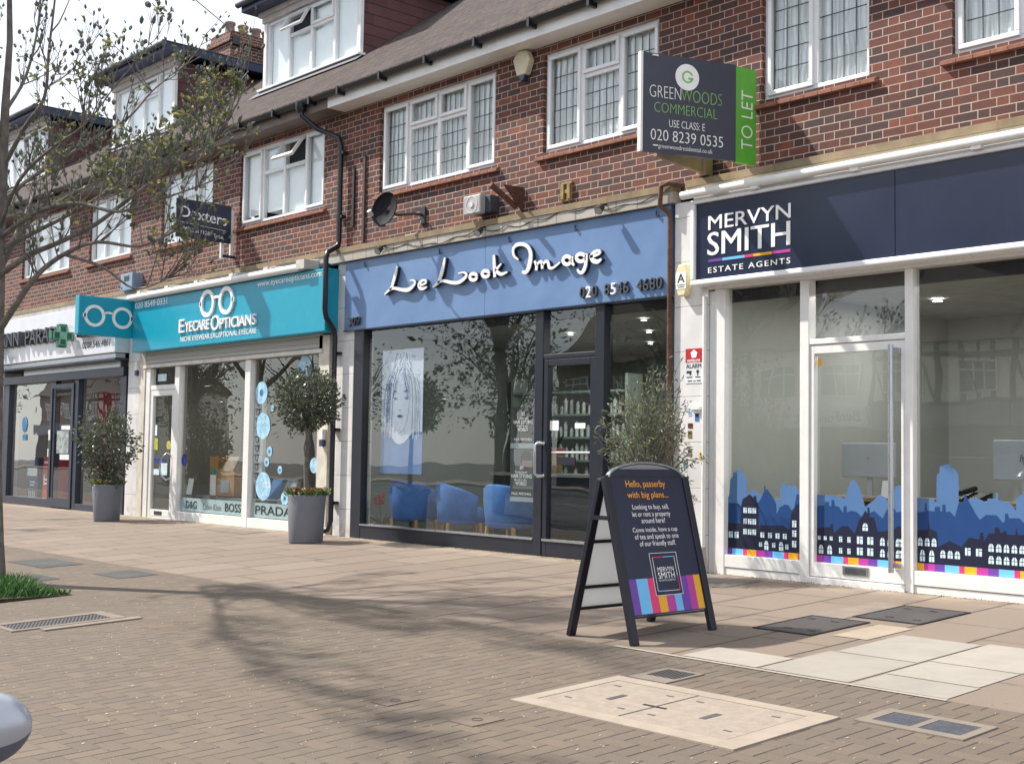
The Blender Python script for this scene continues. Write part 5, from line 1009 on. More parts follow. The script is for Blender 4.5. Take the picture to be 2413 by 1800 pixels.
# ------------------------------------------------------------------ covers in the paving
def plate(x0, x1, y0, y1, dz, th=.01):
    """thin slab lying on the sloping pavement"""
    m = MB(); p = [(x, y, GS*y+z_) for z_ in (dz-th, dz) for y in (y0, y1) for x in (x0, x1)]
    return m.add(p, [(0, 2, 3, 1), (4, 5, 7, 6), (0, 1, 5, 4), (2, 6, 7, 3), (0, 4, 6, 2), (1, 3, 7, 5)])
def merge(m, o): m.add(o.v, o.f); return m
def cover(name, label, x0, x1, y0, y1, fr, fm, lid_m, group=None, w=.04):
    t = thing(name, label, 'drain cover' if 'drain' in name or 'grate' in name else 'manhole cover', ((x0+x1)/2, (y0+y1)/2, GS*(y0+y1)/2), group)
    m = MB()
    for q in ((x0, x1, y0, y0+w), (x0, x1, y1-w, y1), (x0, x0+w, y0+w, y1-w), (x1-w, x1, y0+w, y1-w)): merge(m, plate(*q, .008))
    m.build('frame', fm, t); plate(x0+w+.004, x1-w-.004, y0+w+.004, y1-w-.004, .0065).build('lid', lid_m, t); return t
iron = plain('iron_frame', '#2f2b2b', .6, .5, var=.2, scale=10)
def rivets(t, x0, x1, y0, y1):
    m = MB()
    for k in range(4): x_ = x0+(x1-x0)*(.2+.2*k); y_ = y0+(y1-y0)*(.2 if k % 2 else .8); merge(m, plate(x_-.03, x_+.03, y_-.012, y_+.012, .009, .003))
    m.build('key_holes', iron, t)
t = cover('manhole_cover', 'cast iron tread plate cover nearer the A-board', -5.70, -5.19, -2.40, -1.65, 0, iron, B_['tread'], 'square cast iron covers before the navy shop', .02); rivets(t, -5.7, -5.19, -2.4, -1.65)
t = cover('manhole_cover', 'cast iron tread plate cover nearer the shop door', -5.44, -4.87, -1.50, -.75, 0, iron, B_['tread'], 'square cast iron covers before the navy shop', .02); rivets(t, -5.44, -4.87, -1.5, -.75)
lidc = plain('exposed_concrete_lid', (.285, .235, .192), .9, var=.10, scale=14, bump=.8, dirt=.1)
t = thing('chamber_cover', 'large pale concrete double lid set in the block paving', 'manhole cover', (-4.47, -4.76, GS*-4.76)); m = MB()
for q in ((-5.24, -3.70, -5.21, -5.09), (-5.24, -3.70, -4.43, -4.33), (-5.24, -5.15, -5.09, -4.43), (-3.83, -3.70, -5.09, -4.43)): merge(m, plate(*q, .008))
m.build('frame', plain('concrete_lid_frame', (.30, .25, .20), .9, var=.08, scale=8, bump=.5), t)
for a, c in ((-5.143, -4.545), (-4.533, -3.837)):
    o = plate(a, c, -5.083, -4.437, .0065).build('lid', lidc, t); m = MB(); cx_ = (a+c)/2; merge(m, plate(cx_-.02, cx_+.02, -4.84, -4.70, .0085, .003)); 
    for x_, y_ in ((a+.1, -4.95), (c-.1, -4.95), (a+.1, -4.55), (c-.1, -4.55)): merge(m, plate(x_-.025, x_+.025, y_-.008, y_+.008, .008, .003))
    m.build('lifting_slots', plain('slot_grey', '#4c474c', .7), o)
m = plate(-4.544, -4.534, -5.10, -4.40, .0075, .003); merge(m, plate(-4.62, -4.46, -4.81, -4.79, .009, .004)); m.build('joint', iron, t)
t = thing('inspection_cover', 'two small dark lids in one pale concrete surround', 'manhole cover', (-3.33, -4.14, GS*-4.14)); m = MB()
for q in ((-3.62, -3.03, -4.33, -4.265), (-3.62, -3.03, -4.045, -3.985), (-3.62, -3.56, -4.265, -4.045), (-3.345, -3.305, -4.265, -4.045), (-3.08, -3.03, -4.265, -4.045)): merge(m, plate(*q, .008))
m.build('surround', concw, t)
dl = plain('dark_iron_lid', '#4a4d55', .6, .3, var=.2, scale=25, bump=1.)
for a, c in ((-3.556, -3.349), (-3.301, -3.084)): plate(a, c, -4.261, -4.049, .0065).build('lid', dl, t)
t = thing('drain_grate', 'small square iron drain grate in a pale surround beside the large lid', 'drain cover', (-5.03, -4.13, GS*-4.13)); m = MB()
for q in ((-5.19, -4.89, -4.305, -4.195), (-5.19, -4.89, -3.985, -3.95), (-5.19, -5.14, -4.195, -3.985), (-4.915, -4.89, -4.195, -3.985)): merge(m, plate(*q, .008))
m.build('surround', concw, t); plate(-5.136, -4.919, -4.191, -3.989, .0065).build('grate', B_['grate'], t)
t = thing('drain_grate', 'long iron drain grate in a pale frame near the tree pit', 'drain cover', (-9.95, -5.8, GS*-5.8)); m = MB()
for q in ((-10.22, -9.74, -6.25, -6.20), (-10.22, -9.74, -5.42, -5.32), (-10.22, -10.12, -6.20, -5.42), (-9.80, -9.74, -6.20, -5.42)): merge(m, plate(*q, .010))
m.build('surround', concw, t); plate(-10.115, -9.805, -6.195, -5.425, .006).build('grate', B_['grate'], t)
m = plate(-9.70, -9.60, -6.05, -5.25, .012); tag(m.build('edge_slab', plain('edge_slab', (.22, .18, .15), .9, bump=.5), at=(-9.65, -5.6, GS*-5.6)), 'narrow raised paving edge beside the long drain grate', 'edging')
for x0_, x1_, y0_, y1_, lb_ in ((-5.77, -5.62, -5.77, -5.55, 'small flush paving lid left of the large concrete cover'), (-5.11, -4.93, -5.75, -5.53, 'small flush paving lid in front of the large concrete cover')):
    t = thing('stopcock_lid', lb_, 'manhole cover', ((x0_+x1_)/2, (y0_+y1_)/2, GS*y0_), 'small flush lids in the block paving'); plate(x0_, x1_, y0_, y1_, .005).build('lid', plain('flush_lid', (.150, .117, .088), .9, var=.12, scale=12, bump=.6), t)
    m = MB(); m.ring(((x0_+x1_)/2, (y0_+y1_)/2, GS*(y0_+y1_)/2+.005), .028, .004, (X, Vector((0, 1, GS))), 16, .003); m.build('ring_pull', plain('worn_ring', '#5a5048', .7), t)
tag(MB().tube(smooth_path([(-21.72, 2.6, 8.62), (-21.70, 2.1, 8.0), (-21.68, 1.7, 7.6), (-21.6, 1.05, 7.28), (-21.3, .3, 6.7)], 5), .012, 5).build('cable', plain('white_cable', '#b9bac0', .6), at=(-21.7, 1.8, 7.7)), 'thin white cable hanging across the tile hung dormer side', 'cable')
# ------------------------------------------------------------------ street tree on the left
bud_m = mat_leaf('opening_bud', [(0, (.09, .11, .09)), (.5, (.15, .175, .13)), (.85, (.20, .215, .13)), (1, (.26, .26, .12))], .6, .25)
ylf = mat_leaf('young_leaf', [(0, (.10, .12, .05)), (.5, (.20, .22, .08)), (.85, (.33, .32, .10)), (1, (.42, .36, .14))], .5, .4)
def bud(m, p, d, L, w):
    d = d.normalized(); a = d.orthogonal().normalized(); b_ = d.cross(a); n = 5
    r1 = [p+d*L*.25+(a*math.cos(2*PI*k/n)+b_*math.sin(2*PI*k/n))*w*.42 for k in range(n)]; r2 = [p+d*L*.6+(a*math.cos(2*PI*k/n+.4)+b_*math.sin(2*PI*k/n+.4))*w*.5*rnd.uniform(.6, 1.15) for k in range(n)]
    m.add([p, *r1, *r2, p+d*L], [(0, 1+(k+1) % n, 1+k) for k in range(n)]+[(1+k, 1+(k+1) % n, 6+(k+1) % n, 6+k) for k in range(n)]+[(6+k, 6+(k+1) % n, 11) for k in range(n)])
def cluster(m, p, d, s):
    for k in range(5):
        a = 2*PI*k/5+rnd.uniform(-.3, .3); dd = Vector((math.cos(a), math.sin(a), rnd.uniform(-.9, .5)))*1.0+d*.3; leaf(m, p, dd, s*rnd.uniform(.6, 1.2), s*.42)
def twig(tm, bm, lm, p, d, L, r, depth, leafy):
    n = 4; path = [p.copy()]; q = p.copy(); dd = d.normalized()
    for k in range(n):
        dd = (dd+rvec()*.22+Vector((0, 0, .16))).normalized(); q = q+dd*(L/n); path.append(q.copy())
    tm.tube(path, [r*(1-.6*k/n) for k in range(n+1)], 5 if r > .008 else 4, cap=False)
    if depth > 0:
        for k in range(rnd.choice((2, 3, 3, 4))):
            i = rnd.randrange(1, n+1); e = path[i]; nd = (dd+rvec()*1.0).normalized(); twig(tm, bm, lm, e, nd, L*rnd.uniform(.45, .75), r*.55, depth-1, leafy)
    if rnd.random() < leafy: cluster(lm, path[-1], dd, rnd.uniform(.05, .08))
    elif rnd.random() < .5: bud(bm, path[-1], dd+Vector((0, 0, .4)), rnd.uniform(.045, .095), rnd.uniform(.022, .05))
    elif rnd.random() < .6:
        for k in range(4): leaf(bm, path[-1], dd+rvec()*.7+Vector((0, 0, .5)), rnd.uniform(.03, .06), .014)
    if rnd.random() < .15:
        i = rnd.randrange(1, n); 
        if rnd.random() < leafy: cluster(lm, path[i], rvec(), .06)
        else: bud(bm, path[i], rvec()+Vector((0, 0, 1)), .06, .03)
def street_tree(label, base, trunk, limbs, dens, name='street_tree', leafy=lambda p: .25, depth=2, tl=(.45, .8)):
    t = thing(name, label, 'tree', base); tm, wm, bm, lm = MB(), MB(), MB(), MB()
    tm.tube(trunk[0], trunk[1], 14)
    for pts, r in limbs:
        path = smooth_path([tuple(p) for p in pts], 4); n = len(path); tm.tube(path, [r*(1-.8*k/n) for k in range(n)], 8)
        P_ = [Vector(p) for p in path]; L = sum((P_[i+1]-P_[i]).length for i in range(n-1))
        for k in range(int(L*dens)):
            i = int(n*(rnd.uniform(.12, 1)**.75)); i = min(i, n-2); p = P_[i].lerp(P_[i+1], rnd.random()); ax = (P_[i+1]-P_[i]).normalized()
            d = (ax*.7+rvec()*1.1+Vector((0, 0, .45))); twig(wm, bm, lm, p, d, rnd.uniform(*tl)*(1-.35*i/n), .0085, depth, leafy(p))
        twig(wm, bm, lm, P_[-1], P_[-1]-P_[-2], .5, .009, depth, leafy(P_[-1]))
    tm.build('trunk', B_['bark'], t); wm.build('twigs', B_['bark'], t); bm.build('buds', bud_m, t); lm.build('leaves', ylf, t); return t
LIMBS = [([(-12.85, -5.32, 2.25), (-12.5, -5.26, 2.55), (-12.26, -5.17, 2.81), (-11.98, -5.02, 3.01), (-11.56, -4.87, 3.1), (-11.19, -4.61, 3.05), (-10.85, -4.4, 3.2)], .06),
 ([(-12.81, -5.33, 2.85), (-12.4, -5.19, 3.03), (-12.12, -5.04, 3.13), (-11.67, -4.86, 3.28), (-11.26, -4.72, 3.49), (-10.89, -4.49, 3.76), (-10.55, -4.28, 3.98), (-10.31, -4.19, 4.23)], .055),
 ([(-12.77, -5.35, 3.57), (-12.8, -5.11, 3.83), (-12.81, -4.84, 4.05), (-12.76, -4.51, 4.32), (-12.64, -4.11, 4.65), (-12.54, -3.88, 4.98), (-12.44, -3.64, 5.24)], .04),
 ([(-12.74, -5.35, 3.95), (-12.38, -5.29, 4.29), (-12.05, -5.24, 4.53), (-11.91, -5.27, 4.95), (-11.76, -5.29, 5.41), (-11.61, -5.33, 5.98)], .04),
 ([(-12.71, -5.36, 4.51), (-12.86, -5.12, 4.94), (-12.95, -4.98, 5.53), (-13.1, -4.9, 6.23)], .035),
 ([(-12.81, -5.33, 2.89), (-12.91, -5.04, 3.41), (-12.93, -4.65, 3.74), (-13.0, -4.16, 4.06), (-12.97, -3.69, 4.32), (-12.88, -3.34, 4.65)], .045),
 ([(-11.98, -5.02, 3.01), (-11.64, -4.78, 2.88), (-11.33, -4.58, 2.66), (-11.01, -4.39, 2.76)], .03),
 ([(-12.79, -5.34, 3.23), (-12.03, -5.27, 3.4), (-11.39, -5.16, 3.41), (-10.85, -5.0, 3.28), (-10.4, -4.81, 3.36), (-10.08, -4.61, 3.46)], .045),
 ([(-12.8, -5.34, 3.1), (-12.3, -4.8, 3.5), (-12.0, -4.5, 3.75), (-11.6, -4.2, 3.9), (-11.2, -3.9, 4.3)], .04),
 ([(-12.78, -5.36, 3.3), (-12.2, -5.4, 3.7), (-11.7, -5.3, 3.95), (-11.2, -5.2, 4.1), (-10.8, -5.1, 4.4)], .035),
 # limbs on the road side and to the left, out of the photograph but casting the shade
 ([(-12.8, -5.4, 2.7), (-12.3, -6.2, 3.3), (-11.6, -7.1, 3.9), (-10.7, -7.9, 4.5), (-9.6, -8.4, 4.9)], .036), ([(-12.8, -5.4, 3.0), (-12.9, -6.3, 3.8), (-12.7, -7.4, 4.8)], .034), ([(-12.8, -5.4, 2.6), (-13.6, -5.6, 3.3), (-14.6, -5.8, 4.1), (-15.3, -6.0, 5.0)], .055),
 ([(-12.8, -5.3, 3.0), (-13.5, -4.8, 3.7), (-14.4, -4.3, 4.4)], .045), ([(-12.75, -5.4, 4.2), (-12.3, -5.9, 5.0), (-11.9, -6.4, 5.9)], .03), ([(-12.8, -5.4, 3.0), (-13.5, -5.9, 4.4), (-14.3, -6.4, 5.6), (-14.8, -6.8, 6.6)], .045), ([(-12.8, -5.4, 3.2), (-13.2, -6.2, 4.8), (-13.7, -6.9, 6.2)], .04), ([(-12.8, -5.4, 2.8), (-14.0, -5.9, 4.2), (-15.2, -6.3, 5.4), (-16.0, -6.6, 6.2)], .045), ([(-12.75, -5.4, 4.0), (-13.2, -5.7, 5.6), (-13.9, -6.0, 7.0)], .04),
 ([(-12.75, -5.4, 3.8), (-11.9, -6.0, 4.6), (-11.0, -6.4, 5.2), (-10.4, -6.6, 5.6)], .03)]
rnd.seed(11)
street_tree('street tree at the left edge with opening buds and young yellow green leaves', (-13.0, -5.22, g(-5.22)), ([(-13.02, -5.22, -.30), (-12.97, -5.24, .2), (-12.93, -5.29, .93), (-12.87, -5.32, 2.0), (-12.81, -5.35, 3.06), (-12.75, -5.36, 3.91), (-12.71, -5.37, 4.55), (-12.66, -5.37, 5.19), (-12.63, -5.42, 6.04), (-12.58, -5.44, 6.97)], [.16, .115, .10, .09, .07, .052, .04, .03, .02, .012]), [(q, r*.60) for q, r in LIMBS]+[([(a_+(.25 if j else 0), b_-(.3 if j else 0), c_+.2*j) for j, (a_, b_, c_) in enumerate(q)], .02) for q, r in LIMBS[10::2]], 5.8, leafy=lambda p: .20 if (p.x > -12.0 and p.z < 4.6) else .02, depth=2, tl=(.35, .68))  # doubled limbs are added out of view to thicken the shade on the paving
t = bpy.data.objects.get('grass')
rnd.seed(5); m = MB(); tri = []
for k in range(6500):
    x_ = rnd.uniform(-13.1, -11.47); y_ = rnd.uniform(-6.3, -5.05)
    tall = .6+.5*math.sin(x_*5+1)*math.sin(y_*6); edge = min(1, (-11.47-x_)/.25, (-5.05-y_)/.2)
    h_ = rnd.uniform(.09, .27)*(.55+.45*edge)*max(.35, tall); d = Vector((rnd.uniform(-.5, .5), rnd.uniform(-.5, .5), 1)); p = Vector((x_, y_, g(y_)+.0)); s_ = Vector((rnd.uniform(-1, 1), rnd.uniform(-1, 1), 0)).normalized()*.005
    q = p+d*h_*.55; e = p+d*h_+Vector((d.x, d.y, -.15))*h_*.6; m.add([p-s_, p+s_, q+s_*.8, q-s_*.8, e], [(0, 1, 2, 3), (3, 2, 4)])
o = m.build('grass', mat_leaf('grass_blade', [(0, (.012, .05, .012)), (.5, (.035, .12, .022)), (1, (.10, .22, .04))], .5, .3)); o['kind'] = 'stuff'; o['label'] = 'long green grass growing in the tree pit'; o['category'] = 'grass'
m = MB(); m.box(-13.3, -11.46, -6.35, -5.04, g(-6.35)-.05, g(-5.04)+.004); o = m.build('tree_pit', soil); struct(o)
# fallen bud scales scattered over the blocks
rnd.seed(3); m = MB()
for k in range(2600):
    x_ = rnd.uniform(-12, -1.2); y_ = rnd.uniform(-8.6, -3.7) if rnd.random() < .93 else rnd.uniform(-3.6, -.2)
    if y_ > -4.6 and rnd.random() < .5: continue
    z_ = g(y_)+.003; L = rnd.uniform(.003, .010); a = rnd.uniform(0, PI); d = Vector((math.cos(a), math.sin(a), 0))*L; s_ = Vector((-d.y, d.x, 0))*rnd.uniform(.15, .5); p = Vector((x_, y_, z_)); u = Vector((0, 0, rnd.uniform(.002, .006)))
    m.add([p-d, p+s_+u*.6, p+d+u, p-s_+u*.2], [(0, 1, 2), (0, 2, 3)], 0 if rnd.random() < .8 else 1)
o = m.build('leaf_litter', [plain('pale_bud_scale', (.48, .40, .30), .7, var=.2, scale=40), plain('brown_bud_scale', (.10, .07, .05), .8)]); o['kind'] = 'stuff'; o['label'] = 'pale fallen bud scales scattered over the paving'; o['category'] = 'litter'
rnd.seed(9); m = MB()
for k in range(700):
    x_ = rnd.uniform(-14, -4.8); 
    p = Vector((x_, -.05-abs(rnd.gauss(0, .03)), g(-.06)+.0)); leaf(m, p, Vector((rnd.uniform(-1, 1), rnd.uniform(-1, .3), rnd.uniform(.0, .6))), rnd.uniform(.008, .022), .007)
o = m.build('weeds', plain('dry_weed', (.14, .12, .06), .9)); o['kind'] = 'stuff'; o['label'] = 'dirt and dry weeds in the joint along the shop fronts'; o['category'] = 'weeds'
# ------------------------------------------------------------------ cars
tyre = plain('tyre', '#16171a', .85); rim = plain('alloy_rim', '#9da1a6', .35, .8); carglass = plain('car_glass', '#0b0d10', .06); trim = plain('car_trim', '#15171b', .4); lampm = plain('lamp_glass', '#c9ced4', .12); lampr = plain('tail_lamp', '#7b1014', .2)
def car(label, x, y, z_, yaw, paint, kind='hatch', mirror_only=False, group=None):
    t = thing('parked_car', label, 'car', (x, y, z_), group); R_ = Matrix.Rotation(yaw, 3, 'Z'); O = Vector((x, y, z_))
    def T(p): return O+R_ @ Vector(p)
    # stations along the car: x, half width low, z sill, z belt, half width belt, z roof, half width roof
    st_ = [(-2.05, .60, .42, .78, .58, .80, .50), (-1.98, .78, .30, .90, .76, .98, .62), (-1.75, .84, .24, .95, .82, 1.30, .62), (-1.25, .86, .22, .96, .85, 1.43, .62), (-.5, .87, .22, .95, .86, 1.47, .63), (.25, .87, .22, .94, .86, 1.42, .61), (.75, .87, .22, .93, .85, 1.16, .64), (1.05, .86, .23, .92, .83, .955, .70), (1.6, .84, .26, .84, .79, .865, .66), (1.95, .78, .32, .72, .72, .745, .58), (2.08, .60, .40, .60, .56, .62, .48)]
    if kind == 'van': st_ = [(a, b_, c, d+.15, e, (1.9 if -2.05 < a < .5 else f+.2), g_) for a, b_, c, d, e, f, g_ in st_]
    m = MB(); gm = MB(); rings = []
    for a, hw, zs, zb, hb, zr, hr in st_: rings.append([T(p) for p in ((a, -hw*.92, zs), (a, -hw, (zs+zb)/2), (a, -hb, zb), (a, -hr, zr-.035 if zr-zb > .1 else zr-.01), (a, -hr*.82, zr), (a, hr*.82, zr), (a, hr, zr-.035 if zr-zb > .1 else zr-.01), (a, hb, zb), (a, hw, (zs+zb)/2), (a, hw*.92, zs))])
    vs_ = [p for r in rings for p in r]; N = 10
    for i in range(len(rings)-1):
        for k in range(N-1):
            f = (i*N+k, i*N+k+1, (i+1)*N+k+1, (i+1)*N+k); tall = min(st_[i][5]-st_[i][3], st_[i+1][5]-st_[i+1][3]); tallm = max(st_[i][5]-st_[i][3], st_[i+1][5]-st_[i+1][3])
            if k in (2, 6) and tallm > .12: gm.add([vs_[j] for j in f], [(0, 1, 2, 3)], 0, True)
            elif k == 4 and i in (1, 5, 6): gm.add([vs_[j] for j in f], [(0, 1, 2, 3)], 0, True)
            else: m.add([vs_[j] for j in f], [(0, 1, 2, 3)], 0, True)
    m.add(rings[0], [tuple(range(N))]); m.add(rings[-1], [tuple(range(N))[::-1]])
    body = m.build('body', paint, t, fix=True, bevel=.0); md = body.modifiers.new('sub', 'SUBSURF'); md.levels = md.render_levels = 1
    gm.build('windows', carglass, t)
    pm = MB()
    for s_ in (-1, 1):
        for a in (-.12, .72): pm.bar(T((a-.1 if a > 0 else a, s_*.85, .95)), T((a-.42 if a > 0 else a, s_*.635, 1.40)), .05, .02)
    pm.build('door_pillars', paint, t)
    for a in (-1.32, 1.30):
        for s_ in (-1, 1):
            c = T((a, s_*.78, .31)); ax = R_ @ Vector((0, s_, 0)); w = MB(); w.tube([c-ax*.09, c+ax*.075, c+ax*.09], [.31, .31, .28], 28); o = w.build('wheel', tyre, t); w = MB(); w.tube([c+ax*.08, c+ax*.096], [.20, .19], 24); w.build('rim', rim, o)
    for s_ in (-1, 1):
        w = MB(); w.obox(T((1.98, s_*.55, .66)), (R_ @ X, R_ @ Y, Z), (.06, .15, .06)); w.build('headlight', lampm, t, bevel=.03); w = MB(); w.obox(T((-1.98, s_*.62, .80)), (R_ @ X, R_ @ Y, Z), (.05, .10, .09)); w.build('tail_light', lampr, t, bevel=.03)
    for s_ in (-1, 1):
        c = Vector((.62, s_*1.0, 1.085)); w = MB(); rows = []; n = 16
        for k in range(9):
            q = k/8; yy = -.105+.225*q; sc = math.sqrt(max(.0, 1-((q-.42)/.60)**2)) if q > .42 else .93+.07*q/.42
            rows.append([T((c.x+.065*sc*math.cos(2*PI*j/n)*(1.0 if math.cos(2*PI*j/n) > 0 else .55), c.y+s_*yy, c.z+.085*sc*math.sin(2*PI*j/n))) for j in range(n)])
        v_ = [p for r in rows for p in r]; w.add(v_, [(i*n+j, i*n+(j+1) % n, (i+1)*n+(j+1) % n, (i+1)*n+j) for i in range(8) for j in range(n)], 0, True)
        for i, fcs in enumerate(w.f):
            j = i % n
            if 8 <= j < 15: w.mi[i] = 1
        w.add(rows[0], [tuple(range(n))], 1); w.add(rows[-1], [tuple(range(n))[::-1]], 0)
        o = w.build('door_mirror', [paint, plain('mirror_grey', '#55586a', .45)], t, fix=True); md = o.modifiers.new('sub', 'SUBSURF'); md.levels = md.render_levels = 1
        w = MB(); w.bar(T((.66, s_*.84, .93)), T((.64, s_*.92, .95)), .06, .04); w.build('mirror_arm', trim, t)
    return t
silver = plain('silver_car_paint', '#a8acb4', .25, .35, var=.03); wcar = plain('white_car_paint', '#dcdfe2', .2, var=.02); bcar = plain('black_car_paint', '#14161b', .12); gcar = plain('green_grey_car_paint', '#59625a', .2, .3)
car('silver grey car at the bottom left corner, only its door mirror showing', -3.32, -10.03, -.555, 0, silver)
for k, (x_, y_, kind, pt, lb_) in enumerate(((-14.5, -15.5, 'van', bcar, 'black van parked across the road, seen reflected in the optician glass'), (-9.0, -16.5, 'hatch', gcar, 'dark green car parked across the road, seen reflected in the salon glass'), (-8.2, -22.5, 'hatch', wcar, 'white car parked across the road, seen reflected in the agent glass'), (-15.5, -22.5, 'hatch', wcar, 'second white car further along the road, seen reflected'), (-22.5, -16.0, 'hatch', silver, 'silver car far along the road, seen reflected in the pharmacy glass'))):
    car(lb_, x_, y_, -.56, 0 if k % 2 else PI, pt, kind, group='cars parked across the road')
# ------------------------------------------------------------------ the far side of the road (seen in the glass)
timber = plain('black_timber', '#2d2724', .8); render_w = plain('tudor_render', '#e6e0d2', .85, dirt=.3); dim_glass = plain('dim_window_glass', '#5d6670', .15)
def far_house(x0, x1, label, style, sign=None):
    y = -38.; zb = -.44; b = thing('parade_building', label, 'building', ((x0+x1)/2, y, zb), 'parade on the far side of the road'); yo = y
    m = MB(); m.box(x0, x1, y-9, y, zb, 6.2, 0); m.build('wall', render_w if style else B_['brick'], b)
    m = MB(); m.prism([(x0-.1, y+.5, 6.1), (x0-.1, y-4.5, 10.2), (x0-.1, y-9.5, 6.1)], (x1-x0+.2, 0, 0)); m.build('roof', B_['tiles'], b)
    m = MB(); m.box(x0, x1, y, y+.06, zb, 2.6); m.build('shop_window', dark, b)
    m = MB(); m.box(x0+.1, x1-.1, y+.06, y+.3, 2.62, 3.5); m.build('sign_board', plain('far_sign_%d' % int(x0), sign[1] if sign else '#6d7480', .5), b)
    if sign:
        m = MB(); text(m, sign[0], (x1-.5, y+.31, 2.8), -X, Z, 3.0, .48, .01, weight=.02); m.build('sign_lettering', navylet, b)
    n = 2
    for k in range(n):
        c = x0+(x1-x0)*(k+.5)/n; w = MB(); w.box(c-1.0, c+1.0, y+.0, y+.05, 4.0, 5.4); fo = w.build('window', dim_glass, b); w = MB()
        for q in (-1.0, -.36, .30, .94): w.box(c+q, c+q+.07, y+.05, y+.10, 4.0, 5.4)
        for q in (4.0, 4.95, 5.34): w.box(c-1.0, c+1.0, y+.05, y+.095, q, q+.07)
        w.build('frame', whitepaint, fo)
    if style == 1:
        m = MB()
        for k in range(9): q = x0+(x1-x0)*k/8; m.box(q-.09, q+.09, y+.0, y+.075, 3.55, 6.1)
        m.box(x0, x1, y, y+.08, 3.5, 3.7); m.box(x0, x1, y, y+.08, 5.5, 5.7)
        for k in (0, 3, 5): q = x0+(x1-x0)*k/8; m.bar((q, y+.04, 5.5), (q+(x1-x0)/8, y+.04, 3.7), .16, .07)
        m.build('timber_frame', timber, b)
    m = MB(); m.box((x0+x1)/2-.5, (x0+x1)/2+.5, y-5, y-4, 9, 11.4); m.build('chimney', B_['brick'], b)
for k in range(7):
    x0_ = -49+k*6.4; far_house(x0_, x0_+6.4, 'mock tudor parade unit %s, seen only as a reflection' % ('at the far left end', 'second from its left end', 'with a pale lettered sign', 'fourth from its left end', 'fifth from its left end', 'sixth from its left end', 'at its right end')[k], (0, 1, 2, 1, 1, 0, 1)[k], ('BenForrest', '#c4cbd2') if k == 2 else None)
rnd.seed(21)
def round_tree(label, x, y, h, r, n, mat, name='roadside_tree', L=.22, shell=.1):
    t = thing(name, label, 'tree', (x, y, -.56)); m, tm = MB(), MB(); tm.tube([(x, y, -.56), (x+.1, y, h*.3), (x, y+.1, h*.55)], [.22, .17, .12], 9)
    for k in range(12):
        d = rvec(); d.z = abs(d.z)+.3; d.normalize(); tm.tube([(x, y, h*.4+rnd.random()*h*.15), Vector((x, y, h*.55))+d*r*.5, Vector((x, y, h*.62))+Vector((d.x*r, d.y*r, d.z*h*.35))], [.09, .05, .02], 6)
    foliage(m, tm, (x, y, h*.62), (r, r, h*.36), n, L, L*.5, shell, 60, (x, y, h*.45), .25); tm.build('trunk', B_['bark'], t); m.build('crown', mat, t)
round_tree('dense dark evergreen tree across the road, seen reflected in the salon window', -27.5, -14.5, 9.5, 2.6, 4800, leaf_bay, L=.12)
round_tree('bare twiggy tree across the road, seen reflected beside the salon door', -31.0, -27.0, 7.0, 3.4, 2200, mat_leaf('bare_twig', [(0, (.05, .045, .04)), (1, (.16, .14, .11))], .8), L=.16)
for k, (x_, y_, h_) in enumerate(((-52.0, -24.0, 6.5), (-58.0, -31.0, 7.5), (-66.0, -24.0, 8.0), (-49.5, -16.5, 7.0), (-75.0, -30.0, 8.5), (-84.0, -20.0, 8.0))):
    round_tree('roadside tree beyond the parade, %s in the reflection' % ('nearest', 'second', 'third', 'closest to the kerb', 'fifth', 'farthest')[k], x_, y_, h_, 2.8, 900, leaf_bay, L=.2)
for k in range(2):  # two houses added to darken what the pharmacy glass reflects
    x0_ = -120+k*10.; far_house(x0_, x0_+9.4, 'added brick house far down the road, %s, darkening the pharmacy glass' % ('farthest away', 'fourth from the gap', 'third from the gap', 'second from the gap', 'nearest the gap')[k], k % 2)
round_tree('far twiggy tree across the road, small in the reflection', -44.0, -30.0, 7.5, 3.6, 1800, leaf_bay)
LB = [([(x_*1.0-25.9, y_*1.0-5.4, z_) for x_, y_, z_ in q], .07) for q in ([(0, 0, 2.2), (.8, .3, 3.1), (1.7, .5, 3.8), (2.6, .9, 4.5)], [(0, 0, 2.6), (-.7, .5, 3.6), (-1.5, 1.0, 4.6)], [(0, 0, 2.4), (.3, -.9, 3.4), (.5, -1.9, 4.3), (.8, -2.7, 5.2)], [(0, 0, 3.0), (.2, .9, 4.1), (.4, 1.8, 5.0)], [(0, 0, 3.2), (.7, -.3, 4.5), (1.2, -.4, 5.9)], [(0, 0, 2.8), (-.9, -.5, 3.9), (-1.9, -.9, 4.7)])]
street_tree('second street tree further left, mirrored in the optician window', (-25.9, -5.4, g(-5.4)), ([(-25.9, -5.4, -.3), (-25.9, -5.4, 1.0), (-25.85, -5.4, 2.2), (-25.9, -5.4, 3.4), (-25.8, -5.3, 5.0), (-25.8, -5.3, 6.6)], [.17, .13, .12, .10, .06, .02]), LB, 4.5, depth=2, leafy=lambda p: .4)
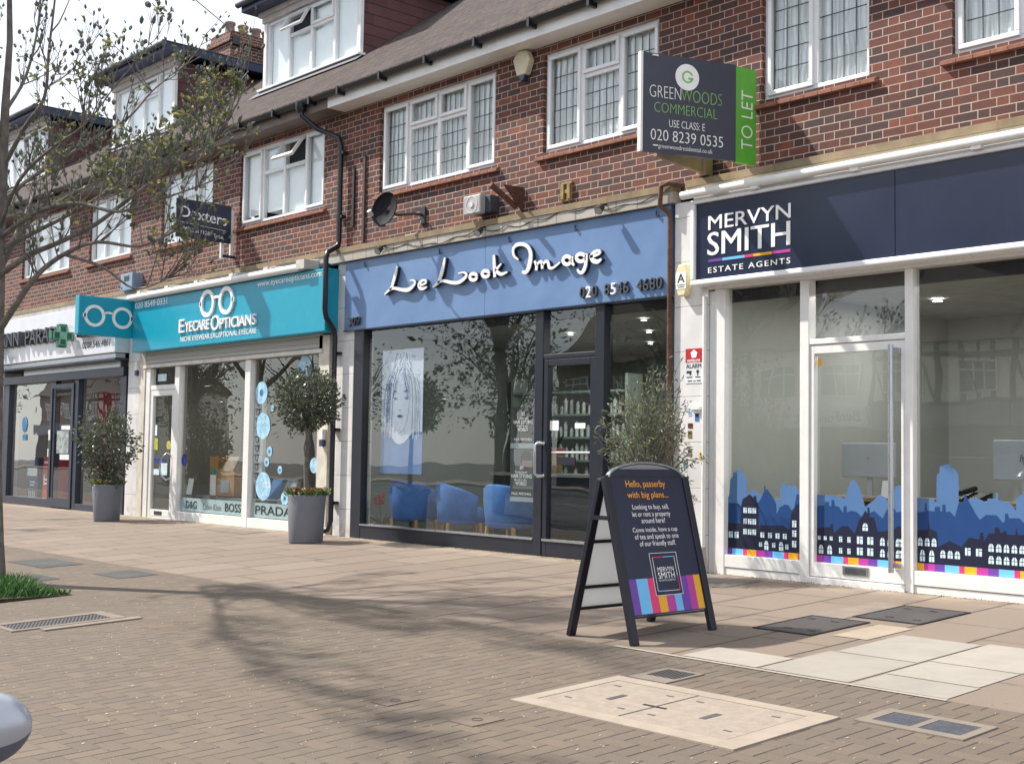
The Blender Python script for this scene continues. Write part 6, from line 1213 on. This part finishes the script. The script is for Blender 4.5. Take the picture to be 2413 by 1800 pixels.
# ------------------------------------------------------------------ inside the shops
chair_blue = plain('blue_upholstery', '#4674b4', .85, var=.16, scale=4, bump=.3); legm = oak
CH = 'blue tub chairs in the salon window'
def tub_chair(x, y, rz, label):
    t = thing('tub_chair', label, 'chair', (x, y, .03), CH); R_ = Matrix.Rotation(rz, 3, 'Z'); O = Vector((x, y, .03))
    n = 26; rows = []
    def T(p): return O+R_ @ Vector(p)
    m = MB(); A_, B2 = [], []
    for k in range(n+1):
        a = math.radians(-118+236*k/n); top = .43+.32*(.5+.5*math.cos(a))**.55; r = .325
        ro = [(r*math.sin(a)*1.0, r*math.cos(a)*-1.0)]
        ox, oy = ro[0]; A_.append([T((ox*.84, oy*.84, .215)), T((ox*.95, oy*.95, .25)), T((ox*1.05, oy*1.05, .5 if top > .55 else top-.05)), T((ox*1.06, oy*1.06, top-.03)), T((ox*.98, oy*.98, top)), T((ox*.84, oy*.84, top-.03)), T((ox*.78, oy*.78, .42)), T((ox*.74, oy*.74, .36))])
    v_ = [p for r_ in A_ for p in r_]; N = 8; m.add(v_, [(i*N+j, (i+1)*N+j, (i+1)*N+j+1, i*N+j+1) for i in range(n) for j in range(N-1)], 0, True); m.add(A_[0], [tuple(range(N))]); m.add(A_[-1], [tuple(range(N))[::-1]]); m.build('backrest', chair_blue, t, fix=True)
    m = MB(); m.lathe([(.001, .21), (.26, .21), (.29, .24), (.29, .38), (.25, .43), (.001, .44)], tuple(O+Vector((0, 0, -.0))), 26); m.build('seat', chair_blue, t)
    for sx, sy in ((-1, -1), (1, -1), (-1, 1), (1, 1)): m = MB(); m.tube([T((sx*.20, sy*.20, .23)), T((sx*.225, sy*.225, 0))], [.03, .02], 8); m.build('leg', legm, t)
    return t
tub_chair(-13.48, .52, .25, 'blue tub chair on the left, nearest the portrait banner'); tub_chair(-12.55, .58, -.55, 'middle blue tub chair, turned to the right'); tub_chair(-11.52, .50, .15, 'blue tub chair on the right, behind the hanging posters')
# hanging portrait banner (flat print: generic face)
t = thing('banner', 'blue tinted hanging banner with a long haired face, inside the salon window', 'banner', (-13.4, .115, .86))
cloth = plain('banner_grey_blue', '#cdd5e8', .8, var=.04); hairA = plain('print_hair_dark', '#7b8ab0', .8, var=.1); hairB = plain('print_hair_light', '#dfe5f3', .8); facem = plain('print_face', '#c6cfe4', .8, var=.03); topm = plain('print_blue', '#6485b8', .8, var=.06); ink = plain('print_ink', '#4b5a80', .8)
BX0, BX1, BZ0, BZ1 = -13.70, -12.82, .872, 2.505
def bp(a, c, o=0.): return (BX0+(BX1-BX0)*a, .115-.002-o+.008*math.sin(a*9), BZ0+(BZ1-BZ0)*c)
def grid(m, f0, f1, c0, c1, n=14, o=0.): m.add([bp(f0+(f1-f0)*k/n, c, o) for c in (c0, c1) for k in range(n+1)], [(k, k+1, n+2+k, n+1+k) for k in range(n)])
m = MB(); grid(m, 0, 1, 0, 1); m.build('cloth', cloth, t)
m = MB(); n = 14; m.add([bp(k/n, 0, .001) for k in range(n+1)]+[bp(k/n, .335-.10*max(0, 1-((k/n-.47)/.28)**2), .001) for k in range(n+1)], [(k, k+1, n+2+k, n+1+k) for k in range(n)]); m.build('printed_top', topm, t)
m = MB(); m.poly([bp(.47+.27*math.cos(q)*(1 if math.sin(q) > 0 else .8), .60+(.20 if math.sin(q) > 0 else .27)*math.sin(q), .002) for q in (2*PI*k/28 for k in range(28))]); m.add([bp(.36, .40, .0015), bp(.58, .40, .0015), bp(.62, .26, .0015), bp(.32, .26, .0015)], [(0, 3, 2, 1)]); m.build('printed_face', facem, t)
rnd.seed(8); m = MB(); hl = MB()
for k in range(150):
    a0 = rnd.gauss(.5, .08); s_ = rnd.choice((-1, 1)); spread = rnd.uniform(.16, .44); zt = rnd.uniform(.86, .98); ze = rnd.uniform(.26, .45) if spread > .24 else rnd.uniform(.60, .68)
    pts = [(a0, zt), (.5+s_*spread*.62, .84-rnd.random()*.05), (.5+s_*spread*.95, .66), (.49+s_*spread, ze)] if ze < .5 else [(a0, zt), (.48+s_*spread*.4, .80), (.47+s_*spread*.9, ze)]
    P_ = smooth_path([(min(.985, max(.015, p[0])), p[1]) for p in pts], 4); w = rnd.uniform(.004, .012); L_ = [bp(min(.99, p[0]+w*(1-.7*i/len(P_))), p[1], .003+k*1e-5) for i, p in enumerate(P_)]; R2 = [bp(max(.01, p[0]-w*(1-.7*i/len(P_))), p[1], .003+k*1e-5) for i, p in enumerate(P_)]
    (m if rnd.random() < .55 else hl).add(R2+L_, [(i, len(P_)+i, len(P_)+i+1, i+1) for i in range(len(P_)-1)])
m.build('printed_hair', hairA, t); hl.build('printed_hair_highlights', hairB, t)
m = MB()
for a in (.34, .62): m.poly([bp(a-.07, .615, .006), bp(a, .597, .006), bp(a+.07, .613, .006), bp(a, .607, .006)]); m.poly([bp(a-.08, .655, .006), bp(a+.02, .662, .006), bp(a+.08, .652, .006), bp(a, .670, .006)])
m.poly([bp(.38, .462, .006), bp(.47, .452, .006), bp(.56, .464, .006), bp(.47, .474, .006)]); m.poly([bp(.43, .515, .006), bp(.47, .507, .006), bp(.51, .515, .006), bp(.47, .511, .006)]); m.build('printed_features', ink, t)
m = MB(); m.tube([(BX0-.02, .115, BZ0-.008), (BX1+.02, .115, BZ0-.008)], .012, 6); m.build('bottom_rod', black, t)
# posters on the salon glass
pblack = plain('poster_black', '#1d2027', .6); pstrip = plain('poster_silver', '#8f9ba0', .5); skin = plain('print_skin', '#6d5f5b', .7, var=.2, scale=9)
for x0_, x1_, z0_, z1_, lb_, strip in ((-11.045, -10.68, 1.285, 1.70, 'upper hair styling poster on the salon glass', False), (-11.075, -10.675, .595, 1.275, 'lower hair styling poster with silver strips on the salon glass', True)):
    t = thing('poster', lb_, 'poster', (x0_, .08, z0_), 'hair styling posters on the salon glass'); W_ = x1_-x0_; H_ = z1_-z0_
    m = MB(); m.box(x0_, x1_, .075, .08, z0_, z1_); m.build('sheet', plain('poster_grey', '#3d464a', .6, var=.25, scale=5) if strip else pblack, t)
    if strip: m = MB(); m.box(x0_, x1_, .070, .0745, z1_-.06, z1_); m.box(x0_, x1_, .070, .0745, z0_, z0_+.055); m.build('silver_strip', pstrip, t); m = MB(); m.disc((x1_-.13, .0745, z1_-.19), .10, (X, Z), 20, .001); m.build('printed_hair', pblack, t); m = MB(); m.box(x1_-.20, x1_-.03, .0725, .0735, z1_-.28, z1_-.20); m.build('printed_face', skin, t)
    zz = z0_+(.30 if strip else .24); m = MB()
    ftext(m, '#1', x0_+W_*.42, x0_+W_*.56, zz+.07, zz+.12, .070, .001, weight=.02, sides=False); ftext(m, 'Professional', x0_+W_*.22, x0_+W_*.72, zz+.03, zz+.058, .070, .001, sides=False); ftext(m, 'HAIR STYLING', x0_+W_*.06, x0_+W_*.94, zz-.025, zz+.02, .070, .001, weight=.02, sides=False); ftext(m, 'Brand in the', x0_+W_*.2, x0_+W_*.72, zz-.06, zz-.033, .070, .001, sides=False); ftext(m, 'WORLD', x0_+W_*.24, x0_+W_*.72, zz-.11, zz-.068, .070, .001, weight=.02, sides=False); ftext(m, 'PAUL MITCHELL', x0_+W_*.08, x0_+W_*.94, z0_+(.075 if strip else .02), z0_+(.105 if strip else .05), .070, .001, weight=.015, sides=False)
    m.build('poster_lettering', whitelet, t)
t = thing('flower_vase', 'red flower with dark leaves on the floor inside the salon window', 'plant', (-13.98, .32, .03)); m = MB()
for q in ((-14.02, .30, .50), (-13.95, .33, .55), (-14.0, .36, .46), (-13.96, .27, .47)): m.lathe([(.001, -.03), (.035, -.02), (.045, .02), (.03, .045), (.001, .04)], q, 12)
m.build('petals', plain('red_petal', '#b32227', .6), t); m = MB()
for k in range(14): leaf(m, Vector((-13.93, .32, .18)), Vector((math.cos(k), math.sin(k)*.5, rnd.uniform(-.1, .9))), .22, .035)
m.tube([(-13.93, .32, .03), (-13.96, .32, .3), (-13.98, .32, .48)], .008, 5); m.build('leaves', plain('dark_leaf', '#2c3a33', .6), t)
t = thing('shelf_unit', 'pale shelves of hair products at the back of the salon', 'shelves', (-13.0, 3.2, .03)); m = MB()
for k in range(6): m.box(-14.2, -11.9, 2.95, 3.25, .4+k*.33, .43+k*.33)
m.box(-14.25, -14.2, 2.95, 3.25, .03, 2.3); m.box(-11.9, -11.85, 2.95, 3.25, .03, 2.3); m.build('boards', plain('pale_shelf', '#9fb0a6', .5), t)
rnd.seed(14); bm = MB()
for k in range(5):
    q = -14.1
    while q < -12.0: h_ = rnd.uniform(.12, .24); bm.tube([(q, 3.05, .43+k*.33), (q, 3.05, .43+k*.33+h_*.75), (q, 3.05, .43+k*.33+h_)], [.03, .03, .012], 7); q += rnd.uniform(.07, .13)
tag(bm.build('product_bottles', plain('bottle_mix', '#c9d2cf', .4, var=.4, scale=9), at=(-13, 3.05, .4)), 'rows of pale product bottles on the salon shelves', 'bottles')['kind'] = 'stuff'
t = thing('salon_counter', 'dark counter with a pale top inside the salon', 'counter', (-12.4, 1.9, .03)); m = MB(); m.box(-13.2, -10.9, 1.7, 2.1, .03, .86); m.build('base', plain('counter_dark', '#2a2b30', .5), t); m = MB(); m.box(-13.25, -10.85, 1.66, 2.14, .861, .90); m.build('top', plain('counter_top', '#b9b5aa', .4), t)
for x_, lb_ in ((-12.75, 'potted plant on the left of the salon counter'), (-12.2, 'potted plant on the right of the salon counter')):
    t = thing('potted_plant', lb_, 'plant', (x_, 1.9, .9)); m = MB(); m.lathe([(.01, 0), (.09, 0), (.13, .26), (.13, .32), (.12, .32), (.01, .3)], (x_, 1.9, .90), 18); m.build('pot', plain('tan_pot', '#8d7750', .6), t); m = MB(); m.lathe([(.14, .26), (.155, .33), (.13, .34)], (x_, 1.9, .9), 18); m.build('rim', plain('terracotta', '#6d3a2a', .7), t); m = MB()
    for k in range(18): leaf(m, Vector((x_, 1.9, 1.22)), rvec()+Vector((0, 0, 1.1)), rnd.uniform(.15, .3), .04)
    m.build('leaves', plain('dark_leaf', '#2c3a33'), t)
t = thing('bar_stool', 'pale wooden coat stand near the salon door', 'stand', (-10.3, 1.0, .03)); m = MB(); m.tube([(-10.3, 1.0, .05), (-10.3, 1.0, .72)], .03, 8); m.tube([(-10.45, 1.0, .74), (-10.35, .95, .84), (-10.15, .95, .84), (-10.05, 1.0, .76)], .035, 8); m.tube([(-10.3, 1.0, .3), (-10.05, 1.05, .05)], .02, 6); m.tube([(-10.3, 1.0, .3), (-10.5, 1.1, .05)], .02, 6); m.build('frame', oak, t)
LMP = mat_emit('lit_downlight', (1, .96, .88), 14)
for k, (x_, y_, z_, gname, lb_) in enumerate(((-5.43, .8, 2.88, 'office', 'bright round downlight in the office ceiling, right of the door'), (-6.36, .84, 2.88, 'office', 'bright round downlight in the office ceiling over the door'), (-9.3, 1.6, 2.76, 'salon', 'small lit downlight in the salon ceiling nearest the pilaster'), (-10.0, 1.2, 2.76, 'salon', 'small lit downlight in the salon ceiling above the door'), (-9.0, 2.6, 2.76, 'salon', 'small lit downlight deep in the salon on the right'), (-10.9, 2.31, 2.76, 'salon', 'small lit downlight deep in the salon behind the door'), (-11.93, 1.9, 2.76, 'salon', 'small lit downlight in the salon ceiling over the tub chairs'), (-11.97, 3.55, 2.76, 'salon', 'small lit downlight deep in the salon before the shelves'), (-3.9, 2.6, 2.88, 'office', 'bright round downlight deep in the office on the right'), (-7.0, 2.6, 2.88, 'office', 'bright round downlight deep in the office on the left'), (-18.2, 1.6, 2.76, 'optician', 'small downlight added to brighten the optician, on the left'), (-16.0, 1.8, 2.76, 'optician', 'small downlight added to brighten the optician, on the right'), (-25.0, 1.6, 2.76, 'pharmacy', 'small downlight added to brighten the pharmacy, on the left'), (-22.3, 1.8, 2.76, 'pharmacy', 'small downlight added to brighten the pharmacy, on the right'))):  # optician and pharmacy downlights are added to brighten those rooms
    t = thing('downlight', lb_, 'ceiling light', (x_, y_, z_)); m = MB(); m.disc((x_, y_, z_), .055 if gname == 'office' else .035, (X, -Y), 18, .006); m.build('lens', LMP, t); m = MB(); m.ring((x_, y_, z_), .062 if gname == 'office' else .042, .012, (X, -Y), 18, .008); m.build('bezel', whitelet, t)
    L_ = bpy.data.lights.new('downlight_lamp', 'AREA'); L_.shape = 'DISK'; L_.size = .25; L_.energy = (15 if x_ < -6 else 4) if gname == 'office' else 9; L_.color = (1, .96, .9); lo = bpy.data.objects.new('downlight_lamp', L_); COL.objects.link(lo); lo.parent = t; lo.location = (0, 0, -.03)
# office
deskm = plain('office_desk', '#a88a5f', .5, var=.12, scale=8); mon = plain('monitor_back', '#b3b6ba', .4, var=.03)
def desk(x0, x1, y, label):
    t = thing('desk', label, 'desk', ((x0+x1)/2, y, .03), 'office desks'); m = MB(); m.box(x0, x1, y-.38, y+.38, .74, .775); m.build('top', deskm, t); 
    for q in (x0+.05, x1-.09): m = MB(); m.box(q, q+.05, y-.34, y+.34, .03, .739); m.build('leg', deskm, t)
    m = MB(); m.box(x0+.11, x1-.1, y-.2, y-.18, .25, .735); m.build('modesty_panel', plain('office_panel', '#8a7a62', .6), t)
desk(-7.5, -6.1, 1.1, 'wooden office desk behind the glass door'); desk(-5.75, -4.1, .95, 'wooden office desk behind the right hand window')
def monitor(x, y, rz, label, s=1., logo=None):
    t = thing('monitor', label, 'monitor', (x, y, .775), 'computer monitors on the desks'); R_ = Matrix.Rotation(rz, 3, 'Z'); O = Vector((x, y, .775)); T = lambda p: O+R_ @ Vector(p)
    m = MB(); m.obox(T((0, 0, .36*s)), (R_ @ X, R_ @ Y, Z), (.28*s, .018, .17*s)); m.build('screen_back', mon, t, bevel=.01); m = MB(); m.obox(T((0, .02, .14)), (R_ @ X, R_ @ Y, Z), (.03, .012, .14)); m.obox(T((0, .03, .006)), (R_ @ X, R_ @ Y, Z), (.11, .09, .006)); m.build('stand', mon, t)
    if logo: m = MB(); text(m, logo, T((-.04, -.02, .34)), R_ @ X, Z, .08, .09, .002, shear=.3, weight=-.01); m.build('emblem', navylet, t)
    else: m = MB(); m.disc(T((0, -.019, .38*s)), .015, (R_ @ X, Z), 14, .002); m.build('emblem', greyp, t)
monitor(-6.85, 1.0, .12, 'pale monitor back leaning behind the glass door', 1.0); monitor(-5.2, .85, -.05, 'pale monitor back behind the right hand window', 1.05, 'hp')
t = thing('desk_phone', 'dark desk phone and papers behind the right hand window', 'phone', (-5.6, .75, .775)); m = MB(); m.prism([(-5.72, .62, .776), (-5.72, .9, .776), (-5.72, .9, .86), (-5.72, .62, .80)], (.2, 0, 0)); m.build('base', black, t, bevel=.01); m = MB(); m.tube([(-5.69, .62, .85), (-5.69, .75, .87), (-5.69, .9, .89)], .025, 8); m.build('handset', black, t); m = MB(); m.box(-5.48, -5.3, .6, .78, .776, .785); m.build('papers', whitelet, t)
t = thing('office_chair', 'dark office chair behind the right hand desk', 'chair', (-5.0, 1.7, .03)); m = MB(); m.obox((-5.0, 1.85, .85), (X, Y, Z), (.24, .04, .28)); m.build('backrest', black, t, bevel=.05); m = MB(); m.obox((-5.0, 1.62, .48), (X, Y, Z), (.24, .23, .05)); m.build('seat', black, t, bevel=.04); m = MB(); m.tube([(-5.0, 1.65, .06), (-5.0, 1.65, .46)], .03, 8); m.box(-5.25, -4.75, 1.62, 1.68, .03, .07); m.box(-5.03, -4.97, 1.4, 1.9, .03, .065); m.build('base', black, t)
m = MB(); m.prism([(-6.62, .83, .776), (-6.52, .80, .776), (-6.52, .84, .94), (-6.62, .87, .94)], (0, .012, 0)); tag(m.build('photo_frame', whitelet, at=(-6.57, .83, .776)), 'small white card standing on the desk behind the glass door', 'card')
t = thing('cabinet', 'pale brown cupboard against the office back wall', 'cupboard', (-4.9, 4.2, .03)); m = MB(); m.box(-5.9, -4.4, 3.9, 4.5, .03, 1.1); m.build('body', plain('cupboard_tan', '#a39274', .6), t); m = MB(); m.box(-5.14, -5.13, 3.895, 3.9, .08, 1.05); m.build('door_gap', dark, t)
# optician window display
t = thing('frame_display', 'white lit panel of spectacles standing in the optician window', 'display stand', (-17.75, .6, .03)); m = MB(); m.box(-17.98, -17.5, .6, .66, .62, 2.05); m.build('panel', plain('display_white', '#d6dde0', .5), t); m = MB()
for k in range(9): z_ = .75+k*.145; m.ring((-17.82, .598, z_), .045, .012, (X, Z), 14, .004); m.ring((-17.66, .598, z_), .045, .012, (X, Z), 14, .004); m.box(-17.90, -17.58, .592, .598, z_+.035, z_+.05)
m.build('spectacles', navylet, t); m = MB(); m.tube([(-17.75, .65, .03), (-17.75, .65, .62)], .03, 8); m.build('stand', steel, t)
t = thing('frame_rail', 'hanging rail of dark spectacles on the left of the optician window', 'display stand', (-18.35, .8, .03)); m = MB(); m.tube([(-18.35, .8, .5), (-18.35, .8, 2.1)], .008, 6); m.build('rod', steel, t); m = MB()
for k in range(13):
    z_ = .62+k*.105
    for q in (-.075, .075): m.disc((-18.35+q, .78, z_), .05, (X, Z), 12, .004)
    m.box(-18.47, -18.23, .77, .78, z_+.03, z_+.045)
m.build('spectacles', navylet, t)
card = plain('cardboard', '#a37a4a', .8, var=.1); 
t = thing('cardboard_box', 'brown cardboard box with a grey label in the optician window', 'box', (-18.0, .45, .5)); m = MB(); m.box(-18.25, -17.75, .25, .65, .42, .82); m.build('carton', card, t); m = MB(); m.box(-18.15, -17.9, .243, .249, .48, .68); m.build('label_sheet', plain('grey_label', '#a9aeb2', .6), t); m = MB(); m.prism([(-18.2, .25, .821), (-17.8, .25, .821), (-17.85, .4, 1.05), (-18.15, .4, 1.05)], (0, .2, 0)); m.build('bag', plain('kraft_bag', '#8f7c66', .8, var=.2, scale=7), t)
t = thing('cardboard_box', 'tall narrow carton with a white and teal print in the optician window', 'box', (-18.5, .35, .5)); m = MB(); m.box(-18.62, -18.34, .3, .5, .40, 1.05); m.build('carton', card, t); m = MB(); m.box(-18.58, -18.40, .293, .299, .42, .75); m.build('printed_panel', whitelet, t); m = MB(); m.prism([(-18.6, .296, .76), (-18.38, .296, .76), (-18.49, .296, .88)], (0, -.003, 0)); m.build('teal_roof', plain('teal_print', '#3b8f96', .5), t)
t = thing('window_shelf', 'low display shelf along the optician window', 'shelf', (-17, .6, .03)); m = MB(); m.box(-19.05, -15.0, .2, 1.0, .03, .40); m.build('body', plain('shelf_grey', '#77787a', .6), t)
m = MB(); m.prism([(-19.05, .12, .42), (-18.88, .12, .42), (-18.88, .16, .68), (-19.05, .16, .68)], (0, .006, 0)); tag(m.build('leaflet', whitelet, at=(-19, .12, .42)), 'white leaflet standing at the left of the optician window', 'leaflet')
for x_, lb_, c_ in ((-16.35, 'grey leaflet holder leaning in the right optician window', '#8b979d'), (-16.75, 'blue folded card in the right optician window', '#2d6fa8')):
    m = MB(); m.prism([(x_, .22, .42), (x_+.34, .22, .42), (x_+.30, .34, .72), (x_+.02, .34, .72)], (0, .015, 0)); tag(m.build('display_card', plain('card_'+c_[1:], c_, .5), at=(x_, .22, .42)), lb_, 'card')
cb = plain('teal_chair', '#2f86a8', .6, var=.08)
for x_, lb_ in ((-15.85, 'turquoise shell chair inside the optician, left of the tree stem'), (-15.25, 'turquoise shell chair inside the optician, right of the tree stem')):
    t = thing('shell_chair', lb_, 'chair', (x_, 1.6, .03), 'turquoise chairs in the optician'); m = MB(); n = 14; rows = []
    for j, (z_, d_) in enumerate(((.42, -.25), (.40, .0), (.44, .2), (.62, .27), (.85, .33))): rows.append([(x_-.26+.52*k/n, 1.6+d_-.08*(abs(k/n-.5)*2)**2, z_+.05*(abs(k/n-.5)*2)**2+(-.08*(abs(k/n-.5)*2)**3 if j == 4 else 0)) for k in range(n+1)])
    m.add([p for r in rows for p in r], [(i*(n+1)+k, i*(n+1)+k+1, (i+1)*(n+1)+k+1, (i+1)*(n+1)+k) for i in range(4) for k in range(n)], 0, True); o = m.build('shell', cb, t); md = o.modifiers.new('solid', 'SOLIDIFY'); md.thickness = .02
    for sx in (-1, 1):
        for sy in (-1, 1): m = MB(); m.tube([(x_+sx*.15, 1.6+sy*.13, .41), (x_+sx*.22, 1.6+sy*.2, .03)], .012, 6); m.build('leg', steel, t)
# pharmacy interior
t = thing('display_stand', 'red cardboard display stand behind the pharmacy glass', 'display stand', (-25.1, .45, .03)); m = MB(); m.box(-25.28, -24.85, .25, .6, .03, .98); m.build('body', plain('red_stand', '#c23a33', .6), t); m = MB(); m.box(-25.22, -25.0, .243, .249, .84, .88); m.box(-25.2, -24.95, .243, .249, .5, .53); m.box(-25.2, -25.05, .243, .249, .42, .45); m.box(-25.22, -25.19, .243, .249, .4, .62); m.build('white_print', whitelet, t)
t = thing('display_stand', 'navy leaflet cabinet behind the pharmacy glass', 'display stand', (-25.8, .4, .03)); m = MB(); m.box(-25.98, -25.42, .2, .6, .03, .95); m.build('body', plain('navy_stand', '#23304f', .6), t); m = MB(); m.box(-25.95, -25.45, .193, .199, .58, .74); m.box(-25.8, -25.55, .193, .199, .44, .47); m.box(-25.8, -25.58, .193, .199, .38, .41)
for k in range(4): m.box(-25.85+k*.09, -25.81+k*.09, .193, .199, .1, .28)
m.build('white_print', plain('grey_print', '#b6bcc2', .6), t)
m = MB(); m.box(-24.95, -24.40, 1.2, 1.3, .03, 2.3); tag(m.build('red_partition', red, at=(-24.7, 1.2, .03)), 'tall red panel inside the pharmacy left of the door', 'panel')
m = MB(); m.disc((-25.75, .02, 1.62), .16, (X, Z), 22, .002, sx=.8); m.box(-25.82, -25.62, .016, .02, 1.3, 1.42); tag(m.build('window_sticker', plain('bright_blue_sticker', '#3f9fd6', .4, var=.3, scale=9), at=(-25.75, .02, 1.6)), 'round bright blue sticker on the pharmacy glass', 'sticker')
m = MB(); m.box(-24.52, -24.33, .01, .016, 1.42, 1.5); m.box(-24.52, -24.33, .01, .016, .98, 1.14); m.box(-24.5, -24.35, .01, .016, 1.17, 1.4, 1); tag(m.build('notices', [plain('notice_white', '#d8dcdc', .6), plain('notice_green', '#256b4a', .6, var=.4, scale=30)], at=(-24.5, .01, 1.0)), 'green and white notices on the pharmacy glass beside the door', 'notice')
m = MB(); m.box(-23.75, -23.35, -.05, -.046, 1.50, 1.58); m.box(-23.78, -23.36, -.05, -.046, .93, 1.03); m.box(-23.95, -23.4, -.049, -.0455, 1.05, 1.48, 1); tag(m.build('door_notices', [plain('notice_white', '#d8dcdc'), plain('notice_grey', '#8f9898', .6, var=.5, scale=14)], at=(-23.6, -.05, 1.0)), 'white and grey notices stuck on the pharmacy door', 'notice')
t = thing('shelf_unit', 'shelves of small goods at the back of the pharmacy', 'shelves', (-23.5, 2.6, .03)); m = MB()
for k in range(6): m.box(-25.9, -21.3, 2.5, 2.9, .2+k*.36, .23+k*.36)
m.build('boards', plain('pharm_shelf', '#6d6d70', .6), t)
rnd.seed(4); bm = MB(); pm_ = [plain('pack_%d' % k, c, .5) for k, c in enumerate(('#8d2f35', '#c9c6bd', '#3a5a8a', '#7d7f80'))]
for k in range(6):
    q = -25.8
    while q < -21.4: w_ = rnd.uniform(.06, .2); h_ = rnd.uniform(.1, .28); bm.box(q, q+w_*.9, 2.55, 2.7, .231+k*.36, .231+k*.36+h_, rnd.randrange(4)); q += w_
o = tag(bm.build('packets', pm_, at=(-23.5, 2.6, .2)), 'rows of small packets on the pharmacy shelves', 'packets'); o['kind'] = 'stuff'
